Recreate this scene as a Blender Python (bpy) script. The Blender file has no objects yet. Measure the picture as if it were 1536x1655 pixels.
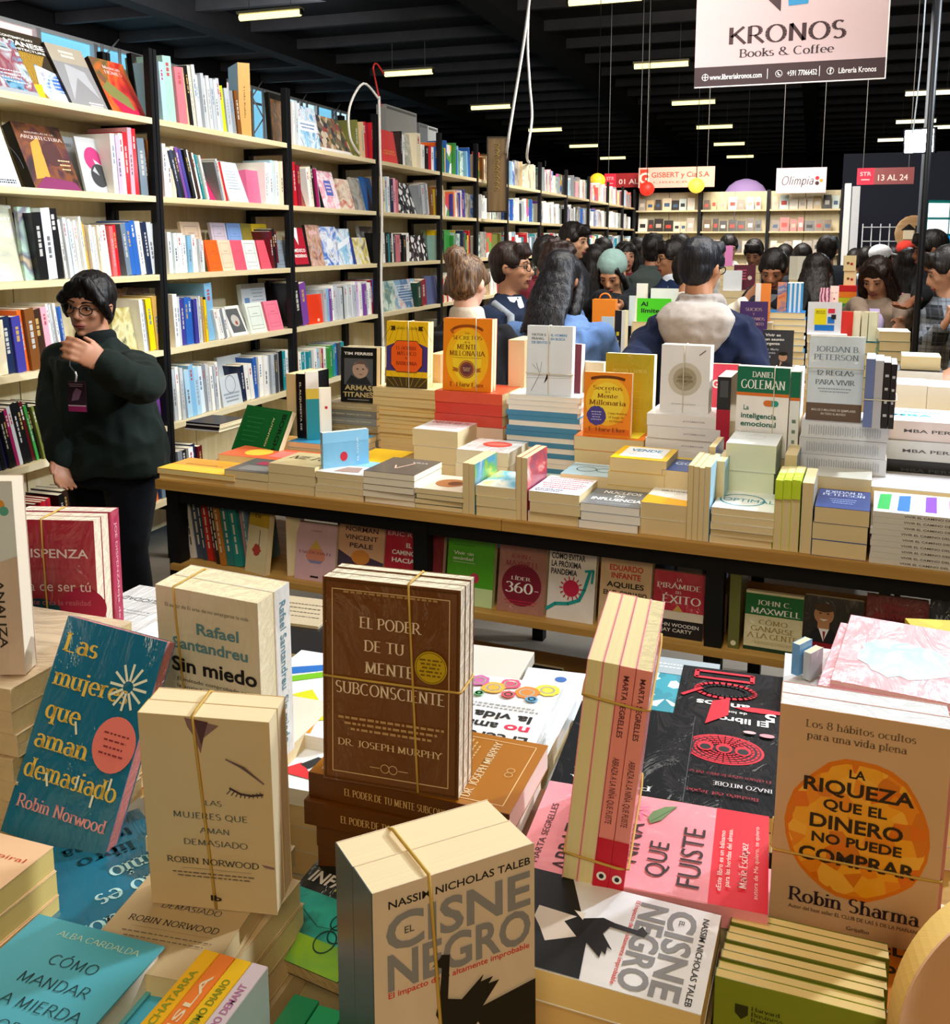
import bpy, bmesh, random
from math import *
from mathutils import Vector, Matrix, noise
V = Vector
random.seed(7)
SC = bpy.context.scene
COL = SC.collection

# ---------------------------------------------------------------- camera
# a portrait phone photo that was cropped at the top, so the lens axis sits above the picture centre (lens shift)
F, CX, CY, HZ, CZ = 1560.0, 768.0, 631.0, 390.0, 1.60
PIT, YAW = atan((CY - HZ) / F), radians(19.1)
cd = bpy.data.cameras.new('camera')
cam = bpy.data.objects.new('camera', cd)
COL.objects.link(cam)
cam.location = (0, 0, CZ)
cam.rotation_euler = (pi / 2 - PIT, 0, YAW)
cd.sensor_fit = 'HORIZONTAL'
cd.sensor_width = 36.0
cd.lens = 36.0 * F / 1536
cd.shift_y = -(827.5 - CY) / 1536
cd.clip_start = .05
cd.clip_end = 200
SC.camera = cam
FW = V((-sin(YAW) * cos(PIT), cos(YAW) * cos(PIT), -sin(PIT)))
RT = V((cos(YAW), sin(YAW), 0))
UP = RT.cross(FW)
C0 = V((0, 0, CZ))
def ray(x, y): return FW + RT * ((x - CX) / F) - UP * ((y - CY) / F)
def atd(x, y, d): return C0 + ray(x, y) * d                 # world point at a given depth
def atX(x, y, X):
    r = ray(x, y); return C0 + r * (X / r.x)
def atZ(x, y, z):
    r = ray(x, y); return C0 + r * ((z - CZ) / r.z)

# ---------------------------------------------------------------- world, lights, exposure
w = bpy.data.worlds.new('hall air'); SC.world = w
w.use_nodes = True
w.node_tree.nodes['Background'].inputs[0].default_value = (.62, .70, .85, 1)
w.node_tree.nodes['Background'].inputs[1].default_value = .10
SC.view_settings.view_transform = 'Standard'
SC.view_settings.look = 'None'
SC.view_settings.gamma = 1
SC.view_settings.use_curve_mapping = False
SC.view_settings.exposure = -0.28

def light(name, kind, loc, target, energy, color, size=1.0, sy=None, spot=None, blend=.3):
    l = bpy.data.lights.new(name, kind)
    l.energy = energy; l.color = color
    if kind == 'AREA':
        l.size = size
        if sy: l.shape = 'RECTANGLE'; l.size_y = sy
    else:
        l.shadow_soft_size = size
    if spot: l.spot_size = radians(spot); l.spot_blend = blend
    o = bpy.data.objects.new(name, l)
    COL.objects.link(o)
    o.location = loc
    o.rotation_euler = (V(target) - V(loc)).to_track_quat('-Z', 'Y').to_euler()
    return o
WARM = (1, .80, .52); NEU = (1, .95, .88); COOL = (.84, .92, 1)
# the booths' floodlights, hung above the tables to the right; the area lamps are added fill
light('booth_flood_right', 'SPOT', (2.3, 3.7, 3.05), (-.5, 1.2, .9), 740, COOL, .10, spot=95)
light('booth_flood_table', 'SPOT', (1.4, 4.4, 3.6), (-.9, 3.0, .9), 420, COOL, .12, spot=110)
light('fill_left', 'AREA', (-.9, 3.9, 3.7), (-2.6, 5.2, 1.2), 115, NEU, 1.0)
light('fill_aisle', 'AREA', (-.5, 1.3, 3.3), (-2.6, 3.6, 1.0), 52, NEU, 1.0)
light('fill_behind', 'AREA', (.5, -1.6, 3.1), (-.4, 1.4, .9), 58, WARM, 1.2)
light('fill_far', 'AREA', (-.6, 9.5, 4.2), (-1.6, 12.5, 1.2), 420, NEU, 2.0)
light('fill_people', 'AREA', (.6, 5.4, 4.2), (.0, 5.6, 1.0), 120, NEU, 1.5)
light('fill_end', 'AREA', (-1.2, 14.2, 4.2), (-1.4, 17.3, 1.5), 260, (1, .88, .74), 1.5)

# ---------------------------------------------------------------- materials
def lin(c): return c / 12.92 if c <= .04045 else ((c + .055) / 1.055) ** 2.4
def rgb(h):
    h = h.lstrip('#')
    return tuple(lin(int(h[i:i + 2], 16) / 255) for i in (0, 2, 4)) + (1,)
MC = {}
def newmat(key):
    m = bpy.data.materials.new(key); m.use_nodes = True
    MC[key] = m
    nt = m.node_tree
    return m, nt, nt.nodes['Principled BSDF']
def N(nt, t, **kw):
    n = nt.nodes.new(t)
    for k, v in kw.items():
        if k in n.inputs: n.inputs[k].default_value = v
        else: setattr(n, k, v)
    return n
def texco(nt, scale=(1, 1, 1), loc=(0, 0, 0), rot=(0, 0, 0)):
    tc = N(nt, 'ShaderNodeTexCoord'); mp = N(nt, 'ShaderNodeMapping')
    mp.inputs['Scale'].default_value = scale; mp.inputs['Location'].default_value = loc; mp.inputs['Rotation'].default_value = rot
    nt.links.new(tc.outputs['Object'], mp.inputs[0])
    return mp.outputs[0]
def bump(nt, b, src, strength, dist, coat=False):
    bn = N(nt, 'ShaderNodeBump'); bn.inputs['Strength'].default_value = strength; bn.inputs['Distance'].default_value = dist
    nt.links.new(src, bn.inputs['Height'])
    nt.links.new(bn.outputs[0], b.inputs['Coat Normal' if coat else 'Normal'])
    return bn
def vary(nt, b, col, src, amt=.12):
    """multiply the base colour by a gentle noise so that no surface is one flat value"""
    r = N(nt, 'ShaderNodeMapRange'); r.inputs['To Min'].default_value = 1 - amt; r.inputs['To Max'].default_value = 1 + amt
    nt.links.new(src, r.inputs['Value'])
    mx = N(nt, 'ShaderNodeMix', data_type='RGBA', blend_type='MULTIPLY'); mx.inputs[0].default_value = 1
    mx.inputs[6].default_value = col
    nt.links.new(r.outputs[0], mx.inputs[7]); nt.links.new(mx.outputs[2], b.inputs['Base Color'])
def P(h, rough=.5, coat=0.0, metal=0.0, amt=.06, sc=14):
    """painted / printed card of one colour with slight mottling"""
    key = f'P{h}_{rough}_{coat}_{metal}'
    if key in MC: return MC[key]
    m, nt, b = newmat(key)
    b.inputs['Roughness'].default_value = rough; b.inputs['Coat Weight'].default_value = coat
    b.inputs['Coat Roughness'].default_value = .15; b.inputs['Metallic'].default_value = metal; b.inputs['Specular IOR Level'].default_value = .3
    n = N(nt, 'ShaderNodeTexNoise'); n.inputs['Scale'].default_value = sc; n.inputs['Detail'].default_value = 3
    nt.links.new(texco(nt), n.inputs['Vector'])
    vary(nt, b, rgb(h), n.outputs['Fac'], amt)
    return m
def W(h, art=None, strong=1.0):
    """printed card under creased clear film: bumpy clearcoat"""
    key = f'W{h}_{art}_{strong}'
    if key in MC: return MC[key]
    m, nt, b = newmat(key)
    lo = strong < .6; b.inputs['Roughness'].default_value = .75 if lo else .45; b.inputs['Coat Weight'].default_value = .22 if lo else .9; b.inputs['Coat Roughness'].default_value = .08
    if lo: b.inputs['Specular IOR Level'].default_value = .15
    v = texco(nt, (1, 1, .45), (random.random() * 9,) * 3, (0, .5, 0))
    n = N(nt, 'ShaderNodeTexNoise'); n.inputs['Scale'].default_value = 16; n.inputs['Detail'].default_value = 5; n.inputs['Distortion'].default_value = 1.6
    nt.links.new(v, n.inputs['Vector'])
    bump(nt, b, n.outputs['Fac'], min(1, .8 * strong), .022, coat=True)
    vary(nt, b, rgb(h), n.outputs['Fac'], .10)
    return m
def PG(h='e6d3a4', film=False):
    """the cut edge of a page block: fine lines along the leaves"""
    key = f'PG{h}{film}'
    if key in MC: return MC[key]
    m, nt, b = newmat(key)
    b.inputs['Roughness'].default_value = .8
    n = N(nt, 'ShaderNodeTexNoise'); n.inputs['Scale'].default_value = 1; n.inputs['Detail'].default_value = 2
    nt.links.new(texco(nt, (2, 1100, 2)), n.inputs['Vector'])
    vary(nt, b, rgb(h), n.outputs['Fac'], .10)
    if film:
        b.inputs['Coat Weight'].default_value = .9; b.inputs['Coat Roughness'].default_value = .12
        n2 = N(nt, 'ShaderNodeTexNoise'); n2.inputs['Scale'].default_value = 38; n2.inputs['Detail'].default_value = 4; n2.inputs['Distortion'].default_value = 2
        nt.links.new(texco(nt), n2.inputs['Vector'])
        bump(nt, b, n2.outputs['Fac'], 1.0, .03, coat=True)
    return m
def ART(cols, scale=9, kind='v', seed=0, coat=.4):
    """busy printed artwork: patches of the given colours"""
    key = f'ART{cols}_{scale}_{kind}_{seed}'
    if key in MC: return MC[key]
    m, nt, b = newmat(key)
    b.inputs['Roughness'].default_value = .4; b.inputs['Coat Weight'].default_value = coat; b.inputs['Coat Roughness'].default_value = .15
    v = texco(nt, (1, 1, 1), (seed * 3.1, seed * 1.7, seed * 2.3))
    if kind == 'v':
        t = N(nt, 'ShaderNodeTexVoronoi'); t.inputs['Scale'].default_value = scale; src = t.outputs['Color']
        sp = N(nt, 'ShaderNodeSeparateColor'); nt.links.new(t.outputs['Color'], sp.inputs[0]); src = sp.outputs[0]
    elif kind == 'w':
        t = N(nt, 'ShaderNodeTexWave'); t.inputs['Scale'].default_value = scale; t.inputs['Distortion'].default_value = 6; t.inputs['Detail'].default_value = 3; src = t.outputs['Fac']
    else:
        t = N(nt, 'ShaderNodeTexNoise'); t.inputs['Scale'].default_value = scale; t.inputs['Detail'].default_value = 5; t.inputs['Distortion'].default_value = 1.2; src = t.outputs['Fac']
    nt.links.new(v, t.inputs['Vector'])
    cr = N(nt, 'ShaderNodeValToRGB'); e = cr.color_ramp; e.interpolation = 'CONSTANT' if kind == 'v' else 'LINEAR'
    cs = cols.split()
    lo, hi = (0, 1) if kind != 'n' else (.3, .72)
    for i, c in enumerate(cs):
        pos = lo + (hi - lo) * i / (len(cs) if kind == 'v' else max(1, len(cs) - 1))
        el = e.elements[i] if i < 2 else e.elements.new(min(1, pos))
        el.position = min(1, pos); el.color = rgb(c)
    nt.links.new(src, cr.inputs[0]); nt.links.new(cr.outputs[0], b.inputs['Base Color'])
    return m
def WOOD(h1, h2, along='y', key='WOOD', rough=.55):
    k = f'{key}{h1}{h2}{along}'
    if k in MC: return MC[k]
    m, nt, b = newmat(k)
    b.inputs['Roughness'].default_value = rough
    sc = {'x': (1.2, 22, 22), 'y': (22, 1.2, 22), 'z': (22, 22, 1.2)}[along]
    n = N(nt, 'ShaderNodeTexNoise'); n.inputs['Scale'].default_value = 1; n.inputs['Detail'].default_value = 6; n.inputs['Distortion'].default_value = .8
    nt.links.new(texco(nt, sc), n.inputs['Vector'])
    cr = N(nt, 'ShaderNodeValToRGB'); cr.color_ramp.elements[0].color = rgb(h1); cr.color_ramp.elements[1].color = rgb(h2)
    cr.color_ramp.elements[0].position = .32; cr.color_ramp.elements[1].position = .68
    nt.links.new(n.outputs['Fac'], cr.inputs[0]); nt.links.new(cr.outputs[0], b.inputs['Base Color'])
    bump(nt, b, n.outputs['Fac'], .25, .002)
    return m
def GLOW(h, s):
    k = f'GLOW{h}{s}'
    if k in MC: return MC[k]
    m, nt, b = newmat(k)
    b.inputs['Base Color'].default_value = rgb(h); b.inputs['Emission Color'].default_value = rgb(h); b.inputs['Emission Strength'].default_value = s
    return m
def CLOTH(h, sc=60, amt=.18, h2=None, rough=.9):
    k = f'CLOTH{h}{sc}{h2}'
    if k in MC: return MC[k]
    m, nt, b = newmat(k)
    b.inputs['Roughness'].default_value = rough; b.inputs['Sheen Weight'].default_value = .04; b.inputs['Specular IOR Level'].default_value = .15
    n = N(nt, 'ShaderNodeTexNoise'); n.inputs['Scale'].default_value = sc; n.inputs['Detail'].default_value = 4
    nt.links.new(texco(nt), n.inputs['Vector'])
    if h2:
        t = N(nt, 'ShaderNodeTexNoise'); t.inputs['Scale'].default_value = 5; nt.links.new(texco(nt), t.inputs['Vector'])
        cr = N(nt, 'ShaderNodeValToRGB'); cr.color_ramp.elements[0].color = rgb(h); cr.color_ramp.elements[1].color = rgb(h2)
        cr.color_ramp.elements[0].position = .42; cr.color_ramp.elements[1].position = .58
        nt.links.new(t.outputs['Fac'], cr.inputs[0]); nt.links.new(cr.outputs[0], b.inputs['Base Color'])
    else: vary(nt, b, rgb(h), n.outputs['Fac'], amt)
    bump(nt, b, n.outputs['Fac'], .3, .002)
    return m
def PLAID(h1, h2, h3):
    k = 'PLAID' + h1 + h2
    if k in MC: return MC[k]
    m, nt, b = newmat(k); b.inputs['Roughness'].default_value = .9
    cur = None
    base = rgb(h1)
    for ax, sc_, c in (('X', 9, h2), ('Z', 9, h2), ('X', 27, h3), ('Z', 27, h3)):
        wv = N(nt, 'ShaderNodeTexWave', bands_direction=ax); wv.inputs['Scale'].default_value = sc_ / 3
        nt.links.new(texco(nt), wv.inputs['Vector'])
        g = N(nt, 'ShaderNodeMath', operation='GREATER_THAN'); g.inputs[1].default_value = .72 if sc_ == 9 else .9
        nt.links.new(wv.outputs['Fac'], g.inputs[0])
        hf = N(nt, 'ShaderNodeMath', operation='MULTIPLY'); hf.inputs[1].default_value = .5; nt.links.new(g.outputs[0], hf.inputs[0])
        mx = N(nt, 'ShaderNodeMix', data_type='RGBA'); nt.links.new(hf.outputs[0], mx.inputs[0])
        if cur is None: mx.inputs[6].default_value = base
        else: nt.links.new(cur, mx.inputs[6])
        mx.inputs[7].default_value = rgb(c); cur = mx.outputs[2]
    nt.links.new(cur, b.inputs['Base Color'])
    return m
def HAIR(h='120f0e', h2='2c2624'):
    k = 'HAIR' + h
    if k in MC: return MC[k]
    m, nt, b = newmat(k)
    b.inputs['Roughness'].default_value = .42; b.inputs['Specular IOR Level'].default_value = .28
    n = N(nt, 'ShaderNodeTexNoise'); n.inputs['Scale'].default_value = 1; n.inputs['Detail'].default_value = 3; n.inputs['Distortion'].default_value = .4
    nt.links.new(texco(nt, (150, 150, 12)), n.inputs['Vector'])
    cr = N(nt, 'ShaderNodeValToRGB'); cr.color_ramp.elements[0].color = rgb(h); cr.color_ramp.elements[1].color = rgb(h2)
    cr.color_ramp.elements[0].position = .4; cr.color_ramp.elements[1].position = .7
    nt.links.new(n.outputs['Fac'], cr.inputs[0]); nt.links.new(cr.outputs[0], b.inputs['Base Color'])
    bump(nt, b, n.outputs['Fac'], .7, .004)
    return m
def SKIN(h='b9805f'):
    k = 'SKIN' + h
    if k in MC: return MC[k]
    m, nt, b = newmat(k)
    b.inputs['Roughness'].default_value = .5; b.inputs['Subsurface Weight'].default_value = .12; b.inputs['Subsurface Scale'].default_value = .01
    n = N(nt, 'ShaderNodeTexNoise'); n.inputs['Scale'].default_value = 22; n.inputs['Detail'].default_value = 4
    nt.links.new(texco(nt), n.inputs['Vector'])
    vary(nt, b, rgb(h), n.outputs['Fac'], .10)
    return m
STEEL = P('17181b', .45, 0, .3); BLACK = P('0d0d0f', .6)
PINE = WOOD('e6d7ae', 'd6c08c', 'y', 'PINE'); PINEZ = WOOD('ece1c0', 'decfa2', 'z', 'PINEZ')
BOARD = WOOD('c79a4e', 'a87a35', 'x', 'BOARD')

# ---------------------------------------------------------------- mesh helpers
class MB:
    """collects faces of several materials and links them as ONE mesh"""
    def __init__(s): s.v = []; s.f = []; s.m = []; s.mats = []; s.sm = []
    def mi(s, m):
        if m not in s.mats: s.mats.append(m)
        return s.mats.index(m)
    def add(s, vs, fs, m, T=None, smooth=False):
        b = len(s.v); i = s.mi(m)
        s.v += [tuple(T @ V(v)) if T is not None else tuple(v) for v in vs]
        for f in fs: s.f.append([b + k for k in f]); s.m.append(i); s.sm.append(smooth)
    def box(s, a, b, m, T=None):
        x0, y0, z0 = a; x1, y1, z1 = b
        vs = [(x0, y0, z0), (x1, y0, z0), (x1, y1, z0), (x0, y1, z0), (x0, y0, z1), (x1, y0, z1), (x1, y1, z1), (x0, y1, z1)]
        s.add(vs, [(0, 3, 2, 1), (4, 5, 6, 7), (0, 1, 5, 4), (1, 2, 6, 5), (2, 3, 7, 6), (3, 0, 4, 7)], m, T)
    def tube(s, pts, r, m, n=8, closed=False, r1=None):
        pts = [V(p) for p in pts]; K = len(pts); rings = []; prev = None
        for i, p in enumerate(pts):
            if closed: d = pts[(i + 1) % K] - pts[i - 1]
            else: d = pts[min(i + 1, K - 1)] - pts[max(i - 1, 0)]
            d.normalize()
            a = prev - d * prev.dot(d) if prev else d.cross(V((0, 0, 1)) if abs(d.z) < .9 else V((1, 0, 0)))
            if a.length < 1e-6: a = d.orthogonal()
            a.normalize(); prev = a; c = d.cross(a)
            rr = r if r1 is None else r + (r1 - r) * i / (K - 1)
            rings.append([p + (a * cos(2 * pi * k / n) + c * sin(2 * pi * k / n)) * rr for k in range(n)])
        vs = [v for rg in rings for v in rg]; fs = []
        for i in range(K if closed else K - 1):
            j = (i + 1) % K
            for k in range(n): fs.append((i * n + k, i * n + (k + 1) % n, j * n + (k + 1) % n, j * n + k))
        if not closed: fs += [tuple(range(n))[::-1], tuple((K - 1) * n + k for k in range(n))]
        s.add(vs, fs, m, smooth=True)
    def loft(s, rings, m, n=14, smooth=True):
        """rings: (centre, half-vector a, half-vector b)"""
        vs = []; fs = []
        for c, a, b in rings:
            c, a, b = V(c), V(a), V(b)
            vs += [c + a * cos(2 * pi * k / n) + b * sin(2 * pi * k / n) for k in range(n)]
        K = len(rings)
        for i in range(K - 1):
            for k in range(n): fs.append((i * n + k, i * n + (k + 1) % n, (i + 1) * n + (k + 1) % n, (i + 1) * n + k))
        fs += [tuple(range(n))[::-1], tuple((K - 1) * n + k for k in range(n))]
        s.add(vs, fs, m, smooth=smooth)
    def ell(s, c, a, b, d, m, n=14, k=9):
        c, a, b, d = V(c), V(a), V(b), V(d)
        s.loft([(c + d * cos(t), a * sin(t), b * sin(t)) for t in [pi - (pi * (i + .15) / (k + .3 - 1 + .0)) if False else pi - .12 - (pi - .24) * i / (k - 1) for i in range(k)]], m, n)
    def cap(s, p0, p1, r0, r1, m, n=12, fl=1.0, fv=None):
        """tapered limb with rounded ends; fl flattens it along fv"""
        p0, p1 = V(p0), V(p1); d = (p1 - p0)
        if d.length < 1e-6: d = V((0, 0, 1e-4))
        u = d.normalized(); a = u.cross(V((0, 0, 1)) if abs(u.z) < .85 else V((0, 1, 0))).normalized()
        if fv is not None:
            f = V(fv); f = (f - u * f.dot(u)); a = f.normalized() if f.length > 1e-4 else a
        b = u.cross(a); rg = []
        for t in (1.35, .9, .45, 0): rg.append((p0 - u * r0 * sin(t), a * r0 * cos(t) * fl, b * r0 * cos(t)))
        for t in (0, .45, .9, 1.35): rg.append((p1 + u * r1 * sin(t), a * r1 * cos(t) * fl, b * r1 * cos(t)))
        s.loft(rg, m, n)
    def mesh(s, name):
        me = bpy.data.meshes.new(name); me.from_pydata(s.v, [], s.f)
        for m in s.mats: me.materials.append(m)
        me.polygons.foreach_set('material_index', s.m); me.polygons.foreach_set('use_smooth', s.sm); me.update()
        return me
    def build(s, name, parent=None, **kw): return obj(name, s.mesh(name), parent, **kw)
def obj(name, me, parent=None, M=None, label=None, cat=None, group=None, kind=None):
    o = bpy.data.objects.new(name, me); COL.objects.link(o)
    if parent is not None: o.parent = parent
    if M is not None: o.matrix_basis = M
    if label: o['label'] = label
    if cat: o['category'] = cat
    if group: o['group'] = group
    if kind: o['kind'] = kind
    return o
def thing(name, label, cat, M=None, group=None):
    o = obj(name, None, None, M, label, cat, group); o.empty_display_size = .05
    return o
def TR(p, yaw=0, lean=0, roll=0):
    return Matrix.Translation(V(p)) @ Matrix.Rotation(radians(yaw), 4, 'Z') @ Matrix.Rotation(radians(lean), 4, 'X') @ Matrix.Rotation(radians(roll), 4, 'Y')
RZ = lambda a: Matrix.Rotation(radians(a), 4, 'Z')
RX = lambda a: Matrix.Rotation(radians(a), 4, 'X')
T3 = lambda x, y, z: Matrix.Translation(V((x, y, z)))
ORD = ['', 'first', 'second', 'third', 'fourth', 'fifth', 'sixth', 'seventh', 'eighth', 'ninth', 'tenth', 'eleventh', 'twelfth', 'thirteenth', 'fourteenth', 'fifteenth', 'sixteenth', 'seventeenth', 'eighteenth', 'nineteenth', 'twentieth'] + ['twenty-' + x for x in 'first second third fourth fifth sixth seventh eighth ninth'.split()] + ['thirtieth'] + ['thirty-' + x for x in 'first second third fourth fifth sixth seventh eighth ninth'.split()] + ['fortieth']
CN = {'white': 'f4f4f2', 'cream': 'ece0c0', 'beige': 'd2b48c', 'light grey': 'c4c8cb', 'grey': '85898d', 'dark grey': '4a4d50', 'black': '121214', 'red': 'c01c24', 'crimson': '8e1528', 'dark red': '6a1018', 'coral': 'f06a5a', 'orange': 'f07a1c', 'brown': '70431c', 'dark brown': '38241a', 'tan': 'c39345', 'yellow': 'f3cf12', 'mustard': 'b8960c', 'lime': 'b8d818', 'olive': '6f7428', 'green': '2f8a3c', 'dark green': '12402a', 'mint': 'bfe0d0', 'teal': '128a96', 'light blue': 'a8cfe6', 'blue': '2a66b8', 'navy': '182448', 'indigo': '3c3a92', 'purple': '7a3f9a', 'lilac': 'c3aed6', 'pink': 'f0a0b4', 'hot pink': 'e02a6a', 'magenta': 'a01a5c', 'slate': '6a7c8c', 'maroon': '501422', 'rose': 'd4707c', 'pale blue': 'd6e6f0'}
def hexrgb(h): return [int(h[i:i + 2], 16) for i in (0, 2, 4)]
def cname(h):
    r = hexrgb(h)
    return min(CN, key=lambda k: sum((a - b) ** 2 for a, b in zip(r, hexrgb(CN[k]))))

# ---------------------------------------------------------------- lettering
GL = {}
def _g(txt):
    for line in txt.strip().split('\n'):
        k, adv, body = line.split(' ', 2)
        st = []
        for seg in body.split(';'):
            p = seg.split(); nums = [float(x) for x in p[1:]]
            if p[0] == 'l': st.append(('l', list(zip(nums[::2], nums[1::2]))))
            else:
                cx, cy, rx, ry, a0, a1 = nums; n = max(4, int(abs(a1 - a0) / 22))
                st.append(('a', [(cx + rx * cos(radians(a0 + (a1 - a0) * i / n)), cy + ry * sin(radians(a0 + (a1 - a0) * i / n))) for i in range(n + 1)]))
        GL[k] = (float(adv), st)
_g('''A .86 l 0 0 .42 1;l .42 1 .86 0;l .17 .36 .68 .36
B .72 l .12 0 .12 1;l .12 1 .35 1;a .35 .76 .24 .24 90 -90;l .12 .52 .38 .52;a .38 .26 .28 .26 90 -90;l .12 0 .38 0
C .84 a .46 .5 .4 .5 50 310
D .86 l .12 0 .12 1;l .12 1 .35 1;a .35 .5 .43 .5 90 -90;l .12 0 .35 0
E .68 l .12 0 .12 1;l .12 1 .6 1;l .12 .52 .5 .52;l .12 0 .62 0
F .64 l .12 0 .12 1;l .12 1 .6 1;l .12 .52 .5 .52
G .88 a .46 .5 .4 .5 50 325;l .77 .05 .77 .42
H .88 l .12 0 .12 1;l .74 0 .74 1;l .12 .52 .74 .52
I .3 l .14 0 .14 1
J .48 l .32 1 .32 .15;a .16 .15 .16 .17 0 -120
K .8 l .12 0 .12 1;l .7 1 .12 .42;l .3 .58 .78 0
L .62 l .12 0 .12 1;l .12 0 .58 0
M 1.04 l .14 0 .16 1;l .16 1 .5 .1;l .5 .1 .84 1;l .84 1 .86 0
N .88 l .14 0 .14 1;l .14 1 .72 0;l .72 0 .72 1
O .94 a .46 .5 .4 .5 0 360
P .7 l .12 0 .12 1;l .12 1 .35 1;a .35 .73 .27 .27 90 -90;l .12 .46 .35 .46
Q .94 a .46 .5 .4 .5 0 360;l .5 .1 .85 -.18
R .8 l .12 0 .12 1;l .12 1 .35 1;a .35 .73 .27 .27 90 -90;l .12 .46 .35 .46;l .35 .46 .76 0
S .64 a .31 .75 .23 .25 40 270;a .31 .26 .25 .26 90 -140
T .76 l .37 0 .37 1;l 0 1 .74 1
U .86 l .12 1 .12 .3;a .42 .3 .3 .3 180 360;l .72 .3 .72 1
V .82 l 0 1 .4 0;l .4 0 .8 1
W 1.12 l 0 1 .3 0;l .3 0 .55 .9;l .55 .9 .8 0;l .8 0 1.1 1
X .8 l .05 0 .72 1;l .05 1 .75 0
Y .78 l 0 1 .38 .5;l .76 1 .38 .5;l .38 .5 .38 0
Z .72 l .05 1 .65 1;l .65 1 .05 0;l .05 0 .68 0
a .58 a .28 .2 .2 .2 0 360;l .48 0 .48 .45;a .28 .45 .2 .21 0 150
b .62 l .12 0 .12 1;a .34 .33 .22 .33 0 360
c .54 a .3 .33 .24 .33 50 310
d .64 l .5 0 .5 1;a .28 .33 .22 .33 0 360
e .58 a .3 .33 .24 .33 0 310;l .06 .34 .54 .34
f .38 l .14 0 .14 .8;a .3 .8 .16 .2 180 60;l 0 .64 .32 .64
g .58 a .28 .36 .22 .28 0 360;a .28 -.12 .22 .16 0 360
h .64 l .12 0 .12 1;a .32 .42 .2 .24 180 0;l .52 .42 .52 0
i .28 l .13 0 .13 .66;l .13 .84 .13 .96
j .3 l .16 .66 .16 -.2;l .16 .84 .16 .96
l .28 l .13 0 .13 1
m .96 l .12 0 .12 .66;a .3 .45 .18 .2 180 0;l .48 .45 .48 0;a .66 .45 .18 .2 180 0;l .84 .45 .84 0
n .64 l .12 0 .12 .66;a .32 .42 .2 .24 180 0;l .52 .42 .52 0
o .62 a .3 .33 .26 .33 0 360
p .64 l .12 -.3 .12 .66;a .34 .33 .22 .33 0 360
q .64 l .5 -.3 .5 .66;a .28 .33 .22 .33 0 360
r .44 l .12 0 .12 .66;a .3 .42 .18 .24 180 60
s .48 a .23 .49 .16 .17 40 270;a .23 .17 .17 .17 90 -140
t .4 l .16 .1 .16 .88;l 0 .64 .34 .64;a .28 .1 .12 .12 180 300
u .64 l .1 .66 .1 .22;a .3 .22 .2 .22 180 360;l .5 0 .5 .66
v .56 l 0 .66 .27 0;l .27 0 .54 .66
w .84 l 0 .66 .22 0;l .22 0 .42 .6;l .42 .6 .62 0;l .62 0 .84 .66
x .56 l .04 .66 .50 0;l .50 .66 .02 0
y .56 l 0 .66 .27 0;l .54 .66 .2 -.3
z .54 l .06 .64 .46 .64;l .46 .64 .04 0;l .04 0 .48 0
k .6 l .12 0 .12 1;l .48 .66 .12 .28;l .26 .42 .56 0
0 .66 a .32 .5 .26 .5 0 360
1 .4 l .2 0 .2 1;l .2 1 .05 .85
2 .64 a .31 .72 .24 .28 160 -40;l .5 .55 .05 0;l .05 0 .6 0
3 .62 a .28 .76 .22 .24 150 -90;a .28 .27 .26 .27 90 -150
5 .62 l .12 1 .52 1;l .12 1 .12 .56;a .28 .31 .26 .31 120 -140
6 .64 a .31 .3 .25 .3 0 360;a .5 .42 .44 .58 100 190
8 .62 a .3 .76 .2 .24 0 360;a .3 .27 .25 .27 0 360
9 .64 a .31 .7 .25 .3 0 360;a .12 .58 .44 .58 10 -80
& .9 a .36 .78 .2 .22 0 360;a .34 .28 .3 .28 60 330;l .2 .62 .8 0
. .24 l .1 0 .1 .08
, .24 l .12 .08 .06 -.14
- .4 l .06 .34 .34 .34
/ .5 l .05 0 .45 1
( .3 a .4 .5 .3 .6 120 240
) .3 a -.1 .5 .3 .6 60 -60''')
ACC = {'á': ('a', 1), 'é': ('e', 1), 'í': ('i', 1), 'ó': ('o', 1), 'ú': ('u', 1), 'ñ': ('n', 2), 'Á': ('A', 1), 'É': ('E', 1), 'Í': ('I', 1), 'Ó': ('O', 1), 'Ú': ('U', 1), 'Ñ': ('N', 2)}
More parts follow.
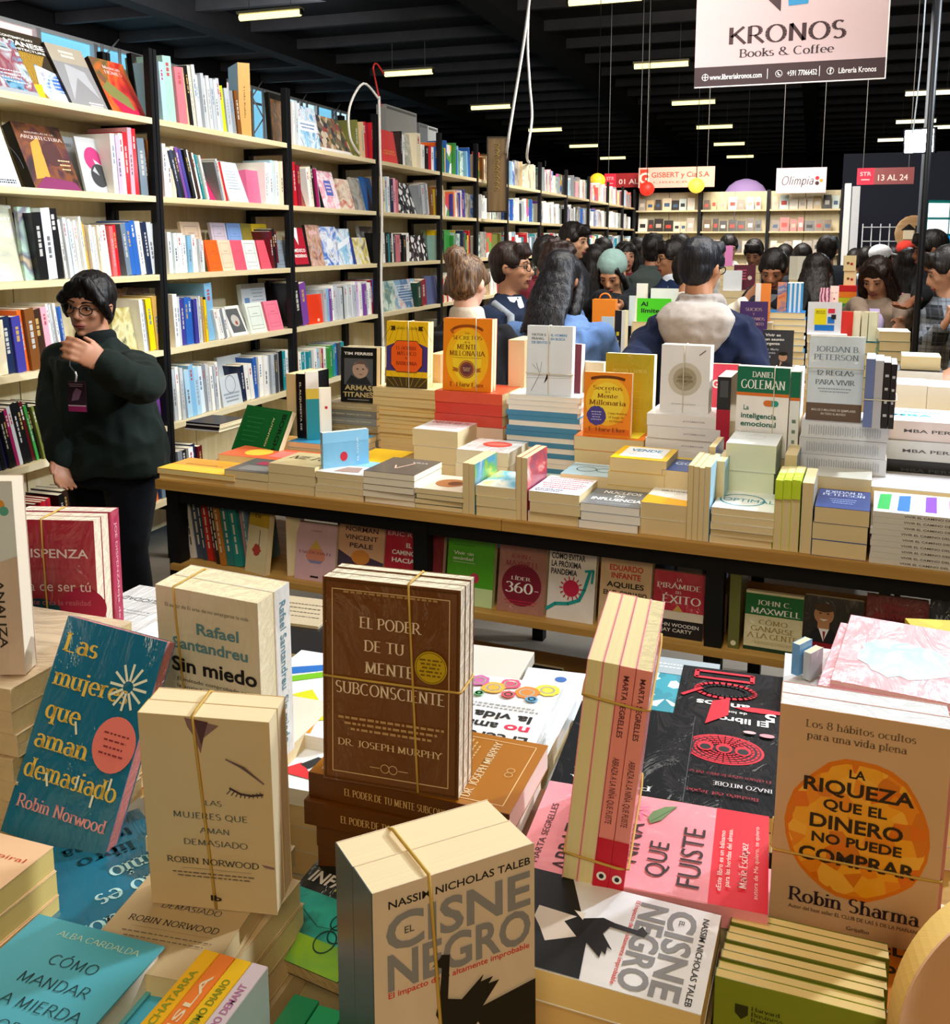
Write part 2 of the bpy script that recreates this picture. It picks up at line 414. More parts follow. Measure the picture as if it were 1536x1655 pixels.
def stroke_text(s, thick=.13, thin=.045, serif=True, track=.06):
    """lettering drawn as pen strokes: thick stems, thin hairlines, slab serifs; cap height 1"""
    vs = []; fs = []; x = 0
    def quad(a, b, wa, wb):
        d = V((b[0] - a[0], b[1] - a[1])); L = d.length
        if L < 1e-6: return
        n = V((-d.y, d.x)) / L
        k = len(vs)
        vs.extend([(a[0] + n.x * wa, a[1] + n.y * wa), (a[0] - n.x * wa, a[1] - n.y * wa), (b[0] - n.x * wb, b[1] - n.y * wb), (b[0] + n.x * wb, b[1] + n.y * wb)])
        fs.append((k, k + 1, k + 2, k + 3))
    for ch in s:
        acc = 0
        if ch in ACC: ch, acc = ACC[ch]
        if ch == ' ': x += .38; continue
        if ch not in GL: ch = ch.upper() if ch.upper() in GL else '-'
        adv, st = GL[ch]
        low = ch.islower()
        if acc:
            y = .78 if low else 1.1; cx = adv / 2
            st = list(st) + ([('l', [(cx - .05, y), (cx + .1, y + .2)])] if acc == 1 else [('l', [(cx - .16, y), (cx - .02, y + .06), (cx + .14, y + .02)])])
        for kind, pts in st:
            ws = []
            for i in range(len(pts)):
                a = pts[max(0, i - 1)]; b = pts[min(len(pts) - 1, i + 1)]
                d = V((b[0] - a[0], b[1] - a[1])); dd = abs(d.y) / (d.length + 1e-9)
                ws.append((thin + (thick - thin) * dd ** 1.5) / 2)
            for i in range(len(pts) - 1):
                quad((pts[i][0] + x, pts[i][1]), (pts[i + 1][0] + x, pts[i + 1][1]), ws[i], ws[i + 1])
            if serif and kind == 'l' and len(pts) == 2:
                for p, q in (pts, pts[::-1]):
                    d = V((q[0] - p[0], q[1] - p[1]))
                    if abs(d.y) / (d.length + 1e-9) > .6 and d.length > .3 and any(abs(p[1] - t) < .02 for t in (0, 1, .66, -.3)):
                        h = .03 if p[1] <= .02 else -.03
                        quad((p[0] - .16 + x, p[1] + h), (p[0] + .16 + x, p[1] + h), .032, .032)
        x += adv + track
    return vs, fs, x - track
FC = {}
def font_text(s, bold=0.0):
    k = (s, bold)
    if k in FC: return FC[k]
    c = bpy.data.curves.new('t', 'FONT'); c.body = s; c.size = 1 / .729; c.offset = bold; c.resolution_u = 3
    o = bpy.data.objects.new('t', c)
    m = o.to_mesh()
    vs = [(v.co.x, v.co.y) for v in m.vertices]; fs = [tuple(p.vertices) for p in m.polygons]
    o.to_mesh_clear(); bpy.data.objects.remove(o); bpy.data.curves.remove(c)
    wd = max([v[0] for v in vs] or [0]); FC[k] = (vs, fs, wd)
    return FC[k]
class Art:
    """flat print on a cover; x in fractions of the width, y and sizes in fractions of the height"""
    def __init__(s, w, h, side='front', t=.02): s.w, s.h, s.side, s.th = w, h, side, t; s.mb = MB(); s.k = 0
    def P3(s, x, y, d):
        if s.side == 'front': return (x, -d, y)
        if s.side == 'spine': return (-d, s.w - x, y)                   # x = local thickness
        return (x, s.th + d, y)
    def _add(s, pts, faces, col, rough=.5):
        s.k += 1; d = .00035 + .00013 * s.k
        s.mb.add([s.P3(x, y, d) for x, y in pts], faces, col if not isinstance(col, str) else P(col, rough))
        return s
    def poly(s, pts, col): return s._add([(x * s.w, y * s.h) for x, y in pts], [tuple(range(len(pts)))], col)
    def rect(s, x0, y0, x1, y1, col): return s.poly([(x0, y0), (x1, y0), (x1, y1), (x0, y1)], col)
    def disc(s, cx, cy, r, col, ry=None, n=28, rough=0):
        ry = ry or r * s.w / s.h
        rr = random.Random(int(cx * 997 + cy * 71))
        return s.poly([(cx + r * (1 + rough * (rr.random() - .5)) * cos(2 * pi * k / n), cy + ry * (1 + rough * (rr.random() - .5)) * sin(2 * pi * k / n)) for k in range(n)], col)
    def line(s, pts, wd, col, closed=False):
        q = [(x * s.w, y * s.h) for x, y in pts]; vs = []; fs = []; wd *= s.w / 2
        if closed: q.append(q[0])
        for a, b in zip(q, q[1:]):
            d = V((b[0] - a[0], b[1] - a[1]))
            if d.length < 1e-7: continue
            n = V((-d.y, d.x)).normalized() * wd; e = d.normalized() * wd * .4; k = len(vs)
            vs += [(a[0] + n.x - e.x, a[1] + n.y - e.y), (a[0] - n.x - e.x, a[1] - n.y - e.y), (b[0] - n.x + e.x, b[1] - n.y + e.y), (b[0] + n.x + e.x, b[1] + n.y + e.y)]; fs.append((k, k + 1, k + 2, k + 3))
        return s._add(vs, fs, col)
    def frame(s, m, col, wd=.008):
        my = m * s.w / s.h
        return s.line([(m, my), (1 - m, my), (1 - m, 1 - my), (m, 1 - my)], wd, col, True)
    def ring(s, cx, cy, r, col, wd=.02, a0=0, a1=360, ry=None):
        ry = ry or r * s.w / s.h
        return s.line([(cx + r * cos(radians(a0 + (a1 - a0) * k / 28)), cy + ry * sin(radians(a0 + (a1 - a0) * k / 28))) for k in range(29)], wd, col)
    def t(s, txt, cx, cy, sz, col, w=None, f='n', rot=0, al='c', sh=0):
        """sz = cap height (fraction of the height); f: n b h(eavy) sans, s/S serif, p thin strokes, c contrast bold, j handwritten"""
        if s.side == 'spine': pass
        if f in 'nbh': vs, fs, wd = font_text(txt, {'n': 0, 'b': .018, 'h': .035}[f])
        else: vs, fs, wd = stroke_text(txt, *{'s': (.165, .055, True), 'S': (.18, .065, True), 'p': (.095, .075, False), 'c': (.2, .07, False), 'j': (.10, .075, False), 'k': (.11, .10, True)}[f])
        S = sz * s.h; sx = S
        if w: sx = w * s.w / max(wd, 1e-6)
        ox = {'c': -wd / 2, 'l': 0, 'r': -wd}[al]
        cr, sr = cos(radians(rot)), sin(radians(rot)); out = []
        for x, y in vs:
            X = (x + ox + sh * y) * sx; Y = (y - .5) * S
            out.append((cx * s.w + X * cr - Y * sr, cy * s.h + X * sr + Y * cr))
        return s._add(out, fs, col)
    def build(s, parent, name='cover_print'): return s.mb.build(name, parent) if s.mb.f else None
def lines(a, x0, x1, y0, y1, n, col, wd=.004, jag=True):
    """rows of small illegible type"""
    for i in range(n):
        y = y1 + (y0 - y1) * (i + .5) / n; k = .12 * ((i * 7) % 3) / 2 * (x1 - x0) if jag else 0
        x = x0 + k; vs = []
        while x < x1 - k:
            L = .02 + .03 * random.random(); a.rect(x, y - wd, min(x + L, x1 - k), y + wd, col) if False else vs.append((x, y, min(x + L, x1 - k), y)); x += L + .012
        pts = []; fs = []
        for (xa, ya, xb, yb) in vs:
            k0 = len(pts); pts += [(xa * a.w, (ya - wd) * a.h), (xb * a.w, (yb - wd) * a.h), (xb * a.w, (yb + wd) * a.h), (xa * a.w, (ya + wd) * a.h)]; fs.append((k0, k0 + 1, k0 + 2, k0 + 3))
        a._add(pts, fs, col)

# ---------------------------------------------------------------- books
FILL = MB()
def cover_mb(w, h, t, cm, sm=None, bm=None, c=.0008, over=0.0):
    """wrap-round cover: front board, rounded spine, back board.  x 0..w (spine at 0), y 0..t (front at 0), z 0..h"""
    mb = MB(); sm = sm or cm; bm = bm or cm
    c = min(c, t * .12)
    mb.box((c, 0, 0), (w, c, h), cm)
    mb.box((c, t - c, 0), (w, t, h), bm)
    mb.box((0, c * .6, 0), (c, t - c * .6, h), sm)
    mb.add([(0, c * .6, 0), (c, 0, 0), (c, 0, h), (0, c * .6, h), (0, t - c * .6, 0), (c, t, 0), (c, t, h), (0, t - c * .6, h)], [(0, 1, 2, 3), (5, 4, 7, 6)], sm)
    return mb, c
def pages_mb(w, h, t, c, pm, ins):
    mb = MB(); mb.box((c * 1.02, c * 1.02, ins), (w - max(ins, .0006), t - c * 1.02, h - max(ins, .0004)), pm)
    return mb
def book(M, w, h, t, col, label, name='paperback', cat='book', group=None, art=None, sart=None, pg='e8d6aa', film=False, spine=None, back=None, ins=.0004, c=.0008, plabel=None):
    """Empty > cover (> cover_print, spine_print), pages"""
    cm = col if not isinstance(col, str) else (W(col) if film else P(col, .38, .3))
    sm = spine if spine is None or not isinstance(spine, str) else (W(spine) if film else P(spine, .4, .3))
    bk = back if back is None or not isinstance(back, str) else P(back, .4, .3)
    root = thing(name, label, cat, M, group)
    mb, c = cover_mb(w, h, t, cm, sm, bk, c)
    co = mb.build('cover', root)
    pages_mb(w, h, t, c, PG(pg, film), ins).build('pages', root)
    if art:
        a = Art(w, h); art(a); a.build(co, 'cover_print')
    if sart:
        a = Art(t, h, 'spine'); sart(a); a.build(co, 'spine_print')
    return root
def vbars(a, c, x0=.38, x1=.62, y0=.2, y1=.85):
    y = y0
    while y < y1:
        q = min(y1, y + random.uniform(.05, .16)); a.rect(x0, y, x1, q, c); y = q + .03
def small_book(M, w, h, t, col, label, group, stripe=None, pg='e9dfc6', name='book', ins=.002, tb=.001, spc=None, art2=None):
    """one mesh: cover, page block, print on the spine"""
    cm = col if not isinstance(col, str) else P(col, .38, .35)
    mb, c = cover_mb(w, h, t, cm, spc if spc is None or not isinstance(spc, str) else P(spc, .38, .35), None, tb)
    pm = PG(pg)
    mb.box((c, c, ins), (w - .002, t - c, h - ins), pm)
    if stripe and t > .006:
        for i, (z0, z1, sc_) in enumerate(stripe):
            z = z0
            while z < z1 - .02:
                zz = min(z1, z + random.uniform(.03, .11))
                mb.add([(-.0004, t * .34, z * h), (-.0004, t * .66, z * h), (-.0004, t * .66, zz * h), (-.0004, t * .34, zz * h)], [(0, 3, 2, 1)], P(sc_, .5)); z = zz + .02
    if art2: art2(mb, w, h, t)
    return obj(name, mb.mesh(name), None, M, label, 'book', group)
def band(pts, label, r=.0013, col='c8a24a', group='rubber bands around book bundles'):
    mb = MB(); mb.tube(pts, r, P(col, .6), 6, closed=True)
    return mb.build('rubber_band', None, label=label, cat='rubber band', group=group)
def band_box(M, a, b, axis, at, label, col='c8a24a', tilt=0, r=.0013):
    """a band round a box-shaped bundle; axis x: runs over top and bottom at x=at; axis z: runs round the sides at z=at"""
    (x0, y0, z0), (x1, y1, z1) = a, b; e = .0016; pts = []
    if axis == 'x':
        cs = [(at + tilt, y0 - e, z0 - e), (at, y0 - e, z1 + e), (at, y1 + e, z1 + e), (at + tilt, y1 + e, z0 - e)]
    else:
        cs = [(x0 - e, y0 - e, at), (x1 + e, y0 - e, at - tilt), (x1 + e, y1 + e, at - tilt), (x0 - e, y1 + e, at)]
    for i in range(4):
        p, q = V(cs[i]), V(cs[(i + 1) % 4])
        for k in range(6): pts.append(M @ p.lerp(q, k / 6 + .02))
    return band(pts, label, r, col)

# ================================================================= the hall
def S(name, mb, parent=None, kind='structure'): return mb.build(name, parent, kind=kind)
m, nt, b = newmat('floor_concrete'); b.inputs['Roughness'].default_value = .55
n = N(nt, 'ShaderNodeTexNoise'); n.inputs['Scale'].default_value = 3; n.inputs['Detail'].default_value = 8; nt.links.new(texco(nt), n.inputs['Vector'])
vary(nt, b, rgb('6f675c'), n.outputs['Fac'], .35); bump(nt, b, n.outputs['Fac'], .2, .01)
mb = MB(); mb.box((-15.4, -8, -.1), (14, 56, 0), m); S('floor', mb)
CEIL = P('1c1b1d', .8, amt=.3, sc=2)
mb = MB(); mb.box((-15.4, -8, 6.25), (14, 56, 6.4), CEIL); ceil = S('ceiling', mb)
ribm = P('3a393b', .8, amt=.3, sc=3)
for k in range(23):
    mb = MB(); y = 9.0 + k * 1.98
    mb.box((-15, y - .07, 6.03), (14, y + .07, 6.25), ribm); S('ceiling_beam', mb, ceil)
for x, wd in ((-11.8, .2), (-5.9, .25), (-.3, .2), (5.5, .2)):
    mb = MB(); mb.box((x - wd, -7, 5.80), (x + wd, 56, 6.25), CEIL); S('ceiling_girder', mb, ceil)
DK = P('1c1c20', .9, amt=.3, sc=1)
mb = MB(); mb.box((-15, 56, 0), (14, 56.2, 6.4), DK); S('wall_far', mb)
mb = MB(); mb.box((14, -8, 0), (14.2, 56, 6.4), P('1c222e', .9)); S('wall_right', mb)
mb = MB(); mb.box((-15, -8.2, 0), (14, -8, 6.4), P('3a3a3e', .9)); S('wall_rear', mb)
# left wall: lintel, sill wall, piers, and the glazing between them
def Yw(px, py=90, X=-15.0): return atX(px, py, X).y
ya, yb, yc, yd = 4.0, Yw(290, 80), Yw(360, 103), Yw(563, 160)
mb = MB(); mb.box((-15.4, -8, 0), (-15.1, 56, 2.4), DK); mb.box((-15.4, -8, 5.86), (-15.05, 56, 6.4), CEIL)
mb.box((-15.4, -8, 2.4), (-15.1, ya, 5.9), DK); mb.box((-15.4, yb, 2.4), (-14.9, yc, 5.9), DK); mb.box((-15.4, yd, 2.4), (-14.9, 56, 5.9), DK)
S('wall_left', mb)
FR = P('c9c6c6', .5)
skyB, skyP, skyL = GLOW('7cc4e2', 1.25), GLOW('f2d4d2', 1.2), GLOW('c4e6f0', 1.25)
def glazing(name, y0, y1, cols, wds):
    fr = thing(name, None, None); fr['kind'] = 'structure'
    tot = sum(wds); y = y0; mb = MB()
    mb.box((-15.05, y0, 5.40), (-14.99, y1, 5.46), FR); mb.box((-15.05, y0, 5.80), (-14.97, y1, 5.88), P('f0efec', .5)); mb.box((-15.05, y0, 2.4), (-14.97, y1, 2.5), FR); mb.box((-15.05, y0, 3.9), (-14.99, y1, 3.96), FR)
    for c, wd in zip(cols, wds):
        L = wd / tot * (y1 - y0)
        pn = MB(); pn.box((-15.09, y + .03, 2.45), (-15.07, y + L - .03, 5.84), {'b': skyB, 'p': skyP, 'l': skyL}[c]); pn.build('window_pane', fr, kind='structure')
        mb.box((-15.06, y - .06, 2.4), (-14.94, y + .06, 5.84), FR)
        y += L
    mb.build('window_frame', fr, kind='structure')
    for yy in [y0 + (y1 - y0) * q for q in ((.32, .83) if name == 'window_1' else (.16, .5, .8))]:
        tr = MB()
        for dy in (-.28, .28): tr.tube([(-14.7, yy + dy, 2.4), (-14.7, yy + dy, 5.8)], .035, FR, 6)
        z = 2.5; s_ = 1
        while z < 5.6: tr.tube([(-14.7, yy - .28 * s_, z), (-14.7, yy + .28 * s_, z + .5)], .02, FR, 5); z += .5; s_ = -s_
        tr.build('window_truss', fr, kind='structure')
light('frame_fill', 'AREA', (-10.5, 13, 5.6), (-15, 15, 4.6), 260, (.9, .96, 1), 9, 1.0)  # added indoor lamp, aimed at the window frames and trusses to brighten them
glazing('window_1', ya, yb, 'bppbbl', [7.2, 1.6, 1.6, 1.4, 1.3, 1.3])
glazing('window_2', yc, yd, 'pblllbl', [1, 1, 1, 1, 1, 1.2, 1])

# ---- hanging tube lamps
TUBE = GLOW('fff09a', 2.8); TUBEW = GLOW('fff4c8', 2.8)
def tube_lamp(x, y, label, white=False):
    t = thing('tube_lamp', label, 'lamp', T3(x, y, 5.37), 'hanging tube lamps')
    mb = MB(); mb.tube([(-.58, 0, 0), (.58, 0, 0)], .055, TUBEW if white else TUBE, 8); mb.build('tube', t)
    mb = MB(); mb.box((-.60, -.09, .05), (.60, .09, .09), P('8c8468', .5)); mb.box((-.62, -.03, -.03), (-.58, .03, .06), STEEL); mb.box((.58, -.03, -.03), (.62, .03, .06), STEEL); mb.build('housing', t)
    for sx in (-.4, .4):
        mb = MB(); mb.tube([(sx, 0, .09), (sx, 0, .87)], .006, P('6a6a60', .6), 5); mb.build('hanger_wire', t)
for k in range(6):
    tube_lamp(-8.86, 15.0 + 5.98 * k, f'yellow glowing tube lamp, {ORD[k + 1]} from the front in the left row under the dark ceiling')
for k in range(6):
    tube_lamp(-3.3, 15.8 + 6.05 * k, f'yellow glowing tube lamp, {ORD[k + 1]} from the front in the middle row under the ceiling')
for k, (x, y) in enumerate([(2.65, 28.1), (2.9, 34.5), (2.7, 40.4), (2.9, 47.5)]):
    tube_lamp(x, y, f'pale tube lamp, {ORD[k + 1]} from the front in the right row beside the floodlight', True)
tube_lamp(3.9, 36.5, 'pale tube lamp at the right frame edge above the red direction sign', True)

# ================================================================= bookcases along the left
ROWZ = dict(A=2.18, B=1.815, C=1.44, D=1.07, E=.69, F=.32)
SX0, SX1 = -3.30, -3.0
def bookcase(M, L, label, group, rows=None, top=2.50, depth=.30, back=True, last=False, backz=2.18):
    """local x = along, y = into the case, front at y=0"""
    t = thing('bookcase', label, 'bookcase', M, group)
    rows = rows or list(ROWZ.values())
    for z in rows:
        mb = MB(); mb.box((.025, 0, z - .028), (L - .027, depth, z), PINE_L); mb.build('shelf_board', t)
    for x in (.0, L - .026):
        for y in (0, depth - .034):
            mb = MB(); mb.box((x, y, 0), (x + .024, y + .034, top), STEEL); mb.build('upright', t)
        for z in rows:
            mb = MB(); mb.box((x + .003, .034, z - .066), (x + .022, depth - .034, z - .029), STEEL); mb.build('side_brace', t)
    if back:
        mb = MB(); h = L / 2
        for i in range(2): mb = MB(); mb.box((i * h + .004, depth + .001, .05), ((i + 1) * h - .004, depth + .012, backz), PINEZ); mb.build('back_panel', t)
    return t
PINE_L = WOOD('e9dcb8', 'd8c594', 'x', 'PINEL')
BAYS = [2.70, 4.0, 5.26, 6.51, 7.79, 8.74, 9.71, 11.0, 12.27, 13.6, 14.96, 16.2, 17.3]
BN = ['nearest bay', 'second bay', 'third bay', 'fourth bay']
DESC = ['tall pine and black steel bookcase of large art books, nearest on the left wall',
        'pine and black steel bookcase, second on the left wall, with notebooks in front',
        'pine and black steel bookcase, third on the left wall, with orange-red folder',
        'pine and black steel bookcase, fourth on the left wall, beside the white cable',
        'narrow black steel bookcase, fifth on the left wall, with bright blue and green books',
        'narrow black steel bookcase, sixth on the left wall, behind the wooden plaque']
for i in range(12):
    d = DESC[i] if i < 6 else f'distant black steel bookcase, {ORD[i + 1]} along the left wall, behind the standing visitors'
    L = BAYS[i + 1] - BAYS[i]
    # local x -> +Y, local y -> -X
    bookcase(Matrix.Translation((SX1, BAYS[i], 0)) @ RZ(90), L - .004, d, 'bookcases along the left wall')
# end wall of bookcases
YE = 17.45
def atY(x, y, Y):
    r = ray(x, y); return C0 + r * (Y / r.y)
ex = [atY(px, 340, YE).x for px in (1026, 1131, 1242, 1362)]
for i in range(3):
    bookcase(Matrix.Translation((ex[i], YE, 0)), ex[i + 1] - ex[i] - .004, f'pine and black bookcase closing the aisle, {ORD[i + 1]} from the left, under hanging signs', 'bookcases across the far end', rows=[2.14, 1.77, 1.40, 1.03, .66], top=2.47, backz=2.46)
mb = MB(); mb.box((0, 0, 0), (.10, .35, 2.55), P('e8ecf0', .4)); mb.box((.12, .0, 0), (.24, .35, 2.50), P('c9ced6', .4)); mb.box((.10, .05, 0), (.12, .3, 2.5), P('8a9098', .4))
mb.build('partition_post', None, M=T3(ex[3] + .02, YE, 0), label='white exhibition partition post at the right end of the far bookcases', cat='post')

# ---- books on those shelves
CC = dict(w='f2f2ee', c='ece0c0', e='d8bc90', lg='c6ccd0', g='8a9096', dg='45484c', k='141416', r='c41c28', cr='8e1830', dr='5e0f18', co='f0686a', o='ee6a20', br='7a4a20', db='3a261a', ta='c39a50', y='f0cc14', mu='b39a14', li='c4dc20', ol='727838', gr='36903e', dgr='143c2a', mi='bfe0d4', te='1a8c96', lb='a6cce2', b='2a62b6', n='1a2848', i='3e3c94', p='7a449c', li2='c4b2d6', pk='f0a6b8', hp='de2e6c', ma='9a1c5a', s='6c7e8e', pb='d8e6ee', ro='cc7480', sk='7fb4d8', si='b6bec6', pw='eadfe2', lm='9fc8c0')
def Yx(px, z, X=-3.03):
    lo, hi = .8, 40.0
    for _ in range(50):
        mid = (lo + hi) / 2; P_ = V((X, mid, z)) - C0
        q = CX + F * P_.dot(RT) / P_.dot(FW)
        if q < px: lo = mid
        else: hi = mid
    return lo
STR_ = [None, [(.35, .8, 'e8e8e4')], [(.3, .62, '2a2a2e'), (.08, .14, '2a2a2e')], [(.55, .85, 'd8b860')], [(.7, .9, 'c02a30'), (.06, .12, '303034')], [(.2, .75, '303438')]]
LAB = {}
def shelf_label(col, row, bay, kind='book', extra=''):
    k = (row, bay); LAB[k] = LAB.get(k, 0) + 1
    rn = dict(A='top', B='second', C='third', D='fourth', E='fifth', F='bottom')[row]
    return f'{extra}{col} {kind}, {ORD[LAB[k]]} from left, {rn} shelf, {BN[bay]}'
def spines(row, bay, px0, px1, n, h, lean, cols, depth=.17, x=-3.03, pgc='e9dfc6', dz=0):
    z = ROWZ[row] + .0005 + dz; y0, y1 = Yx(px0, z), Yx(px1, z); st = (y1 - y0) / n
    cs = cols.split(); a = radians(lean)
    for k in range(n):
        c = CC[cs[k % len(cs)]]; t = st * cos(a) * .96; t = max(.005, t)
        hh = h * random.uniform(.93, 1.03); ww = depth * random.uniform(.92, 1.04)
        M = T3(x + random.uniform(-.012, .008), y0 + k * st, z) @ Matrix.Rotation(a, 4, 'X') @ T3(0, t, 0) @ RZ(180)
        dark = sum(hexrgb(c)) < 380
        s_ = [[(.35, .8, 'b8b8b4')], [(.55, .85, 'b89858')], [(.7, .92, 'c8c8c6')], None][k % 4] if dark else [[(.3, .62, '6a6a6e')], [(.7, .9, 'b05058')], [(.2, .75, '9aa0a8')], [(.5, .8, '6a85a0')]][(k + n) % 4]
        small_book(M, ww, hh, t, c, shelf_label(cname(c), row, bay, extra='tall ' if h > .27 else ''), f'books on the {dict(A="top", B="second", C="third", D="fourth", E="fifth", F="bottom")[row]} shelf', s_, pgc)
def face(row, bay, px0, px1, h, col, back=18, t=.02, x=-3.06, art=None, spine=None, desc='', dz=0, name='art_book', wmax=None, yaw=0, pg='efe6d0', sart=None):
    z = ROWZ[row] + .0005 + dz; y0, y1 = Yx(px0, z, x), Yx(px1, z, x); wd = y1 - y0
    M = T3(x, y0, z) @ RZ(90 + yaw) @ RX(-back)
    cn = desc or (cname(col) if isinstance(col, str) else 'colourful')
    return book(M, wd, h, t, col, shelf_label(cn, row, bay, 'book facing out'), name=name, group=None, art=art, spine=spine, pg=pg, sart=sart)
BUSY = dict(city=ART('20506e 6aa4c4 8a3038 b8c8d0 182838', 9, 'n', 1), lattice=ART('6a5020 b08a30 e0b030 3a3a34', 18, 'w', 2), stone=ART('8a8880 b0aca4 6a6a68 c8c0b0', 8, 'n', 3),
            fire=ART('a01c22 c83028 d86a28 5a5c34 b03050', 5, 'n', 4), arch=ART('1c1412 3a2018 7a4420 4a2430 2a1e1e', 7, 'n', 5), dark=ART('121010 2a1c18 5a3a2a 18181a', 9, 'n', 6),
            blueart=ART('3a86c4 8cc4e4 e8eef4 2a5a9c', 12, 'n', 7), crowd=ART('7a6a5a b08a60 505a4a a04848 d0c0a8 40404a', 26, 'v', 8), bw=ART('101114 e8e8e8 505458 18181c', 30, 'v', 9),
            indigo=ART('2a56b0 5a86d0 e8ecf4 24386a', 10, 'n', 10), floral=ART('f4d6de f0eaee e88aa4 f8f0f4', 16, 'n', 11), brown=ART('3a2a1c 8a6038 5a4028 b08858', 6, 'n', 12), mauve=ART('8a6a8a d0b0a0 b08060 6a5a80', 14, 'n', 13),
            green=ART('1a3a2c 2a5a40 b8d8b0 0e2418', 16, 'w', 14), rain=ART('e05040 f0b040 60a050 3070b0 c060a0 f0f0f0', 9, 'v', 15), olive=ART('70683a a89a50 d8d0a0 45422c', 8, 'n', 16), teal=ART('a0d0c8 e0ece0 508a8a d0c090', 9, 'n', 17), pinkart=ART('f0b0b8 e0f0ee a8dcd8 f6d8dc', 8, 'n', 18))
def ttl(*rows):                                                    # rows of (text, cy, size, colour, font[, width])
    def f(a):
        for r in rows: a.t(r[0], .5, r[1], r[2], r[3], f=r[4], w=r[5] if len(r) > 5 else None)
    return f
W_, K_ = 'f4f2ec', '1c1c1e'
# row A ----------------------------------------------------------
def a_city(a): a.rect(0, 0, 1, .10, '9aa0a6'); lines(a, .3, .9, .2, .45, 4, 'c8d0d8', .009)
def a_jap(a):
    a.poly([(0, .0), (.70, 0), (.55, .30), (.88, .70), (.1, .71)], BUSY['lattice']); a.poly([(.62, 0), (1, 0), (1, .45), (.6, .55), (.5, .2)], BUSY['indigo'])
    a.poly([(.3, .05), (.5, 0), (.56, .25), (.34, .22)], 'e8b020')
    a.t('CONTEMPORARY', .5, .90, .035, W_, w=.6, f='b'); a.t('JAPANESE', .55, .82, .075, W_, w=.8, f='h'); a.t('ARCHITECTURE', .55, .74, .035, W_, w=.75, f='b'); lines(a, .6, .95, .05, .4, 6, 'e8eef8', .008)
def a_small(a): a.rect(.0, .72, 1, 1, 'a59c8c'); a.poly([(.12, .1), (.5, .5), (.9, .2), (.8, .62), (.3, .7)], 'a8aab0'); lines(a, .3, .7, .8, .93, 2, 'd8d4cc', .02); lines(a, .5, .9, .04, .12, 2, W_, .01)
def a_homes(a): a.poly([(.0, .45), (.25, .6), (.7, .35), (.75, .1), (.2, .3)], '7a7a44'); a.poly([(.15, .32), (.7, .12), (.9, .2), (.85, .04), (.3, .05)], 'c81e48'); a.t('Mexican', .55, .86, .06, 'f4c8c8', w=.5, f='s'); a.t('HOMES', .55, .77, .06, 'f4c8c8', w=.5, f='s')
def sp_homes(a): a.t('HOMES', .5, .45, .7 * 2.0 / 22, W_, w=None, f='b', rot=-90) if False else a.rect(.25, .42, .75, .62, W_)
face('A', 0, -42, 66, .27, BUSY['city'], 28, art=a_city, desc='blue and red city photo art', x=-3.04)
face('A', 0, 30, 119, .335, '3a3226', 28, art=a_jap, spine='24405a', desc='golden lattice and blue sky art', x=-3.075)
face('A', 0, 119, 177, .31, '8f8f92', 27, t=.045, art=a_small, spine='2a201a', desc='grey stone-covered dark-spined')
face('A', 0, 176, 183, .28, 'b02838', 26, t=.02, desc='red art', x=-3.085, spine='c03a44')
face('A', 0, 184, 238, .29, BUSY['fire'], 26, t=.035, art=a_homes, spine='141210', desc='red and yellow swirl-covered')
def a_box(a): a.rect(0, 0, 1, 1, '0e0d0d'); a.rect(.12, .08, .88, .9, BUSY['dark'])
face('A', 0, 224, 256, .33, '0e0d0d', 4, t=.03, art=a_box, desc='black framed dark photo', x=-3.17)
spines('A', 1, 267, 275, 1, .30, 4, 'lb', .17); spines('A', 1, 275, 289, 1, .31, 5, 'lm', .22); spines('A', 1, 289, 303, 1, .29, 6, 'ro', .2)
spines('A', 1, 304, 325, 4, .30, 8, 'e k c lg', .2); spines('A', 1, 326, 361, 7, .27, 7, 'lg si w lg si', .2); spines('A', 1, 362, 370, 1, .25, 8, 'li', .2); spines('A', 1, 371, 386, 2, .24, 8, 'si g', .2); spines('A', 1, 387, 393, 1, .24, 8, 'br', .2)
# the tall tan volume that stands with its spine to the camera
def a_tan(a): a.rect(.08, .04, .95, .95, 'b6ad97'); a.disc(.5, .62, .24, 'c2b287', .16); a.disc(.5, .62, .12, 'a8a07c', .09); a.poly([(.2, .05), (.85, .05), (.7, .4), (.3, .4)], '8f8c80'); a.line([(.2, .9), (.5, .55), (.3, .2)], .02, '8a8474'); a.line([(.8, .85), (.6, .5), (.8, .15)], .02, '8a8474')
def s_tan(a): a.t('Frida Kahlo', .5, .47, .020, '5a3c14', f='s', rot=-90, w=2.5)
def put(M, *a, **k): return book(M, *a, **k)
zA = ROWZ['A'] + .0005
put(T3(-3.02, Yx(393, zA, -3.1) - .035, zA) @ T3(0, 0, 0) @ RZ(138), .20, .40, .068, 'c5a468', 'very tall tan picture book with dark lettering down its spine, on the top shelf', name='art_book', art=a_tan, sart=s_tan, spine='c99a50', pg='d8c8a0')
def a_pic(a): a.rect(0, 0, 1, 1, '141211'); a.rect(.06, .0, .80, .88, BUSY['brown'])
face('A', 1, 440, 468, .30, '15130f', 3, t=.03, art=a_pic, desc='brown picture with black frame', x=-3.1)
spines('A', 2, 478, 486, 3, .27, 1, 'w lg pb', .2)
face('A', 2, 487, 520, .27, BUSY['blueart'], 10, t=.03, art=lambda a: (a.rect(.08, .42, .92, .66, 'f0f2f4'), lines(a, .15, .85, .46, .62, 2, '4a7ab0', .02)), desc='blue picture with white label')
face('A', 2, 521, 577, .27, BUSY['crowd'], 22, t=.05, art=lambda a: a.rect(0, 0, 1, .12, 'e4e0dc'), desc='crowd-patterned')
spines('A', 2, 578, 606, 5, .25, 6, 'ol e r cr r', .2)
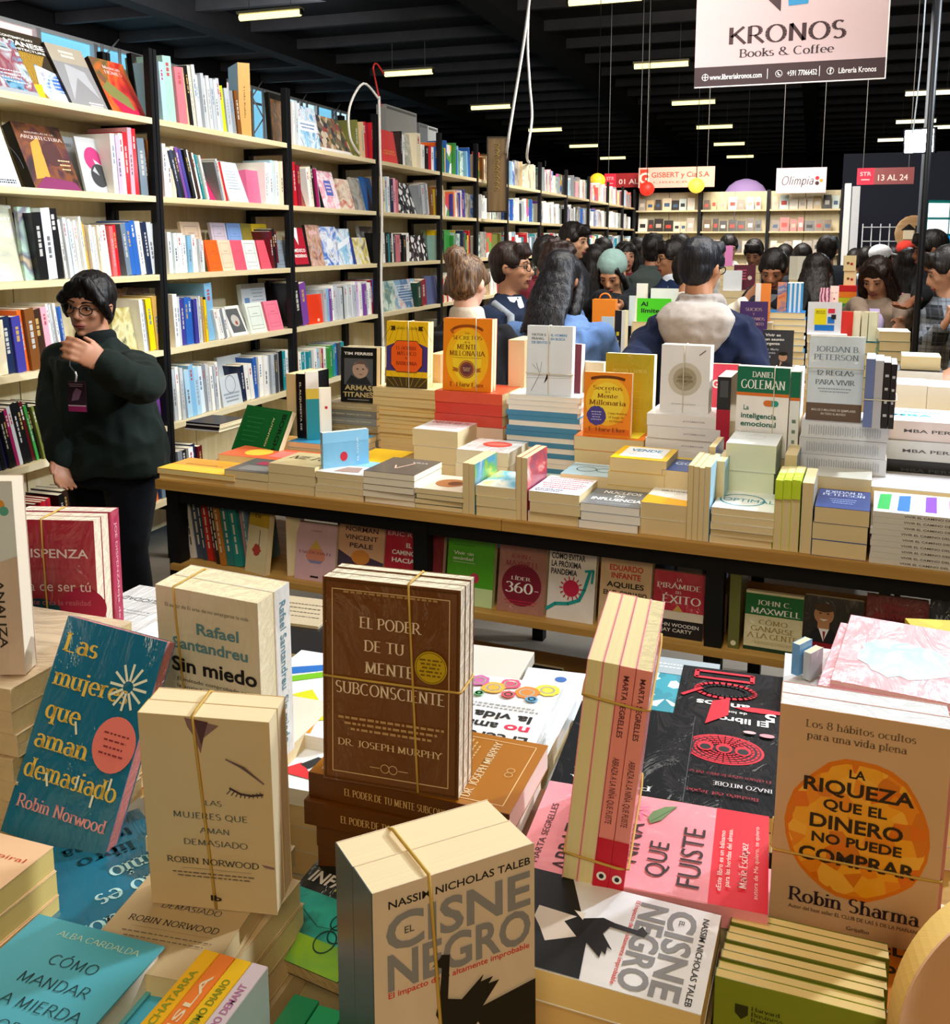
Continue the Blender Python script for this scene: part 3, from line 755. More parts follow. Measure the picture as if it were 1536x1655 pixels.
face('A', 3, 614, 649, .25, 'e04a48', 8, art=lambda a: (a.t('LEYENDA', .5, .38, .05, 'e8b060', w=.5, f='s'), a.t('CUENTOS', .5, .3, .05, 'e8b060', w=.6, f='s')), desc='coral red')
spines('A', 3, 650, 656, 2, .25, 4, 'k w', .2); face('A', 3, 657, 673, .26, ART('d8d8d0 909488 b8b8b0', 14, 'n', 33), 6, desc='grey patterned'); spines('A', 3, 673, 680, 1, .27, 2, 'c', .2)
spines('A', 3, 681, 712, 7, .20, 1, 'w k k r w b sk', .18)
# row B ----------------------------------------------------------
face('B', 0, -45, 35, .29, 'dfe6ea', 20, t=.03, art=lambda a: (a.ring(.7, .3, .5, '4a5a68', .008, 0, 80), lines(a, .5, .95, .05, .12, 2, '2a3a48', .012)), desc='pale blue-white line-drawn', spine='101012')
def a_arq(a): a.poly([(.1, .15), (.25, .7), (.45, .8), (.4, .2)], 'd8923a'); a.poly([(.0, .0), (1, 0), (.9, .14), (.3, .2)], '7a2a5a'); a.disc(.62, .55, .2, '4a2a2a', .18); lines(a, .7, .95, .3, .5, 3, 'e8c898', .01); a.t('MARAVILLAS DE LA', .5, .86, .025, 'e8d8d0', w=.6, f='s'); a.t('ARQUITECTURA', .52, .79, .05, 'e8d8d0', w=.85, f='s')
face('B', 0, 58, 134, .30, BUSY['arch'], 22, t=.05, art=a_arq, spine='101010', desc='brown vaulted-hall-covered')
face('B', 0, 100, 140, .26, 'aab2b8', 14, t=.01, x=-3.16, art=lambda a: a.t('CURATED', .5, .85, .05, '3a4248', w=.7, f='b'), desc='light grey titled')
def a_discs(a): a.disc(.5, .62, .3, 'b0326e'); a.poly([(.5, .62), (.8, .5), (.62, .42)], 'c8ccd0'); a.disc(.62, .32, .3, '35373a'); a.poly([(.5, .48), (.62, .32), (.4, .4)], 'a8acb0'); a.rect(.1, .0, .3, .02, '30a040')
face('B', 0, 140, 184, .25, 'b4b8bb', 12, art=a_discs, t=.012, desc='grey with pink and dark discs')
spines('B', 0, 185, 206, 3, .27, 3, 'w li2 w', .2); spines('B', 0, 206, 226, 3, .30, 2, 'r pk r', .22); spines('B', 0, 228, 240, 1, .27, 4, 's', .2); spines('B', 0, 241, 254, 2, .27, 6, 'db br', .2)
spines('B', 1, 270, 287, 3, .26, 2, 'pw w c', .2); spines('B', 1, 289, 331, 9, .25, 17, 'n k p i db k w db w', .2); spines('B', 1, 332, 341, 3, .23, 18, 'te w k', .2)
face('B', 1, 341, 357, .24, 'e0306a', 20, art=lambda a: (a.t('DANCE', .5, .5, .07, W_, w=.8, f='h'), a.disc(.7, .75, .14, 'f4c8d4')), desc='hot pink')
spines('B', 1, 358, 372, 4, .22, 18, 'g lg e r', .2)
face('B', 1, 373, 403, .24, 'd4dee6', 20, art=lambda a: lines(a, .15, .8, .3, .8, 7, '6a8aa8', .006), desc='pale blue card')
face('B', 1, 403, 429, .19, 'd8688e', 6, t=.07, desc='pink boxed', spine='d05a84'); spines('B', 1, 430, 469, 10, .25, 1, 'w pb w lb w w c dr w w', .2)
spines('B', 2, 478, 488, 2, .26, 5, 'r cr', .2); face('B', 2, 488, 501, .27, ART('8a2020 3a1814 c04a30', 9, 'n', 34), 12, desc='dark red picture'); spines('B', 2, 502, 521, 5, .26, 11, 'w c k ma lg', .2)
def a_flor(a): a.rect(.35, .35, .75, .75, '5a6ab8'); lines(a, .4, .7, .42, .7, 3, 'f4d4de', .02)
face('B', 2, 525, 552, .26, BUSY['floral'], 16, t=.03, art=a_flor, spine='18161a', desc='pink floral with blue label')
face('B', 2, 556, 575, .22, ART('c04838 e8dcc8 a86a50', 9, 'n', 35), 16, t=.02, desc='cream and red'); face('B', 2, 577, 592, .24, BUSY['stone'], 14, desc='grey-blue picture'); face('B', 2, 592, 611, .25, 'blue' if False else '20589a', 12, art=lambda a: a.poly([(.2, 0), (.6, 0), (.5, .75)], '2a2438'), desc='bright blue')
spines('B', 3, 616, 646, 7, .26, 3, 'e c lb w n pk ro', .2); face('B', 3, 648, 679, .25, BUSY['bw'], 14, art=None, desc='black and white map'); spines('B', 3, 680, 697, 4, .25, 12, 'g si g lg', .2); spines('B', 3, 698, 709, 3, .23, 5, 'br mu br', .2)
# row C ----------------------------------------------------------
face('C', 0, -45, 42, .31, ART('9a9c9c c8ccb0 d0c8d8 7a7c7c', 5, 'n', 36), 10, art=lambda a: (a.t('CONTEMPORARY', .5, .82, .05, W_, w=.9, f='b'), a.t('HOUSES', .5, .74, .05, W_, w=.5, f='b')), desc='grey photo-covered')
face('C', 0, 42, 63, .30, ART('8ab0a0 b0d0c0 6a6a80 c8b890', 7, 'n', 37), 4, desc='pale green photo', x=-3.05)
spines('C', 0, 63, 108, 3, .29, 5, 'k pb k', .24); spines('C', 0, 109, 142, 8, .26, 7, 'w lg w pb w w w w', .2); spines('C', 0, 143, 150, 2, .24, 7, 'y ta', .2); spines('C', 0, 151, 176, 7, .23, 6, 'w w lg w c w w', .2)
spines('C', 0, 177, 184, 1, .25, 7, 'w', .2); spines('C', 0, 185, 197, 2, .23, 5, 'co r', .2)
face('C', 0, 190, 202, .25, '2a72c0', 12, art=lambda a: a.ring(.5, .72, .22, W_, .1), desc='blue with white ring', x=-3.12)
spines('C', 0, 207, 262, 7, .25, 8, 's b b w n lg si', .2)
spines('C', 1, 277, 318, 7, .20, 3, 'w pb w w w sk w', .18); spines('C', 1, 319, 333, 3, .17, 3, 'w lg w', .18)
def a_note(c='8a7a68'):
    return lambda a: (a.frame(.14, c, .012), a.line([(.14, .55), (.86, .55)], .01, c), a.line([(.14, .25), (.86, .25)], .01, c), lines(a, .35, .65, .6, .68, 1, c, .008))
for p0, p1, cc, dsc in ((300, 331, 'd8c0a4', 'beige notebook'), (348, 372, 'cabfcc', 'lilac-grey notebook'), (374, 396, '7fa4dc', 'periwinkle blue notebook'), (397, 413, '8a7c28', 'olive notebook'), (414, 438, 'cdb01c', 'mustard yellow notebook')):
    face('C', 1, p0, p1, .17, cc, 10, t=.018, x=-3.13, art=a_note('6a6480'), desc=dsc, dz=.095, name='notebook')
spines('C', 1, 441, 455, 3, .23, 8, 'dr k dr', .2)
for p0, p1, cc, dsc in ((341, 361, 'f4641a', 'orange notebook'), (361, 381, 'e4cdb0', 'pale peach notebook'), (381, 400, 'ee5a70', 'coral pink notebook'), (400, 421, 'dfe8e0', 'pale mint notebook'), (424, 444, 'e8566a', 'coral red notebook'), (448, 469, '7e8c98', 'slate grey notebook')):
    face('C', 1, p0, p1, .17, cc, 12, t=.015, x=-3.035, art=a_note('5a4a48' if cc[0] != 'e' else 'a05a50'), desc=dsc, name='notebook')
face('C', 2, 479, 501, .25, 'b01c30', 12, art=lambda a: (a.poly([(.1, 1), (.6, 1), (.5, .55)], W_), a.t('MEXICO', .5, .42, .09, W_, w=.8, f='h'), a.t('MODERNO', .5, .28, .08, W_, w=.85, f='h'), a.rect(0, 0, 1, .06, '201012')), desc='crimson and white titled', spine='3a1018')
face('C', 2, 504, 526, .27, BUSY['mauve'], 10, art=lambda a: a.t('INDIA', .5, .82, .1, 'f0c0c8', w=.6, f='b'), desc='mauve patterned', spine='2a2024'); face('C', 2, 526, 551, .26, BUSY['indigo'], 9, art=lambda a: a.disc(.5, .55, .2, 'e4e8ee', .16, rough=.3), desc='royal blue with white face'); face('C', 2, 551, 573, .25, BUSY['blueart'], 10, art=lambda a: a.poly([(.0, .4), (.9, .62), (.9, .78), (.0, .56)], 'e8eef4'), desc='light blue banded')
face('C', 2, 577, 599, .19, ART('26328a d8c860 e8e4d8 2a3aa0', 9, 'n', 38), 12, t=.03, x=-3.035, desc='indigo and yellow', spine='22307a'); face('C', 2, 585, 609, .27, ART('28221e 4a4844 c8ccd0', 8, 'n', 39), 6, x=-3.14, desc='dark patterned')
spines('C', 3, 617, 641, 7, .22, 4, 'k w k te k w dg', .2); spines('C', 3, 641, 648, 1, .20, 4, 'ro', .2); spines('C', 3, 648, 663, 3, .22, 3, 'k k w', .2); face('C', 3, 664, 692, .21, BUSY['bw'], 8, desc='black-edged grey'); face('C', 3, 688, 708, .26, BUSY['green'], 5, x=-3.14, desc='dark green dotted')
# row D ----------------------------------------------------------
spines('D', 0, -6, 14, 1, .22, 3, 'c', .2); spines('D', 0, 14, 44, 2, .24, 5, 'n i', .2); spines('D', 0, 44, 51, 1, .25, 6, 'o', .2); spines('D', 0, 51, 82, 2, .26, 6, 'br db', .2); spines('D', 0, 82, 92, 1, .27, 7, 'pk', .2); spines('D', 0, 92, 112, 5, .27, 8, 'w lg w pb b', .2)
face('D', 0, 188, 232, .22, BUSY['olive'], 6, desc='olive yellow magazine'); spines('D', 0, 233, 244, 2, .25, 6, 'w g', .2); spines('D', 0, 245, 272, 3, .27, 6, 'y ta y', .2, pgc='efe2b0'); face('D', 0, 188, 250, .30, BUSY['brown'], 3, x=-3.2, desc='brown and green landscape picture')
spines('D', 1, 283, 297, 2, .26, 3, 'w lg', .2); spines('D', 1, 297, 322, 4, .25, 3, 'i b b i', .2); spines('D', 1, 322, 329, 2, .24, 3, 'w lg', .2); spines('D', 1, 330, 340, 3, .24, 4, 'ta y k', .2); spines('D', 1, 340, 352, 1, .31, 4, 'sk', .23); spines('D', 1, 353, 376, 5, .17, 16, 'w w g w lg', .16)
face('D', 1, 376, 404, .18, 'e6e6e2', 24, t=.02, art=lambda a: (a.rect(.14, .1, .86, .9, '55585a'), a.disc(.5, .5, .22, 'b8b4ae', .2), a.disc(.52, .42, .07, '9a4a3a')), desc='white-bordered grey portrait')
face('D', 1, 398, 436, .28, 'dce6ea', 6, t=.03, x=-3.16, art=lambda a: (a.rect(.1, .4, .3, .7, '6a90c0'), lines(a, .4, .9, .6, .9, 4, '8aa0b8', .01)), desc='white and blue box-like')
face('D', 1, 407, 433, .18, 'dce6dc', 14, t=.02, x=-3.04, art=a_note(), desc='mint white notebook', name='notebook'); face('D', 1, 437, 459, .18, 'f07a92', 14, t=.02, x=-3.04, art=a_note('b04a64'), desc='bright pink notebook', name='notebook'); face('D', 1, 443, 472, .29, '141214', 6, x=-3.15, desc='black portfolio')
spines('D', 2, 479, 500, 2, .28, 10, 'k p', .24); face('D', 2, 500, 523, .19, 'e43a18', 4, t=.03, art=lambda a: a.rect(.6, .06, .75, .16, 'f0c0a0'), desc='orange-red folder', x=-3.035)
spines('D', 2, 525, 562, 9, .23, 4, 'si sk p w lg si lg k lg', .19); spines('D', 2, 562, 603, 12, .24, 5, 'w lg w si w li2 w lg p lg w w', .19); spines('D', 2, 603, 610, 2, .26, 6, 'cr b', .21)
face('D', 3, 617, 641, .23, BUSY['teal'], 6, desc='cream and teal wrapped'); face('D', 3, 641, 674, .23, ART('8ab0cc c8d8e4 5a80a8 d8b8b8', 16, 'v', 40), 6, art=lambda a: lines(a, .1, .9, .2, .85, 7, 'e8eef4', .014), desc='grey-blue lettered'); spines('D', 3, 675, 682, 1, .20, 8, 'dgr', .18); spines('D', 3, 682, 690, 1, .21, 8, 'cr', .18); face('D', 3, 691, 709, .24, '5c6490', 6, desc='slate purple', x=-3.05)
# row E ----------------------------------------------------------
spines('E', 0, -2, 16, 3, .22, 10, 'n k i', .2); spines('E', 0, 16, 34, 3, .25, 12, 'k k ma', .2); spines('E', 0, 34, 40, 1, .27, 12, 'lg', .2); spines('E', 0, 40, 62, 3, .27, 12, 'k k dr', .2); spines('E', 0, 62, 75, 3, .25, 13, 'gr k ol', .2); spines('E', 0, 76, 100, 4, .24, 13, 'k w k g', .2)
spines('E', 0, 224, 270, 8, .24, 6, 'te g g si n i p k', .2)
spines('E', 1, 285, 304, 4, .27, 3, 'si w lg g', .2); spines('E', 1, 304, 336, 4, .27, 6, 'lb sk lb pb', .2); spines('E', 1, 336, 358, 5, .26, 5, 'g lg w si w', .2)
face('E', 1, 362, 393, .17, 'ccd4da', 8, t=.03, x=-3.035, art=lambda a: (a.ring(.5, .7, .25, '6a7a88', .02), lines(a, .1, .9, .1, .45, 3, '8a98a4', .03)), desc='pale cloud-covered'); face('E', 1, 360, 398, .26, 'dfe8ee', 6, x=-3.13, desc='pale blue sheet-like'); spines('E', 1, 396, 414, 3, .22, 8, 'n w w', .18)
spines('E', 1, 415, 421, 1, .25, 4, 'b', .18); spines('E', 1, 422, 440, 3, .25, 2, 'w w lg', .2); spines('E', 1, 441, 470, 6, .25, 2, 'si dg g k te w', .2)
spines('E', 2, 479, 560, 18, .22, 2, 'ta w te lb te g w lb e ma w gr gr te b dg te te', .19)
# row F ----------------------------------------------------------
spines('F', 0, 24, 50, 5, .20, 10, 'o w c gr w', .18); spines('F', 0, 66, 92, 5, .19, 4, 'dr r r cr r', .18); spines('F', 0, 104, 140, 4, .20, 6, 'k db k k', .18)
spines('F', 0, 226, 268, 7, .25, 3, 'r co r r o n s', .2)
spines('F', 1, 285, 330, 6, .22, 3, 'dg g k w n dr', .2)
# ---- beyond the fourth bay: all the further shelf books, joined
def far_books():
    mb = MB(); rr = random.Random(5)
    pal = {4: ('sk b b gr y o', 'o e w pk ro i g', 'lm gr n r y ta mu', 'w k r w c', 'si g w'), 5: ('br c e', 'w w k lg', 'c w e ol lg', 'c r e w', 'w g'), }
    gen = ['w c lb e co w g pk', 'w pb b k p w w lg', 'w lb s w te r w pb', 'w w lb g c s w', 'g c w k b']
    for i in range(4, 12):
        ps = pal.get(i, gen); y0, y1 = BAYS[i] + .05, BAYS[i + 1] - .05
        for r, z in enumerate((2.1805, 1.8155, 1.4405, 1.0705, .6905)):
            cs = ps[r].split(); y = y0
            while y < y1 - .06:
                h = rr.uniform(.19, .26) if r else rr.uniform(.2, .28); c = P(CC[rr.choice(cs)], .4, .3)
                if rr.random() < .2:
                    wd = min(rr.uniform(.14, .2), y1 - y); mb.box((-3.09, y, z), (-3.06, y + wd, z + h), rr.choice([c, BUSY['rain'], BUSY['teal'], BUSY['stone'], BUSY['indigo'], c])); y += wd + .01
                else:
                    t = rr.uniform(.018, .04); a = rr.choice((0, .06, .12)); T = T3(-3.03, y, z) @ Matrix.Rotation(a, 4, 'X')
                    mb.box((-.17, 0, 0), (0, t, h), c, T); mb.box((-.168, .003, .002), (-.004, t - .003, h + .0008), PG('e9dfc6'), T)
                    if rr.random() < .5: mb.box((0, t * .35, h * .35), (.0006, t * .65, h * .75), P(rr.choice(('5a5a5e', 'c8c8c4', 'b04a50', '65859a')), .5), T)
                    y += t + .002
    return mb
far_books().build('distant_books', None, label='rows of books filling the distant bookcases along the left wall', cat='books', kind='stuff')
mb = MB(); rr = random.Random(11)
for i in range(3):
    for r, z in enumerate((2.1405, 1.7705, 1.4005, 1.0305)):
        x = ex[i] + .06
        while x < ex[i + 1] - .16:
            wd = rr.uniform(.09, .16); h = rr.uniform(.17, .24); dark = (r == 1 and i > 0) or rr.random() < .2
            c = rr.choice(['3a3634', '2a2624', '5a4a3c', '70583c', 'a04030'] if dark else ['e8dcc8', 'd8c8ac', 'f0e8dc', 'b8b0a4', 'c8d8d4', 'd0b888', '8a7a68'])
            T = T3(x, YE + .05, z) @ RX(-10)
            mb.box((0, 0, 0), (wd, .03, h), P(c, .4, .3), T); mb.box((wd * .2, -.001, h * .3), (wd * .8, 0, h * .6), P(rr.choice(['c0b0a0', '2a2a2a', 'c04030', 'e8e0d0', '3a5a7a']), .4), T)
            x += wd + rr.uniform(.004, .03)
mb.build('distant_books', None, label='face-out books on the bookcases closing the far end', cat='books', kind='stuff')
# loose things on top of and beside the bookcases
for k, (p0, p1, y0, y1, c, d) in enumerate([(622, 672, 168, 200, '8c8c88', 'long grey carton lying behind the coral book on the bookcase top'), (676, 690, 198, 224, '6a6e72', 'small grey carton standing on the bookcase top beside the white tag'), (690, 706, 203, 224, 'b4b8b8', 'pale small carton with white tag on the bookcase top')]):
    A = atX(p0, y1, -3.22); B = atX(p1, y1, -3.22); top = atX(p0, y0, -3.22).z; z0 = 2.181 if k == 0 else A.z
    mb = MB(); z0 = 2.181; mb.box((-3.29, A.y, z0), (-3.21, B.y, top), P(c, .7)); mb.box((-3.209, A.y + .02, top - .03), (-3.208, B.y - .02, top - .012), P('5a5a58', .7))
    mb.build('carton', None, label=d, cat='box')
pl = thing('wooden_plaque', 'tall narrow wooden plaque with gilt carved lettering fixed to a bookcase edge', 'plaque', TR(atX(787, 343, -2.95), 20))
mb = MB(); mb.box((0, 0, 0), (.19, .03, .70), WOOD('6a5028', '8a6c3c', 'z')); mb.build('board', pl)
mb = MB(); mb.box((.0, -.006, 0), (.012, .0, .70), P('3a2a18')); mb.box((.178, -.006, 0), (.19, 0, .70), P('3a2a18')); mb.box((0, -.006, .688), (.19, 0, .70), P('3a2a18')); mb.box((0, -.006, 0), (.19, 0, .012), P('3a2a18'))
mb.build('frame', pl)
mb = MB()
for k in range(9): zz = .62 - k * .05; mb.tube([(.07, -.003, zz), (.095, -.003, zz + .02), (.12, -.003, zz), (.10, -.003, zz - .018), (.08, -.003, zz - .012)], .003, P('caa648', .35, metal=.6), 5)
mb.build('gilt_lettering', pl)
def cable(pts, r, col, label, n=6):
    P_ = [V(p) for p in pts]; out = []
    for i in range(len(P_) - 1):
        p0, p1, p2, p3 = P_[max(i - 1, 0)], P_[i], P_[i + 1], P_[min(i + 2, len(P_) - 1)]
        for k in range(n):
            t = k / n; out.append(.5 * ((2 * p1) + (-p0 + p2) * t + (2 * p0 - 5 * p1 + 4 * p2 - p3) * t * t + (-p0 + 3 * p1 - 3 * p2 + p3) * t ** 3))
    out.append(P_[-1]); mb = MB(); mb.tube(out, r, P(col, .45), 6)
    return mb.build('cable', None, label=label, cat='cable')
cable([atd(863, -60, 9.0), atd(848, 60, 9.0), atd(832, 160, 9.0), atd(820, 238, 9.0), atX(817, 262, -2.96)], .014, 'e6e2dc', 'straight white cable dropping from the ceiling to the bookcases, the left one')
cable([atd(858, -60, 9.3), atd(853, 60, 9.3), atd(856, 130, 9.3), atd(860, 190, 9.3), atd(852, 250, 9.3), atX(856, 263, -3.05)], .013, 'e2ded8', 'wavy white cable dropping from the ceiling to the bookcases, the right one')
y6 = 6.50
cable([(-2.975, y6, 2.62), (-2.972, y6, 2.2), (-2.97, y6 + .01, 1.8), (-2.975, y6 - .01, 1.3), (-2.965, y6 - .015, 1.0), (-2.97, y6, .62)], .010, 'dcdad4', 'white power cable running down the post between third and fourth bookcase')
cable([(-2.975, y6, 2.60), (-3.0, y6 - .2, 2.68), (-3.02, y6 - .38, 2.5), (-3.02, y6 - .38, 2.3), (-3.03, y6 - .22, 2.2)], .009, 'e6e4de', 'white cable looping over the books at the end of the third bookcase')
cable([(-2.97, y6 + .02, 2.55), (-2.99, y6 - .02, 2.72), (-2.97, y6 - .1, 2.80), (-2.98, y6 - .02, 2.84), (-2.96, y6 + .06, 2.78)], .007, 'b83028', 'short red wire twisted at the top of the bookcase post')

# ================================================================= signs
def sign(name, pts, label, face_m, art, Y=None, wires=True, cat='sign', frame='d8d4d0'):
    (x0, y0), (x1, y1) = pts
    A = atY(x0, y1, Y); B = atY(x1, y1, Y); z1 = atY((x0 + x1) / 2, y0, Y).z; z0 = (A.z + B.z) / 2; wd = B.x - A.x; h = z1 - z0
    s_ = thing(name, label, cat, T3(A.x, Y, z0))
    mb = MB(); mb.box((0, 0, 0), (wd, .02, h), face_m); pn = mb.build('panel', s_)
    a = Art(wd, h); art(a); a.build(pn, 'lettering')
    if wires:
        for q in (.1, .9):
            mb = MB(); mb.tube([(wd * q, .01, h), (wd * q, .01, 5.9 - z0)], .006, P('8a8a8a'), 5); mb.build('hanging_wire', s_)
    return s_
def a_kronos(a):
    a.rect(0, 0, 1, .105, '3c2a2c')
    a.t('KRONOS', .485, .255, .085, '3a2226', w=.61, f='c'); a.t('Books & Coffee', .487, .165, .04, '3a2a30', w=.49, f='s')
    a.poly([(.385, .62), (.45, .62), (.45, .36), (.385, .42)], '3a2226')
    a.poly([(.455, .66), (.54, .58), (.595, .44), (.59, .39), (.49, .385), (.48, .47), (.455, .5)], '2a86b8'); a.poly([(.555, .60), (.60, .53), (.61, .42), (.6, .415), (.585, .52), (.545, .585)], '2a86b8')
    for cx, i in ((.06, 0), (.455, 1), (.72, 2)): a.ring(cx, .053, .017, 'f0eeee', .004)
    a.line([(.045, .053), (.075, .053)], .004, 'f0eeee'); a.line([(.06, .035), (.06, .071)], .004, 'f0eeee')
    a.t('f', .722, .053, .028, 'f0eeee', f='b'); a.line([(.450, .060), (.452, .048), (.462, .046)], .006, 'f0eeee')
    a.t('www.libreriakronos.com', .225, .053, .028, 'f0eeee', w=.28, f='b'); a.t('+591 77066452', .575, .053, .028, 'f0eeee', w=.155, f='b'); a.t('Librería Kronos', .855, .053, .028, 'f0eeee', w=.19, f='b')
    a.line([(.395, .03), (.395, .08)], .003, 'f0eeee'); a.line([(.665, .03), (.665, .08)], .003, 'f0eeee'); a.line([(.004, .003), (.996, .003)], .006, 'f4f2f0')
    a.line([(.996, .003), (.996, .997)], .006, 'f4f2f0')
KY = 5.42
sg = thing('hanging_banner', 'large pale pink hanging banner with dark lettering and blue book emblem', 'sign', T3(atY(1122, 143, KY).x, KY, atY(1122, 143, KY).z) @ Matrix.Rotation(radians(0), 4, 'Z'))
kw = (atY(1432, 131, KY) - atY(1122, 143, KY)).x
mb = MB(); mb.box((0, 0, 0), (kw, .012, 1.0), P('c8b0b2', .6, amt=.03)); pn = mb.build('panel', sg)
a = Art(kw, 1.0); a_kronos(a); a.build(pn, 'lettering')
mb = MB(); mb.box((-.01, -.004, .99), (kw + .01, .016, 1.02), STEEL); mb.build('top_rail', sg)
for q in (.06, .94):
    mb = MB(); mb.tube([(kw * q, .006, 1.0), (kw * q, .006, 5.9 - 2.4)], .004, P('9a9a9a'), 5); mb.build('hanging_wire', sg)
def a_gis(a):
    a.rect(0, 0, 1, 1, 'f0b8a8'); a.rect(.02, .08, .13, .92, 'e8402c'); a.t('G', .075, .5, .55, 'f8d8cc', f='h')
    a.t('GISBERT y Cia S.A', .55, .64, .26, 'e0442c', w=.76, f='b'); a.t('LIBRERIA', .5, .27, .10, 'e07058', w=.62, f='n')
sign('hanging_sign', ((1032, 270), (1155, 303)), 'salmon pink hanging sign with red lettering above the far bookcases', P('f0b8a8', .4), a_gis, 17.2)
def a_oli(a): a.t('Olimpia', .42, .5, .34, '2a2426', w=.64, f='j', sh=.25); a.disc(.82, .58, .04, 'c02030'); a.disc(.82, .38, .04, '401820'); a.disc(.90, .48, .035, 'e09a30')
sign('hanging_sign', ((1254, 271), (1335, 312)), 'pale mauve hanging sign with handwritten-style dark name and three dots', P('dccbd6', .4), a_oli, 17.1)
def a_str(s, q):
    def f(a): a.rect(0, 0, .3, 1, 'ee2c48'); a.t('STR', .15, .66, .24, 'f8c0c8', w=.2, f='b'); a.line([(.08, .3), (.22, .3)], .02, 'f8c0c8'); a.t(s, .62, .42, .36, 'f0d8d4', w=q, f='b')
    return f
sign('hanging_sign', ((1385, 271), (1477, 298)), 'red and brown hanging direction sign at the right, above the crowd', P('8c4a4c', .4), a_str('13 AL 24', .55), 16.0)
sign('hanging_sign', ((977, 280), (1040, 303)), 'red hanging direction sign partly behind the salmon sign', P('a8282c', .4), a_str('01 AL', .5), 17.6)
def lantern(px, py, r, col, label, d=16.5, s=1.2):
    c = atd(px, py, d); t = thing('paper_lantern', label, 'lantern', Matrix.Translation(c))
    mb = MB(); mb.ell((0, 0, 0), (r, 0, 0), (0, r, 0), (0, 0, r * .92), GLOW(col, s), 16, 9); mb.build('shade', t)
    mb = MB(); mb.tube([(0, 0, r * .9), (0, 0, 5.9 - c.z)], .006, STEEL, 5); mb.build('hanging_wire', t)
lantern(1046, 305, .13, 'f02a1c', 'small red glowing paper lantern under the salmon sign'); lantern(1126, 300, .14, 'f4d048', 'yellow glowing paper lantern under the salmon sign')
lantern(1205, 322, .42, 'c4a4dc', 'large lilac paper lantern half hidden behind the far bookcases', 18.6, .5); lantern(966, 292, .13, 'f0b428', 'orange-yellow paper lantern above the distant left bookcases', 15.6, .9)

# ---- floodlight and poles
fl = atd(1486, 228, 8.0)
ft = thing('floodlight', 'bright white rectangular floodlight on the pole at the upper right', 'lamp', Matrix.Translation(fl) @ (V((-.35, -1, -.12)).to_track_quat('-Y', 'Z').to_matrix().to_4x4()))
mb = MB(); mb.box((-.125, 0, -.105), (.125, .06, .105), STEEL); mb.build('housing', ft)
mb = MB(); mb.box((-.11, -.006, -.09), (.11, 0, .09), GLOW('eaf4ff', 60)); mb.build('lens', ft)
mb = MB(); mb.tube([(-.11, .02, 0), (-.11, .1, .08), (.11, .1, .08), (.11, .02, 0)], .01, STEEL, 6); mb.build('bracket', ft)
p0 = atd(1507, 100, 8.2); mb = MB(); mb.tube([(0, 0, 0), (0, 0, 3.6)], .03, P('5a6068', .5), 10); mb.box((-.1, -.1, 0), (.1, .1, .02), STEEL)
mb.build('steel_pole', None, M=T3(p0.x, p0.y, 0), label='grey steel pole behind the floodlight at the right', cat='pole')
p1 = atd(1478, 575, 4.0); mb = MB(); mb.tube([(0, 0, 0), (0, 0, 2.65)], .013, STEEL, 10); mb.box((-.08, -.08, 0), (.08, .08, .015), STEEL); mb.box((-.02, -.02, 2.62), (.02, .02, 2.66), STEEL)
mb.build('steel_pole', None, M=T3(p1.x, p1.y, 0), label='slim black steel pole rising between the tables at the right', cat='pole')
cable([atd(1499, -40, 6.0), atd(1490, 90, 6.0), atd(1479, 190, 6.0), atd(1475, 215, 6.0)], .005, 'b8c4d0', 'thin pale wire hanging beside the floodlight')
# dark partition, wire racks, round sign and the colourful booth at the right
A, B = atd(1388, 300, 19.0), atd(1500, 300, 19.0)
mb = MB(); mb.box((A.x - .3, A.y, 0), (B.x + 3.5, A.y + .1, 3.3), P('2c3040', .8)); mb.build('dark_partition', None, label='dark blue-grey partition behind the crowd at the right', cat='partition')
rk = thing('wire_rack', 'pale wire display rack in front of the dark partition', 'rack', Matrix.Translation((atd(1395, 370, 14).x, atd(1395, 370, 14).y, 0)))
for k in range(9):
    mb = MB(); mb.tube([(k * .12, 0, 0), (k * .12, 0, 1.85)], .010, P('a8acb4', .4), 5); mb.build('rack_wire', rk)
for k in range(5):
    mb = MB(); mb.tube([(0, -.02, 1.0 + k * .2), (.96, -.02, 1.0 + k * .2)], .008, P('a8acb4', .4), 5); mb.build('rack_wire', rk)
c = atd(1476, 377, 13.0)
rs = thing('round_sign', 'round wooden sign with dark cut-out shapes and red roof', 'sign', Matrix.Translation(c) @ RZ(12))
mb = MB(); mb.ell((0, 0, 0), (.24, 0, 0), (0, .02, 0), (0, 0, .24), WOOD('b8946a', 'a07a4c', 'x'), 20, 9); d_ = mb.build('disc', rs)
mb = MB(); mb.box((-.13, -.035, -.08), (.0, -.02, .04), P('e8d8b8')); mb.box((.02, -.035, -.1), (.14, -.02, .1), P('1c1614')); mb.loft([((-.065, -.028, .04), (.1, 0, 0), (0, .006, 0)), ((-.065, -.028, .12), (.01, 0, 0), (0, .006, 0))], P('1c1614'), 4, False); mb.build('shapes', rs)
mb = MB(); mb.tube([(0, .02, -.24), (0, .02, -c.z)], .02, STEEL, 6); mb.build('stand', rs)
c = atd(1492, 402, 9.0)
cb = thing('notice_board', 'teal-framed panel of coloured squares at the right edge', 'panel', Matrix.Translation((c.x, c.y, 0)) @ RZ(30))
mb = MB(); mb.box((0, 0, 0), (.95, .04, 1.98), P('1f8a8a')); mb.build('frame', cb)
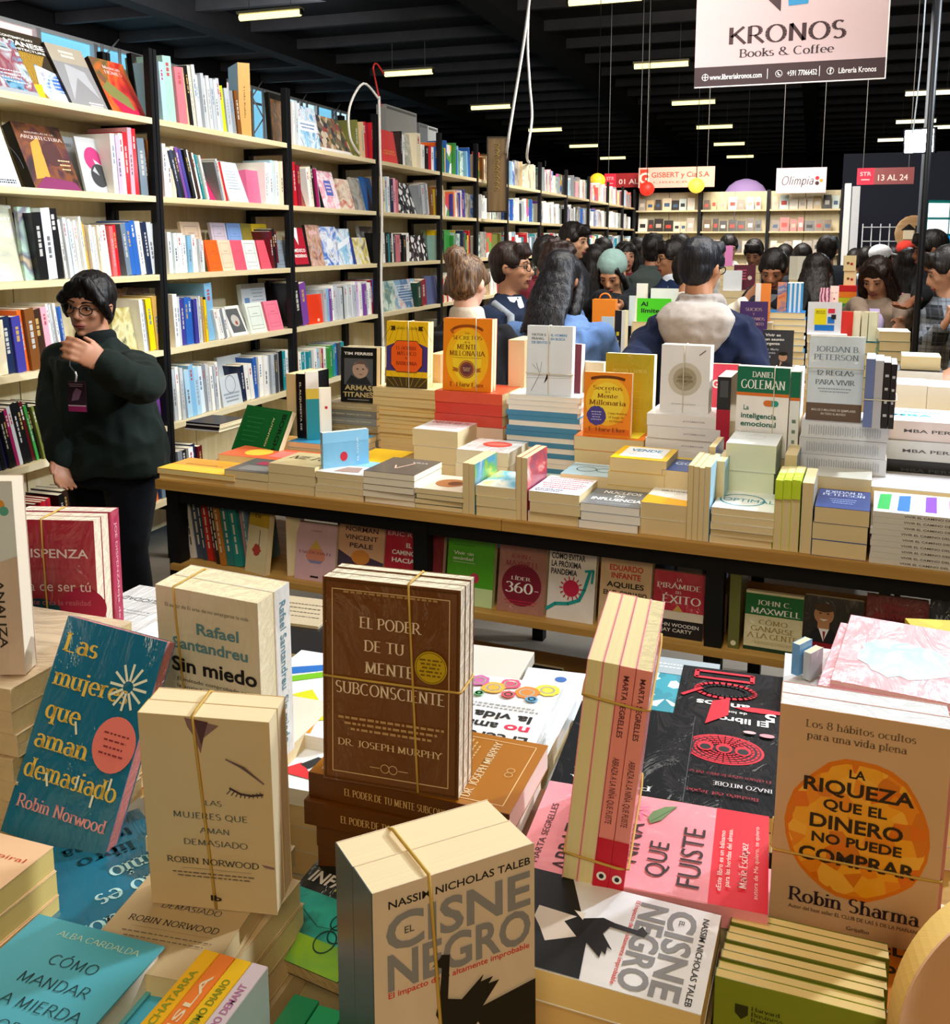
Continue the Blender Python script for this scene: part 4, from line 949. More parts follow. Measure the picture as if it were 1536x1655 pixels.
for i in range(4):
    for j in range(3):
        mb = MB(); mb.box((.03 + i * .23, -.012, 1.52 + j * .15), (.24 + i * .23, 0, 1.65 + j * .15), GLOW(['2ab04a', '1e88d0', 'e8388a', 'f0d020', 'f4f6f4', 'f4f6f4', 'e8388a', 'f4f6f4', 'f4f6f4', 'f8fafa', 'e8388a', 'f0f4f4'][j * 4 + i], 1.1)); mb.build('square_tile', cb)  # glow added to make the squares look brightly lit

# ================================================================= the middle display table
TO, TA = V((-1.971, 2.530, 0)), -3.56
MT = Matrix.Translation(TO) @ RZ(TA)
MTI = MT.inverted()
ZT = .84
def tp(px, py, v):
    """pixel -> (u, z) on the upright plane v metres behind the table's front edge"""
    o = MTI @ C0; d = MTI.to_3x3() @ ray(px, py); k = (v - o.y) / d.y
    q = o + d * k; return q.x, q.z
def table(M, L, D, zt, shelves, posts, label, board=BOARD, group=None):
    t = thing('display_table', label, 'table', M, group)
    mb = MB(); n = max(1, round(L / 1.2))
    for k in range(n):
        mb = MB(); mb.box((k * L / n + .001, 0, zt - .03), ((k + 1) * L / n - .001, D, zt), board); mb.build('tabletop_board', t)
    for z in shelves:
        mb = MB(); mb.box((.02, .03, z - .02), (L - .02, min(D, .6), z), board); mb.build('shelf_board', t)
    for x in posts:
        for y in (.045, D - .08):
            mb = MB(); mb.box((x, y, 0), (x + .045, y + .045, zt - .031), BLACK); mb.build('leg', t)
        mb = MB(); mb.box((x, .09, zt - .075), (x + .045, D - .08, zt - .032), BLACK); mb.build('cross_bar', t)
    for y in (.05, D - .07):
        mb = MB(); mb.box((.05, y, zt - .085), (L - .02, y + .02, zt - .032), BLACK); mb.build('rail', t)
    return t
up = [tp(px, 900, .045)[0] for px in (274, 668, 1143)] + [3.3]
table(MT, 3.6, 1.20, ZT, (.55, .20), up, 'long wooden display table with black legs carrying the middle rows of paperbacks')
LASTZ = {}
def lay(u0, u1, v, z1, n, ztop, dep, face, cols, sname, desc, art=None, pg='e2cd9c', film=False, top=None, jit=.004, group=None, name='paperback', sart=None, base=MT, dx=0, z0=None, spines_=None, lab=True, stuff=False):
    """a stack of n lying books between z0 and ztop"""
    z0 = z1 if z0 is None else z0
    if any(q in sname + desc for q in ('hidden', 'low behind', 'low under', ' low between')) or stuff:
        ts = (ztop - z0) / n
        for k in range(n):
            c_ = cols.split()[k % len(cols.split())]; jx, jy = random.uniform(-.004, .004), random.uniform(-.004, .004); za_ = z0 + k * ts
            cmb, c = cover_mb(u1 - u0, dep, ts * .97, P(c_, .4, .3)); T = base @ TR((u0 + jx, v + jy, za_ + ts * .985), 0, -90)
            for q, mi in zip(cmb.f, cmb.m): FILL.add([cmb.v[i_] for i_ in q], [tuple(range(len(q)))], cmb.mats[mi], T)
            FILL.box((c, c, .001), (u1 - u0 - .001, ts * .97 - c, dep - .001), PG(pg), T)
        return []
    cs = cols.split(); t = (ztop - z0) / n; out = []
    for k in range(n):                                            # k=0 is the top one
        z = ztop - k * t - .0002; j = random.uniform(-jit, jit) if k else 0; j2 = random.uniform(-jit, jit) if k else 0
        w = u1 - u0
        yw = random.uniform(-1.2, 1.2) if k else 0
        if face == 'e': M = base @ TR((u0 + j, v + j2, z), yw, -90); bw, bh = w, dep
        elif face == 'f': M = base @ TR((u0 + j, v + dep + j2, z), -90 + yw, -90); bw, bh = dep, w
        elif face == 'b': M = base @ TR((u1 + j, v + dep + j2, z), 180 + yw, -90); bw, bh = w, dep     # top of the cover towards us
        else: M = base @ TR((u1 + j, v + j2, z), 90 + yw, -90); bw, bh = dep, w
        if n == 1: lb = f'{desc} {sname}'
        elif k == 0: lb = f'{desc} topmost {sname}'
        else: lb = f'{cname(cs[k % len(cs)])} paperback, {ORD[k + 1]} from top {sname}'
        c = cs[k % len(cs)] if not (k == 0 and top is not None) else top
        out.append(book(M, bw, bh, t * .985, c, lb, name=name, group=group, art=art if k == 0 else None, pg=pg, film=film, sart=sart, spine=spines_[k % len(spines_)] if spines_ else None))
    return out
def stack(px0, px1, ytop, v, n, dep, cols, sname, desc, face='e', z0=ZT, **k):
    (u0, za), (u1, zb) = tp(px0, ytop, v), tp(px1, ytop, v)
    return lay(u0, u1, v, z0, n, (za + zb) / 2 if abs(za - zb) < .03 else za, dep, face, cols, sname, desc, **k)
def stand(px0, px1, ytop, v, t, col, desc, z0=None, ybot=None, n=1, art=None, yaw=0, lean=-3, pg='e8d6aa', name='paperback', film=False, back=None, spine=None, sart=None, desc2=None, inv=False, **k):
    (u0, z1), (u1, zb) = tp(px0, ytop, v), tp(px1, ytop, v)
    if z0 is None: z0 = tp((px0 + px1) / 2, ybot, v)[1]
    for i in range(n):
        M = MT @ TR((u0, v + i * (t + .0006), z0 + .0004), yaw, lean)
        book(M, u1 - u0, z1 - z0, t, col, desc if i == 0 else f'{desc2 or "copy"} {["", "directly", "second", "third"][i]} behind the {desc}', art=art if i == 0 else None, pg=pg, name=name, film=film, back=back, spine=spine, sart=sart, **k)
    return u0, u1, z0, z1
def edges(px0, px1, ytop, v, n, dep, cols, desc, z0=ZT, h=None, back=None, pg='dcc592', tilt=0, **k):
    """standing books with their page edges to us"""
    (u0, z1), (u1, _) = tp(px0, ytop, v), tp(px1, ytop, v); t = (u1 - u0) / n; cs = cols.split()
    for i in range(n):
        M = MT @ TR((u0 + i * t, v + dep, z0 + .0004), -90)
        book(M, dep, (z1 - z0) * (1 - .01 * (i % 3)), t * .985, cs[i % len(cs)], (f'{ORD[i + 1]} from the left of the ' if n > 1 else '') + desc, pg=pg, back=back if i == n - 1 else None, **k)
def tband(u0, u1, z0, z1, v, t, at, label, axis='x', col='d8d0b8'):
    band_box(MT, (u0, v, z0), (u1, v + t, z1), axis, at, label, col, r=.0016)

# ---- front row, left to right
a_yel = lambda a: (a.rect(0, 0, 1, .4, 'f0c040'), a.t('Bienvenidos', .4, .55, .07, 'a06a20', w=.5, f='s'), lines(a, .1, .8, .6, .85, 3, 'e0a030', .006))
lay(.0, .30, .015, ZT, 2, .876, .16, 'e', 'eda52e f0c46a', 'of the low pair on the table\'s left corner', 'yellow-orange paperback', art=a_yel, pg='f0d898', jit=.006)
lay(.10, .42, .20, ZT, 2, .892, .15, 'e', 'e8683a f0b060', 'behind the yellow pair at the left corner', 'orange and pink-red paperback', art=lambda a: (a.disc(.35, .5, .15, 'f4c040'), a.rect(.55, .2, .95, .8, 'f07a70')), pg='f0d8a0')
stack(363, 433, 762, .02, 2, .17, '5c5a56 d8c8a0', 'of the second stack from the left corner', 'dark grey and crimson paperback', art=lambda a: (a.rect(.3, .55, .95, .8, '983048'), a.rect(.2, .1, .9, .45, '7d7b76')))
stack(434, 509, 752, .02, 3, .17, 'c9b888 dcc898', 'beside the upright sky-blue book', 'beige lettered paperback', art=lambda a: a.t('NIETO', .5, .6, .22, '3a3428', w=.8, f='s', sh=.3))
stack(511, 588, 765, .02, 4, .17, 'e4e0d4 d8c8a0', 'in front of the upright sky-blue book', 'white paperback with brown sketch', art=lambda a: (a.rect(0, .6, 1, 1, '8ac0e0'), a.poly([(.3, .1), (.8, .15), (.7, .5), (.4, .45)], 'a08070')))
stack(588, 670, 764, .02, 5, .19, '6a5f58 e6ddc6', 'of white-spined books in the front row', 'dark grey paperback with pale mark', top='5a544e', art=lambda a: (a.line([(.35, .5), (.45, .3), (.62, .7)], .03, 'e0b8a0'), a.t('VIDA', .7, .75, .08, 'c8c0b8', w=.3, f='s')), pg='eee4cc')
stack(671, 748, 792, .02, 4, .17, '1f3a38 284844', 'of dark green books at the table edge', 'brown and white illustrated paperback', top='d8cdb8', art=lambda a: (a.disc(.5, .5, .3, 'a86a3c'), a.disc(.6, .5, .15, '6a3a20')))
edges(748, 768, 748, .02, 2, .17, 'd8c8a0 c0b078', 'upright page-edged pair before the colourful map stack', back=ART('e8d860 70b050 4090c0 e8e0d0', 9, 'n', 41))
stack(769, 834, 787, .02, 3, .19, 'cfc07a d8c898', 'of the colourful map stack', 'green, blue and yellow paperback', top=ART('d8e060 50b0d0 f0f0e0 e8c840', 6, 'n', 42))
edges(834, 853, 738, .02, 2, .17, 'a83038 d0c0a0', 'upright page-edged pair beside the handwritten-cover stack', back=ART('24386a c03038 e8e0d8', 8, 'n', 43))
def a_hand(a):
    a.rect(0, 0, 1, 1, 'e8e6e6'); lines(a, .05, .95, .25, .92, 6, 'c04a60', .02); lines(a, .05, .6, .05, .22, 2, '4a5a7a', .018)
stack(855, 937, 797, .02, 3, .19, 'dcdad8 d8c8a4', 'left of the grey NUCLEOS stack', 'white paperback with rows of small red writing', art=a_hand)
def a_nuc(a):
    a.t('NÚCLEOS', .52, .80, .16, W_, w=.66, f='h'); a.t('DE', .52, .58, .13, W_, w=.18, f='h'); a.t('INFLUENCIA', .52, .36, .16, W_, w=.86, f='h'); lines(a, .2, .85, .08, .18, 2, 'b8bcc0', .006)
stack(938, 1034, 817, .02, 3, .17, '6d7276 c8ccd0', 'of the three flat grey ones at the table edge', 'grey NUCLEOS DE INFLUENCIA paperback', art=a_nuc, pg='f0ebe0')
stack(1036, 1113, 815, .03, 2, .17, 'f0c030 d8c490', 'right of the grey NUCLEOS stack', 'yellow and white paperback', top='f2eee4', art=lambda a: (a.poly([(0, 0), (1, 0), (1, .3), (0, .5)], 'f2b418'), a.t('GRANDES', .5, .82, .09, '5a5a5a', w=.6, f='b'), lines(a, .3, .8, .6, .75, 2, '8a8a8a', .006)), pg='dcc492')
edges(1113, 1150, 752, .02, 4, .17, 'b89868 c8b080 a8a090 b8c8d0', 'upright page-edged group left of the teal ring stack', back='9ac4dc')
def a_opt(a): a.ring(.42, .5, .36, '1a9ab0', .03, 0, 360, .3); a.t('OPTIMAL', .52, .5, .16, '2a8a9a', w=.85, f='n')
stack(1150, 1252, 824, .02, 5, .19, 'f4f0e8 dccfae', 'of the stack with the teal ring', 'white OPTIMAL paperback with teal ring', top='f2f0ea', art=a_opt)
for i, (p0, p1, c) in enumerate([(1254, 1267, 'c8e020'), (1267, 1281, 'c8e020'), (1281, 1296, 'c8e020'), (1298, 1317, 'b4b0a4')]):
    edges(p0, p1, 777 + (3 if i == 3 else 0), .02, 1, .17, c, f'upright paperback with {"lime-green top, " + ORD[i + 1] + " of three" if i < 3 else "grey cover"} before the blue stack', plabel=None)
    if i < 3:
        (u0, z1), (u1, _) = tp(p0, 777, .02), tp(p1, 777, .02)
        mb = MB(); mb.box((u0 + .001, .016, z1 - .045), (u1 - .001, .10, z1 + .003), W('c4e01c')); mb.build('paper_sleeve', None, M=MT, label=f'lime-green glossy sleeve over the {ORD[i + 1]} upright page-edged book', cat='sleeve')
def a_jp(a): a.t('JORDAN B.', .5, .84, .12, 'c8d0e8', w=.75, f='s'); a.t('PETERSON', .5, .68, .12, 'c8d0e8', w=.8, f='s'); lines(a, .25, .75, .2, .5, 3, 'a0b0d8', .012)
stack(1317, 1407, 822, .02, 3, .19, '27407e e0d0a0 2a448a', 'at the table edge before the brush-stroke stack', 'navy blue paperback with pale lettering', art=a_jp, pg='dcc592')
def a_cam(a):
    for i, (c, x) in enumerate((('3ab860', .04), ('2a7ad0', .22), ('8a4ac0', .5), ('f0609a', .7))):
        a.poly([(x, .42), (x + .13, .40), (x + .15, .92), (x + .03, .95)], c)
    a.t('EL CAMINO DEL ARTISTA', .45, .22, .08, '3a3a40', w=.85, f='b'); a.t('VIVIR', .42, .66, .12, '3a3a40', w=.14, f='p', rot=80); a.t('ARTISTA', .66, .66, .06, '3a3a40', w=.2, f='p', rot=80)
def s_cam(a): a.t('VIVIR EL CAMINO DEL ARTISTA', .5, .42, .03, '4a443c', w=10.5, f='b', rot=-90)
u0, ztop = tp(1411, 825, .01)
for k in range(9):
    t = (ztop - ZT) / 9; zz = ztop - k * t; hh = .245
    book(MT @ TR((u0 + hh + random.uniform(-.003, .003), .01, zz - .0002), 90, -90), .20, hh, t * .985, 'f4f4f4' if k == 0 else 'e6e2da', ('white paperback with four colourful brush strokes topmost' if k == 0 else f'white-spined paperback, {ORD[k + 1]} from the top') + ' of the stack at right table edge',
         spine='d6d0c4', pg='e8ddc0', sart=lambda a: a.t('VIVIR EL CAMINO DEL ARTISTA', .5, .42, .0215, '4a443c', w=.150 / a.w, f='b', rot=-90),
         art=(lambda a: [a.poly([(x0, y0), (x0, y1), (x0 + .74, y1 - .03), (x0 + .78, y0 - .03)], c) for x0, y0, y1, c in ((.12, .86, .97, '2aa850'), (.10, .68, .79, '1a6ac8'), (.15, .44, .54, '7a3ab0'), (.08, .20, .33, 'e8508a'), (.12, .0, .1, 'e88030'))] and None) if k == 0 else None)
lay(u0 + .26, u0 + .45, .02, ZT, 6, 1.0, .2, 'e', 'e8e4dc d8d0c0', 'right of the brush-stroke stack', 'pale paperback')
# ---- second row
def a_bor(a): a.t('BORGHI', .80, .5, .12, '0c2410', w=.75, f='h', rot=90); a.t('AUTENTICO', .58, .5, .055, 'e8e0b0', w=.6, f='b', rot=90); lines(a, .1, .45, .2, .8, 6, '3a8a4a', .008); a.frame(.05, 'c8b880', .006)
def a_frame_tx(a): pass
(ua, za), (ub, zb) = tp(366, 674, .34), tp(458, 686, .34)
book(MT @ TR((ua, .36, ZT + .03), -14, -28), .235, .17, .022, '14682e', 'green book with black and cream lettering lying on its side, orange edge', art=lambda a: (a.t('BORGHI', .88, .5, .12, '0c2410', w=.6, f='h', rot=-90), a.t('AUTENTICO', .68, .5, .05, 'e8e0b0', w=.45, f='b', rot=-90), lines(a, .1, .5, .2, .8, 6, '2f8a48', .01), a.frame(.04, '2f8a48', .006)), spine='e07a28', pg='e8d8b0')
lay(tp(309, 690, .75)[0], tp(363, 690, .75)[0], .72, ZT, 5, tp(330, 681, .75)[1], .17, 's', '16141a e8e4e0 1a1418 2a1a20 e8e8e8', 'of the low dark stack near the bookcases', 'black paperback')
lay(tp(470, 700, .38)[0], tp(566, 700, .38)[0], .36, ZT, 4, tp(480, 712, .38)[1], .2, 'e', 'b8a888 d4c498 60a0c0 c8b890', 'under the leaning upright group at the left', 'brown-grey paperback', top='3a9ac8')
zs = tp(480, 712, .38)[1]
edges(462, 478, 604, .44, 1, .16, 'b08a58', 'tan upright book at the left of the upright group on the blue-topped stack', z0=zs)
(u0, z1), (u1, _) = tp(478, 604, .42), tp(492, 604, .42)
book(MT @ TR((u1, .42, zs + .0004), 90), .16, z1 - zs, u1 - u0, '101014', 'black-spined upright book with white spine lettering beside the teal one', sart=lambda a: a.t('EL ALQUIMISTA DE', .5, .5, .03, 'e8e0d8', w=.75 * a.h / a.w, f='b', rot=-90), pg='e0d0a8')
stand(494, 512, 602, .40, .03, 'f0ece4', 'white-backed teal and yellow seascape book in the upright group', z0=zs, art=lambda a: (a.rect(0, .0, 1, .6, '2a98a8'), a.rect(0, .6, 1, .75, 'e0c850')), yaw=38)
stand(514, 532, 628, .46, .03, 'efe6d8', 'cream book with small red spot at the right of the upright group', z0=zs, art=lambda a: a.disc(.6, .6, .12, 'c03038'), yaw=32)
(u0, z0), (u1, _) = tp(503, 768, .05), tp(566, 697, .05)
zz = tp(540, 765, .05)[1]
book(MT @ TR((tp(524, 700, .06)[0], .05, zz), 52, 0), .150, .120, .02, W('7cbce0'), 'glossy sky-blue book with red spot upright on the front row', art=lambda a: (a.rect(0, .72, 1, 1, '8cc8ea'), a.disc(.45, .35, .08, 'c83040', .12), a.t('EL CISNE', .75, .5, .05, 'e8f0f4', w=.5, f='n', rot=90)), pg='e0d4b8')
lay(tp(565, 745, .26)[0], tp(630, 745, .26)[0], .24, ZT, 2, tp(600, 748, .24)[1], .2, 'e', 'f2c21c d8c080', 'behind the white-spined stack', 'bright yellow paperback')
# Armas ...
S1 = stack(526, 609, 652, .60, 7, .17, 'b09a70 7a7468 8f8a80 a89468', 'under the black portrait book', 'brown lettered-spine paperback', face='s', sart=lambda a: a.t('TIM FERRISS  ARMAS DE TITANES', .5, .5, .024, 'd8c8a0', w=.8 * a.h / a.w, f='b', rot=-90))
zs = tp(570, 652, .60)[1]
def a_fer(a):
    a.rect(.1, .32, .9, .80, '55565a'); a.disc(.55, .6, .22, 'b89a88', .16); a.poly([(.34, .66), (.5, .78), (.74, .74), (.76, .6), (.66, .70), (.46, .70)], '6a5850'); a.disc(.47, .61, .03, '2a2422', .012); a.disc(.63, .61, .03, '2a2422', .012); a.poly([(.5, .52), (.64, .52), (.57, .50)], '7a4a44')
    a.poly([(.3, .5), (.5, .42), (.72, .48), (.86, .33), (.14, .33)], '222428')
    a.t('TIM FERRISS', .5, .89, .05, W_, w=.8, f='h'); a.t('ARMAS', .5, .27, .09, 'c8b078', w=.75, f='h'); a.t('DE', .85, .2, .03, 'c8b078', f='b'); a.t('TITANES', .5, .145, .09, 'c8b078', w=.85, f='h'); lines(a, .2, .8, .03, .07, 1, 'a0a0a0', .006)
q = stand(549, 605, 561, .62, .035, '131316', 'black paperback with grey portrait and gold title on its stack', z0=zs, n=2, art=a_fer, desc2='copy', yaw=4)
# El hombre
stack(602, 706, 628, .62, 15, .17, 'e8d0a0 e0c48c dcc088 e4cc98 e0c48c e0a818 dcc088 e0a818 e0a818 dcc088 e0a818 e4cc98', 'of the tallest stack, under the yellow octagon book', 'dark yellow paperback', pg='dcc48a')
zs = tp(650, 628, .62)[1]
def a_oct(a):
    a.rect(0, 0, 1, 1, 'f0c418'); a.rect(0, 0, 1, .16, '4a3c20'); a.poly([(0, .25), (.3, .25), (.3, .7), (0, .62)], '4a3a80'); a.poly([(1, .25), (.7, .25), (.7, .7), (1, .62)], '4a3a80')
    for k in range(9): a.line([(.1 + k * .1, .93), (-.1 + k * .15, .70)], .008, '8a7a18')
    for k in range(7): a.line([(.2 + k * .1, .02), (-.1 + k * .2, .22)], .008, 'c0a028')
    o = [(.12, .35), (.26, .24), (.74, .24), (.88, .35), (.88, .60), (.74, .71), (.26, .71), (.12, .60)]
    a.poly(o, 'f0621c'); a.line(o, .012, '2a2018', True)
    a.t('EL HOMBRE', .5, .60, .05, '8a2a12', w=.5, f='S'); a.t('MÁS RICO', .5, .52, .055, '8a2a12', w=.46, f='S'); a.t('DE', .5, .45, .03, '8a2a12', f='S'); a.t('BABILONIA', .5, .37, .05, '8a2a12', w=.5, f='S')
    a.t('GEORGE S. CLASON', .5, .90, .03, '5a4a10', w=.5, f='s'); a.poly([(.1, .93), (.22, .93), (.22, .87), (.1, .87), (.14, .90)], '3a3010'); a.poly([(.9, .93), (.78, .93), (.78, .87), (.9, .87), (.86, .90)], '3a3010')
q = stand(623, 690, 519, .64, .022, W('f0c418'), 'yellow paperback with orange octagon tied upright on the tallest stack', z0=zs, n=2, art=a_oct)
tband(q[0], q[1], q[2], q[3], .64, .05, (q[0] + q[1]) / 2 + .01, 'pale string tied upright round the octagon book')
(u0, z1), (u1, _) = tp(694, 572, .80), tp(712, 572, .80)
book(MT @ TR((u0, .95, ZT), -90), .15, z1 - ZT, u1 - u0, 'c8a478', 'tan page-edged upright book behind, between the two golden books', pg='d8b88a')
# Secretos
stack(703, 812, 634, .50, 7, .2, 'd8443a e8e0d0 d84a30', 'of the red stack under the golden book', 'orange-red paperback', top='e86038', face='s', spines_=['e0583c', 'd84436', 'd84a3a', 'e8c8b0', 'd84a3a', 'd8c0a8', 'c84038'])
zs = tp(760, 634, .50)[1]
def a_sec(a):
    a.rect(0, 0, 1, 1, 'f08a18'); a.disc(.5, .45, .44, 'f4b81c', .42); a.disc(.5, .45, .30, 'f4d02a', .34)
    a.ring(.5, .80, .34, 'b05a1c', .05, 25, 155, .10); a.line([(.16, .84), (.2, .80)], .05, 'b05a1c')
    a.t('Los', .5, .80, .035, '7a3a12', f='s'); a.t('SECRETOS', .5, .735, .05, '7a3a12', w=.60, f='s'); a.t('de la', .5, .675, .03, '7a3a12', f='s'); a.t('MENTE', .5, .61, .065, '7a3a12', w=.42, f='s'); a.t('MILLONARIA', .5, .52, .065, '7a3a12', w=.72, f='s')
    a.line([(.2, .46), (.8, .46)], .006, 'b06a2a'); a.disc(.5, .30, .17, '8a4a30'); a.ring(.5, .30, .15, 'e8b048', .012); a.disc(.5, .30, .10, '6a3844'); lines(a, .42, .58, .27, .33, 3, 'e0c080', .004)
    a.poly([(.2, .33), (.32, .31), (.32, .26), (.2, .28), (.24, .30)], 'b0641c'); a.poly([(.8, .33), (.68, .31), (.68, .26), (.8, .28), (.76, .30)], 'b0641c')
    a.t('T. Harv Eker', .5, .09, .055, '8a4416', w=.72, f='s')
q = stand(715, 794, 514, .52, .022, W('f08a18'), 'golden orange paperback with round seal tied upright on the red stack', z0=zs, n=2, art=a_sec, spine='d8402c', back='d8402c')
tband(q[0], q[1], q[2], q[3], .52, .05, q[0] + (q[1] - q[0]) * .70, 'pale string tied upright round the golden book on red stack')
# white tops
stack(667, 740, 695, .34, 3, .19, 'e8e0d0 e0d4b4', 'of the white-topped stack before the red one', 'white paperback with red lettering', top='f4f0ee', art=lambda a: (a.t('DEJA DE SER TU', .5, .7, .16, 'd03a4a', w=.85, f='b'), lines(a, .1, .9, .2, .5, 2, 'd8909a', .012)), film=False, pg='e2d2a6')
stack(738, 822, 729, .26, 3, .18, 'f0eae4 e4dcc8', 'of the stack with the red oval', 'white paperback with red oval', top=W('f4efec'), art=lambda a: (a.disc(.55, .6, .28, 'e04a3c', .22), a.disc(.55, .6, .2, 'e87060', .12)), pg='e6dcc0')
# Frankl
n = 16
(u0, za), (u1, zb) = tp(820, 640, .50), tp(936, 640, .50)
zt_ = (za + zb) / 2; wd = u1 - u0
for k in range(n):
    t = (zt_ - ZT) / n; z = zt_ - k * t; bl = k in (3, 4, 6, 7, 9, 11, 14)
    book(MT @ TR((u0 + (wd if bl else 0) + random.uniform(-.006, .006), .50 + (0 if bl else .15), z - .0002), 90 if bl else -90, -90), .15, wd, t * .98, '3f86ae' if bl else 'e8ecee', f'{"blue-spined" if bl else "white page-edged"} paperback, {ORD[k + 1]} from the top of the stack under the bird book', spine='4a90b8' if bl else 'f0f0ee', pg='f0ece0')
def a_fra(a):
    a.t('VIKTOR E.', .10, .87, .035, '3a424a', w=.33, f='b', al='l'); a.t('EL HOMBRE', .52, .87, .035, '3a8ac0', w=.36, f='b', al='l'); a.t('FRANKL', .10, .815, .035, '3a424a', w=.28, f='b', al='l'); a.t('EN BUSCA', .52, .815, .035, '3a8ac0', w=.32, f='b', al='l'); a.t('DE SENTIDO', .10, .76, .035, '3a8ac0', w=.42, f='b', al='l')
    a.line([(.12, .05), (.30, .30), (.22, .46)], .008, '2a2a30'); a.line([(.30, .30), (.34, .48)], .006, '2a2a30'); a.line([(.25, .36), (.14, .44)], .005, '2a2a30'); a.line([(.02, .24), (.98, .26)], .004, '6a6a70')
    a.poly([(.40, .17), (.46, .30), (.52, .33), (.50, .26), (.44, .20)], '1a1a20')
q = stand(851, 925, 526, .52, .03, 'e4eaf0', 'white paperback with small bird on twigs tied upright on blue-striped stack', z0=zt_, n=1, art=a_fra, pg='ece8e0')
tband(q[0], q[1], q[2], q[3], .52, .03, q[0] + (q[1] - q[0]) * .5, 'pale string tied upright round the bird book'); tband(q[0], q[1], q[2], q[3], .52, .03, q[2] + .07, 'pale string tied level round the bird book', 'z')
(u0, z1), (u1, _) = tp(822, 549, .68), tp(848, 549, .68)
book(MT @ TR((u0, .83, zt_ - .01), -90), .15, z1 - zt_ + .01, u1 - u0, 'ccb084', 'thick tan page-edged book standing behind the bird book, left', pg='d8c296')
stand(922, 940, 556, .60, .03, '6a1c2c', 'maroon upright book just right behind the bird book', z0=zt_, pg='eae0d0', yaw=-8)
lay(tp(823, 600, .78)[0], tp(940, 600, .78)[0], .64, ZT, 6, zt_ - .012, .32, 'e', 'b8a070 d8c498', 'hidden low behind the blue-striped stack', 'tan paperback')
# Secretos 2
(u0, z1), (u1, _) = tp(928, 710, .42), tp(1040, 710, .42)
stack(928, 1041, 708, .40, 4, .2, 'e8a030 dcc48a d8c088', 'of the stack under the front golden book', 'orange and yellow paperback', top='f07a28', art=lambda a: (a.rect(.1, .1, .9, .6, 'e8d838'), a.rect(.3, .3, .7, .9, 'f0a020')))
zs = tp(980, 708, .40)[1]
def a_sec2(a):
    a.rect(0, 0, 1, 1, 'ee8a20'); a.disc(.5, .55, .46, 'f2b828', .38); a.disc(.5, .55, .34, 'f2d23c', .30); a.rect(.03, .03, .97, .12, 'e0701c')
    a.ring(.5, .86, .40, '8a4a20', .06, 30, 150, .07)
    a.t('Secretos', .5, .76, .065, '8a4a18', w=.62, f='s'); a.t('de la', .5, .70, .03, '8a4a18', f='s'); a.t('Mente', .5, .635, .065, '8a4a18', w=.42, f='s'); a.t('Millonaria', .5, .53, .075, '8a4a18', w=.76, f='s')
    a.disc(.28, .32, .20, '4a3f8a', rough=.12); lines(a, .17, .39, .24, .40, 4, 'c8c4e0', .006); a.t('Cómo dominar', .72, .37, .03, '9a5418', w=.4, f='s'); a.t('el juego de', .7, .31, .03, '9a5418', w=.32, f='s'); a.t('la riqueza', .7, .25, .03, '9a5418', w=.28, f='s')
    a.t('T. Harv Eker', .5, .11, .06, '8a4416', w=.8, f='s')
stand(944, 1021, 601, .42, .02, 'ee8a20', 'golden paperback with violet round seal standing nearest the camera', z0=zs, art=a_sec2, spine='c86a50', yaw=2)
stand(978, 1057, 571, .52, .04, W('b4a212'), 'olive-yellow book turned upside down behind the golden one', z0=tp(980, 705, .52)[1], art=lambda a: (a.t('ROBERT T. KIYOSAKI', .5, .80, .04, 'd8cc70', w=.7, f='s', rot=180), lines(a, .2, .8, .3, .6, 4, 'c4b640', .004)), back='b4a212', pg='f0ead0')
stand(936, 975, 585, .62, .06, 'e0d4b8', 'cream thick book standing behind the golden ones', z0=tp(950, 700, .62)[1], pg='ece4d0')
lay(tp(960, 700, .60)[0], tp(1058, 700, .60)[0], .62, ZT, 3, tp(980, 706, .62)[1], .2, 'e', 'd8c8a0 e0d0a8', 'hidden behind the front golden book', 'cream paperback')
# white book with tan disc
stack(1046, 1164, 671, .40, 7, .17, 'eeeae6 e8e4e0 e0d8c8', 'of the white stack under the tan-disc book', 'white paperback', face='s', spines_=['ece8e4', 'e6e2de'], sart=lambda a: a.t('ATOMICOS', .5, .35, .02, '9a94a0', w=.3 * a.h / a.w, f='b', rot=-90), pg='e8e0cc')
zs = tp(1100, 671, .40)[1]
def a_ato(a):
    a.disc(.5, .50, .34, 'c8c0b0'); a.disc(.5, .5, .24, 'a89c84'); a.disc(.5, .5, .14, '988a70'); a.t('HÁBITOS', .5, .53, .035, '5a4a30', w=.3, f='b'); a.t('ATÓMICOS', .5, .47, .035, '5a4a30', w=.34, f='b'); a.line([(.78, .86), (.9, .93)], .02, '6a6058'); lines(a, .25, .75, .1, .16, 1, 'a8a4a0', .004)
q = stand(1069, 1149, 557, .44, .03, 'e9e6e4', 'white paperback with tan disc tied upright on the white stack', z0=zs, n=2, art=a_ato, pg='ece4d4')
tband(q[0], q[1], q[2], q[3], .44, .062, q[0] + (q[1] - q[0]) * .48, 'pale string tied upright round the tan-disc book')
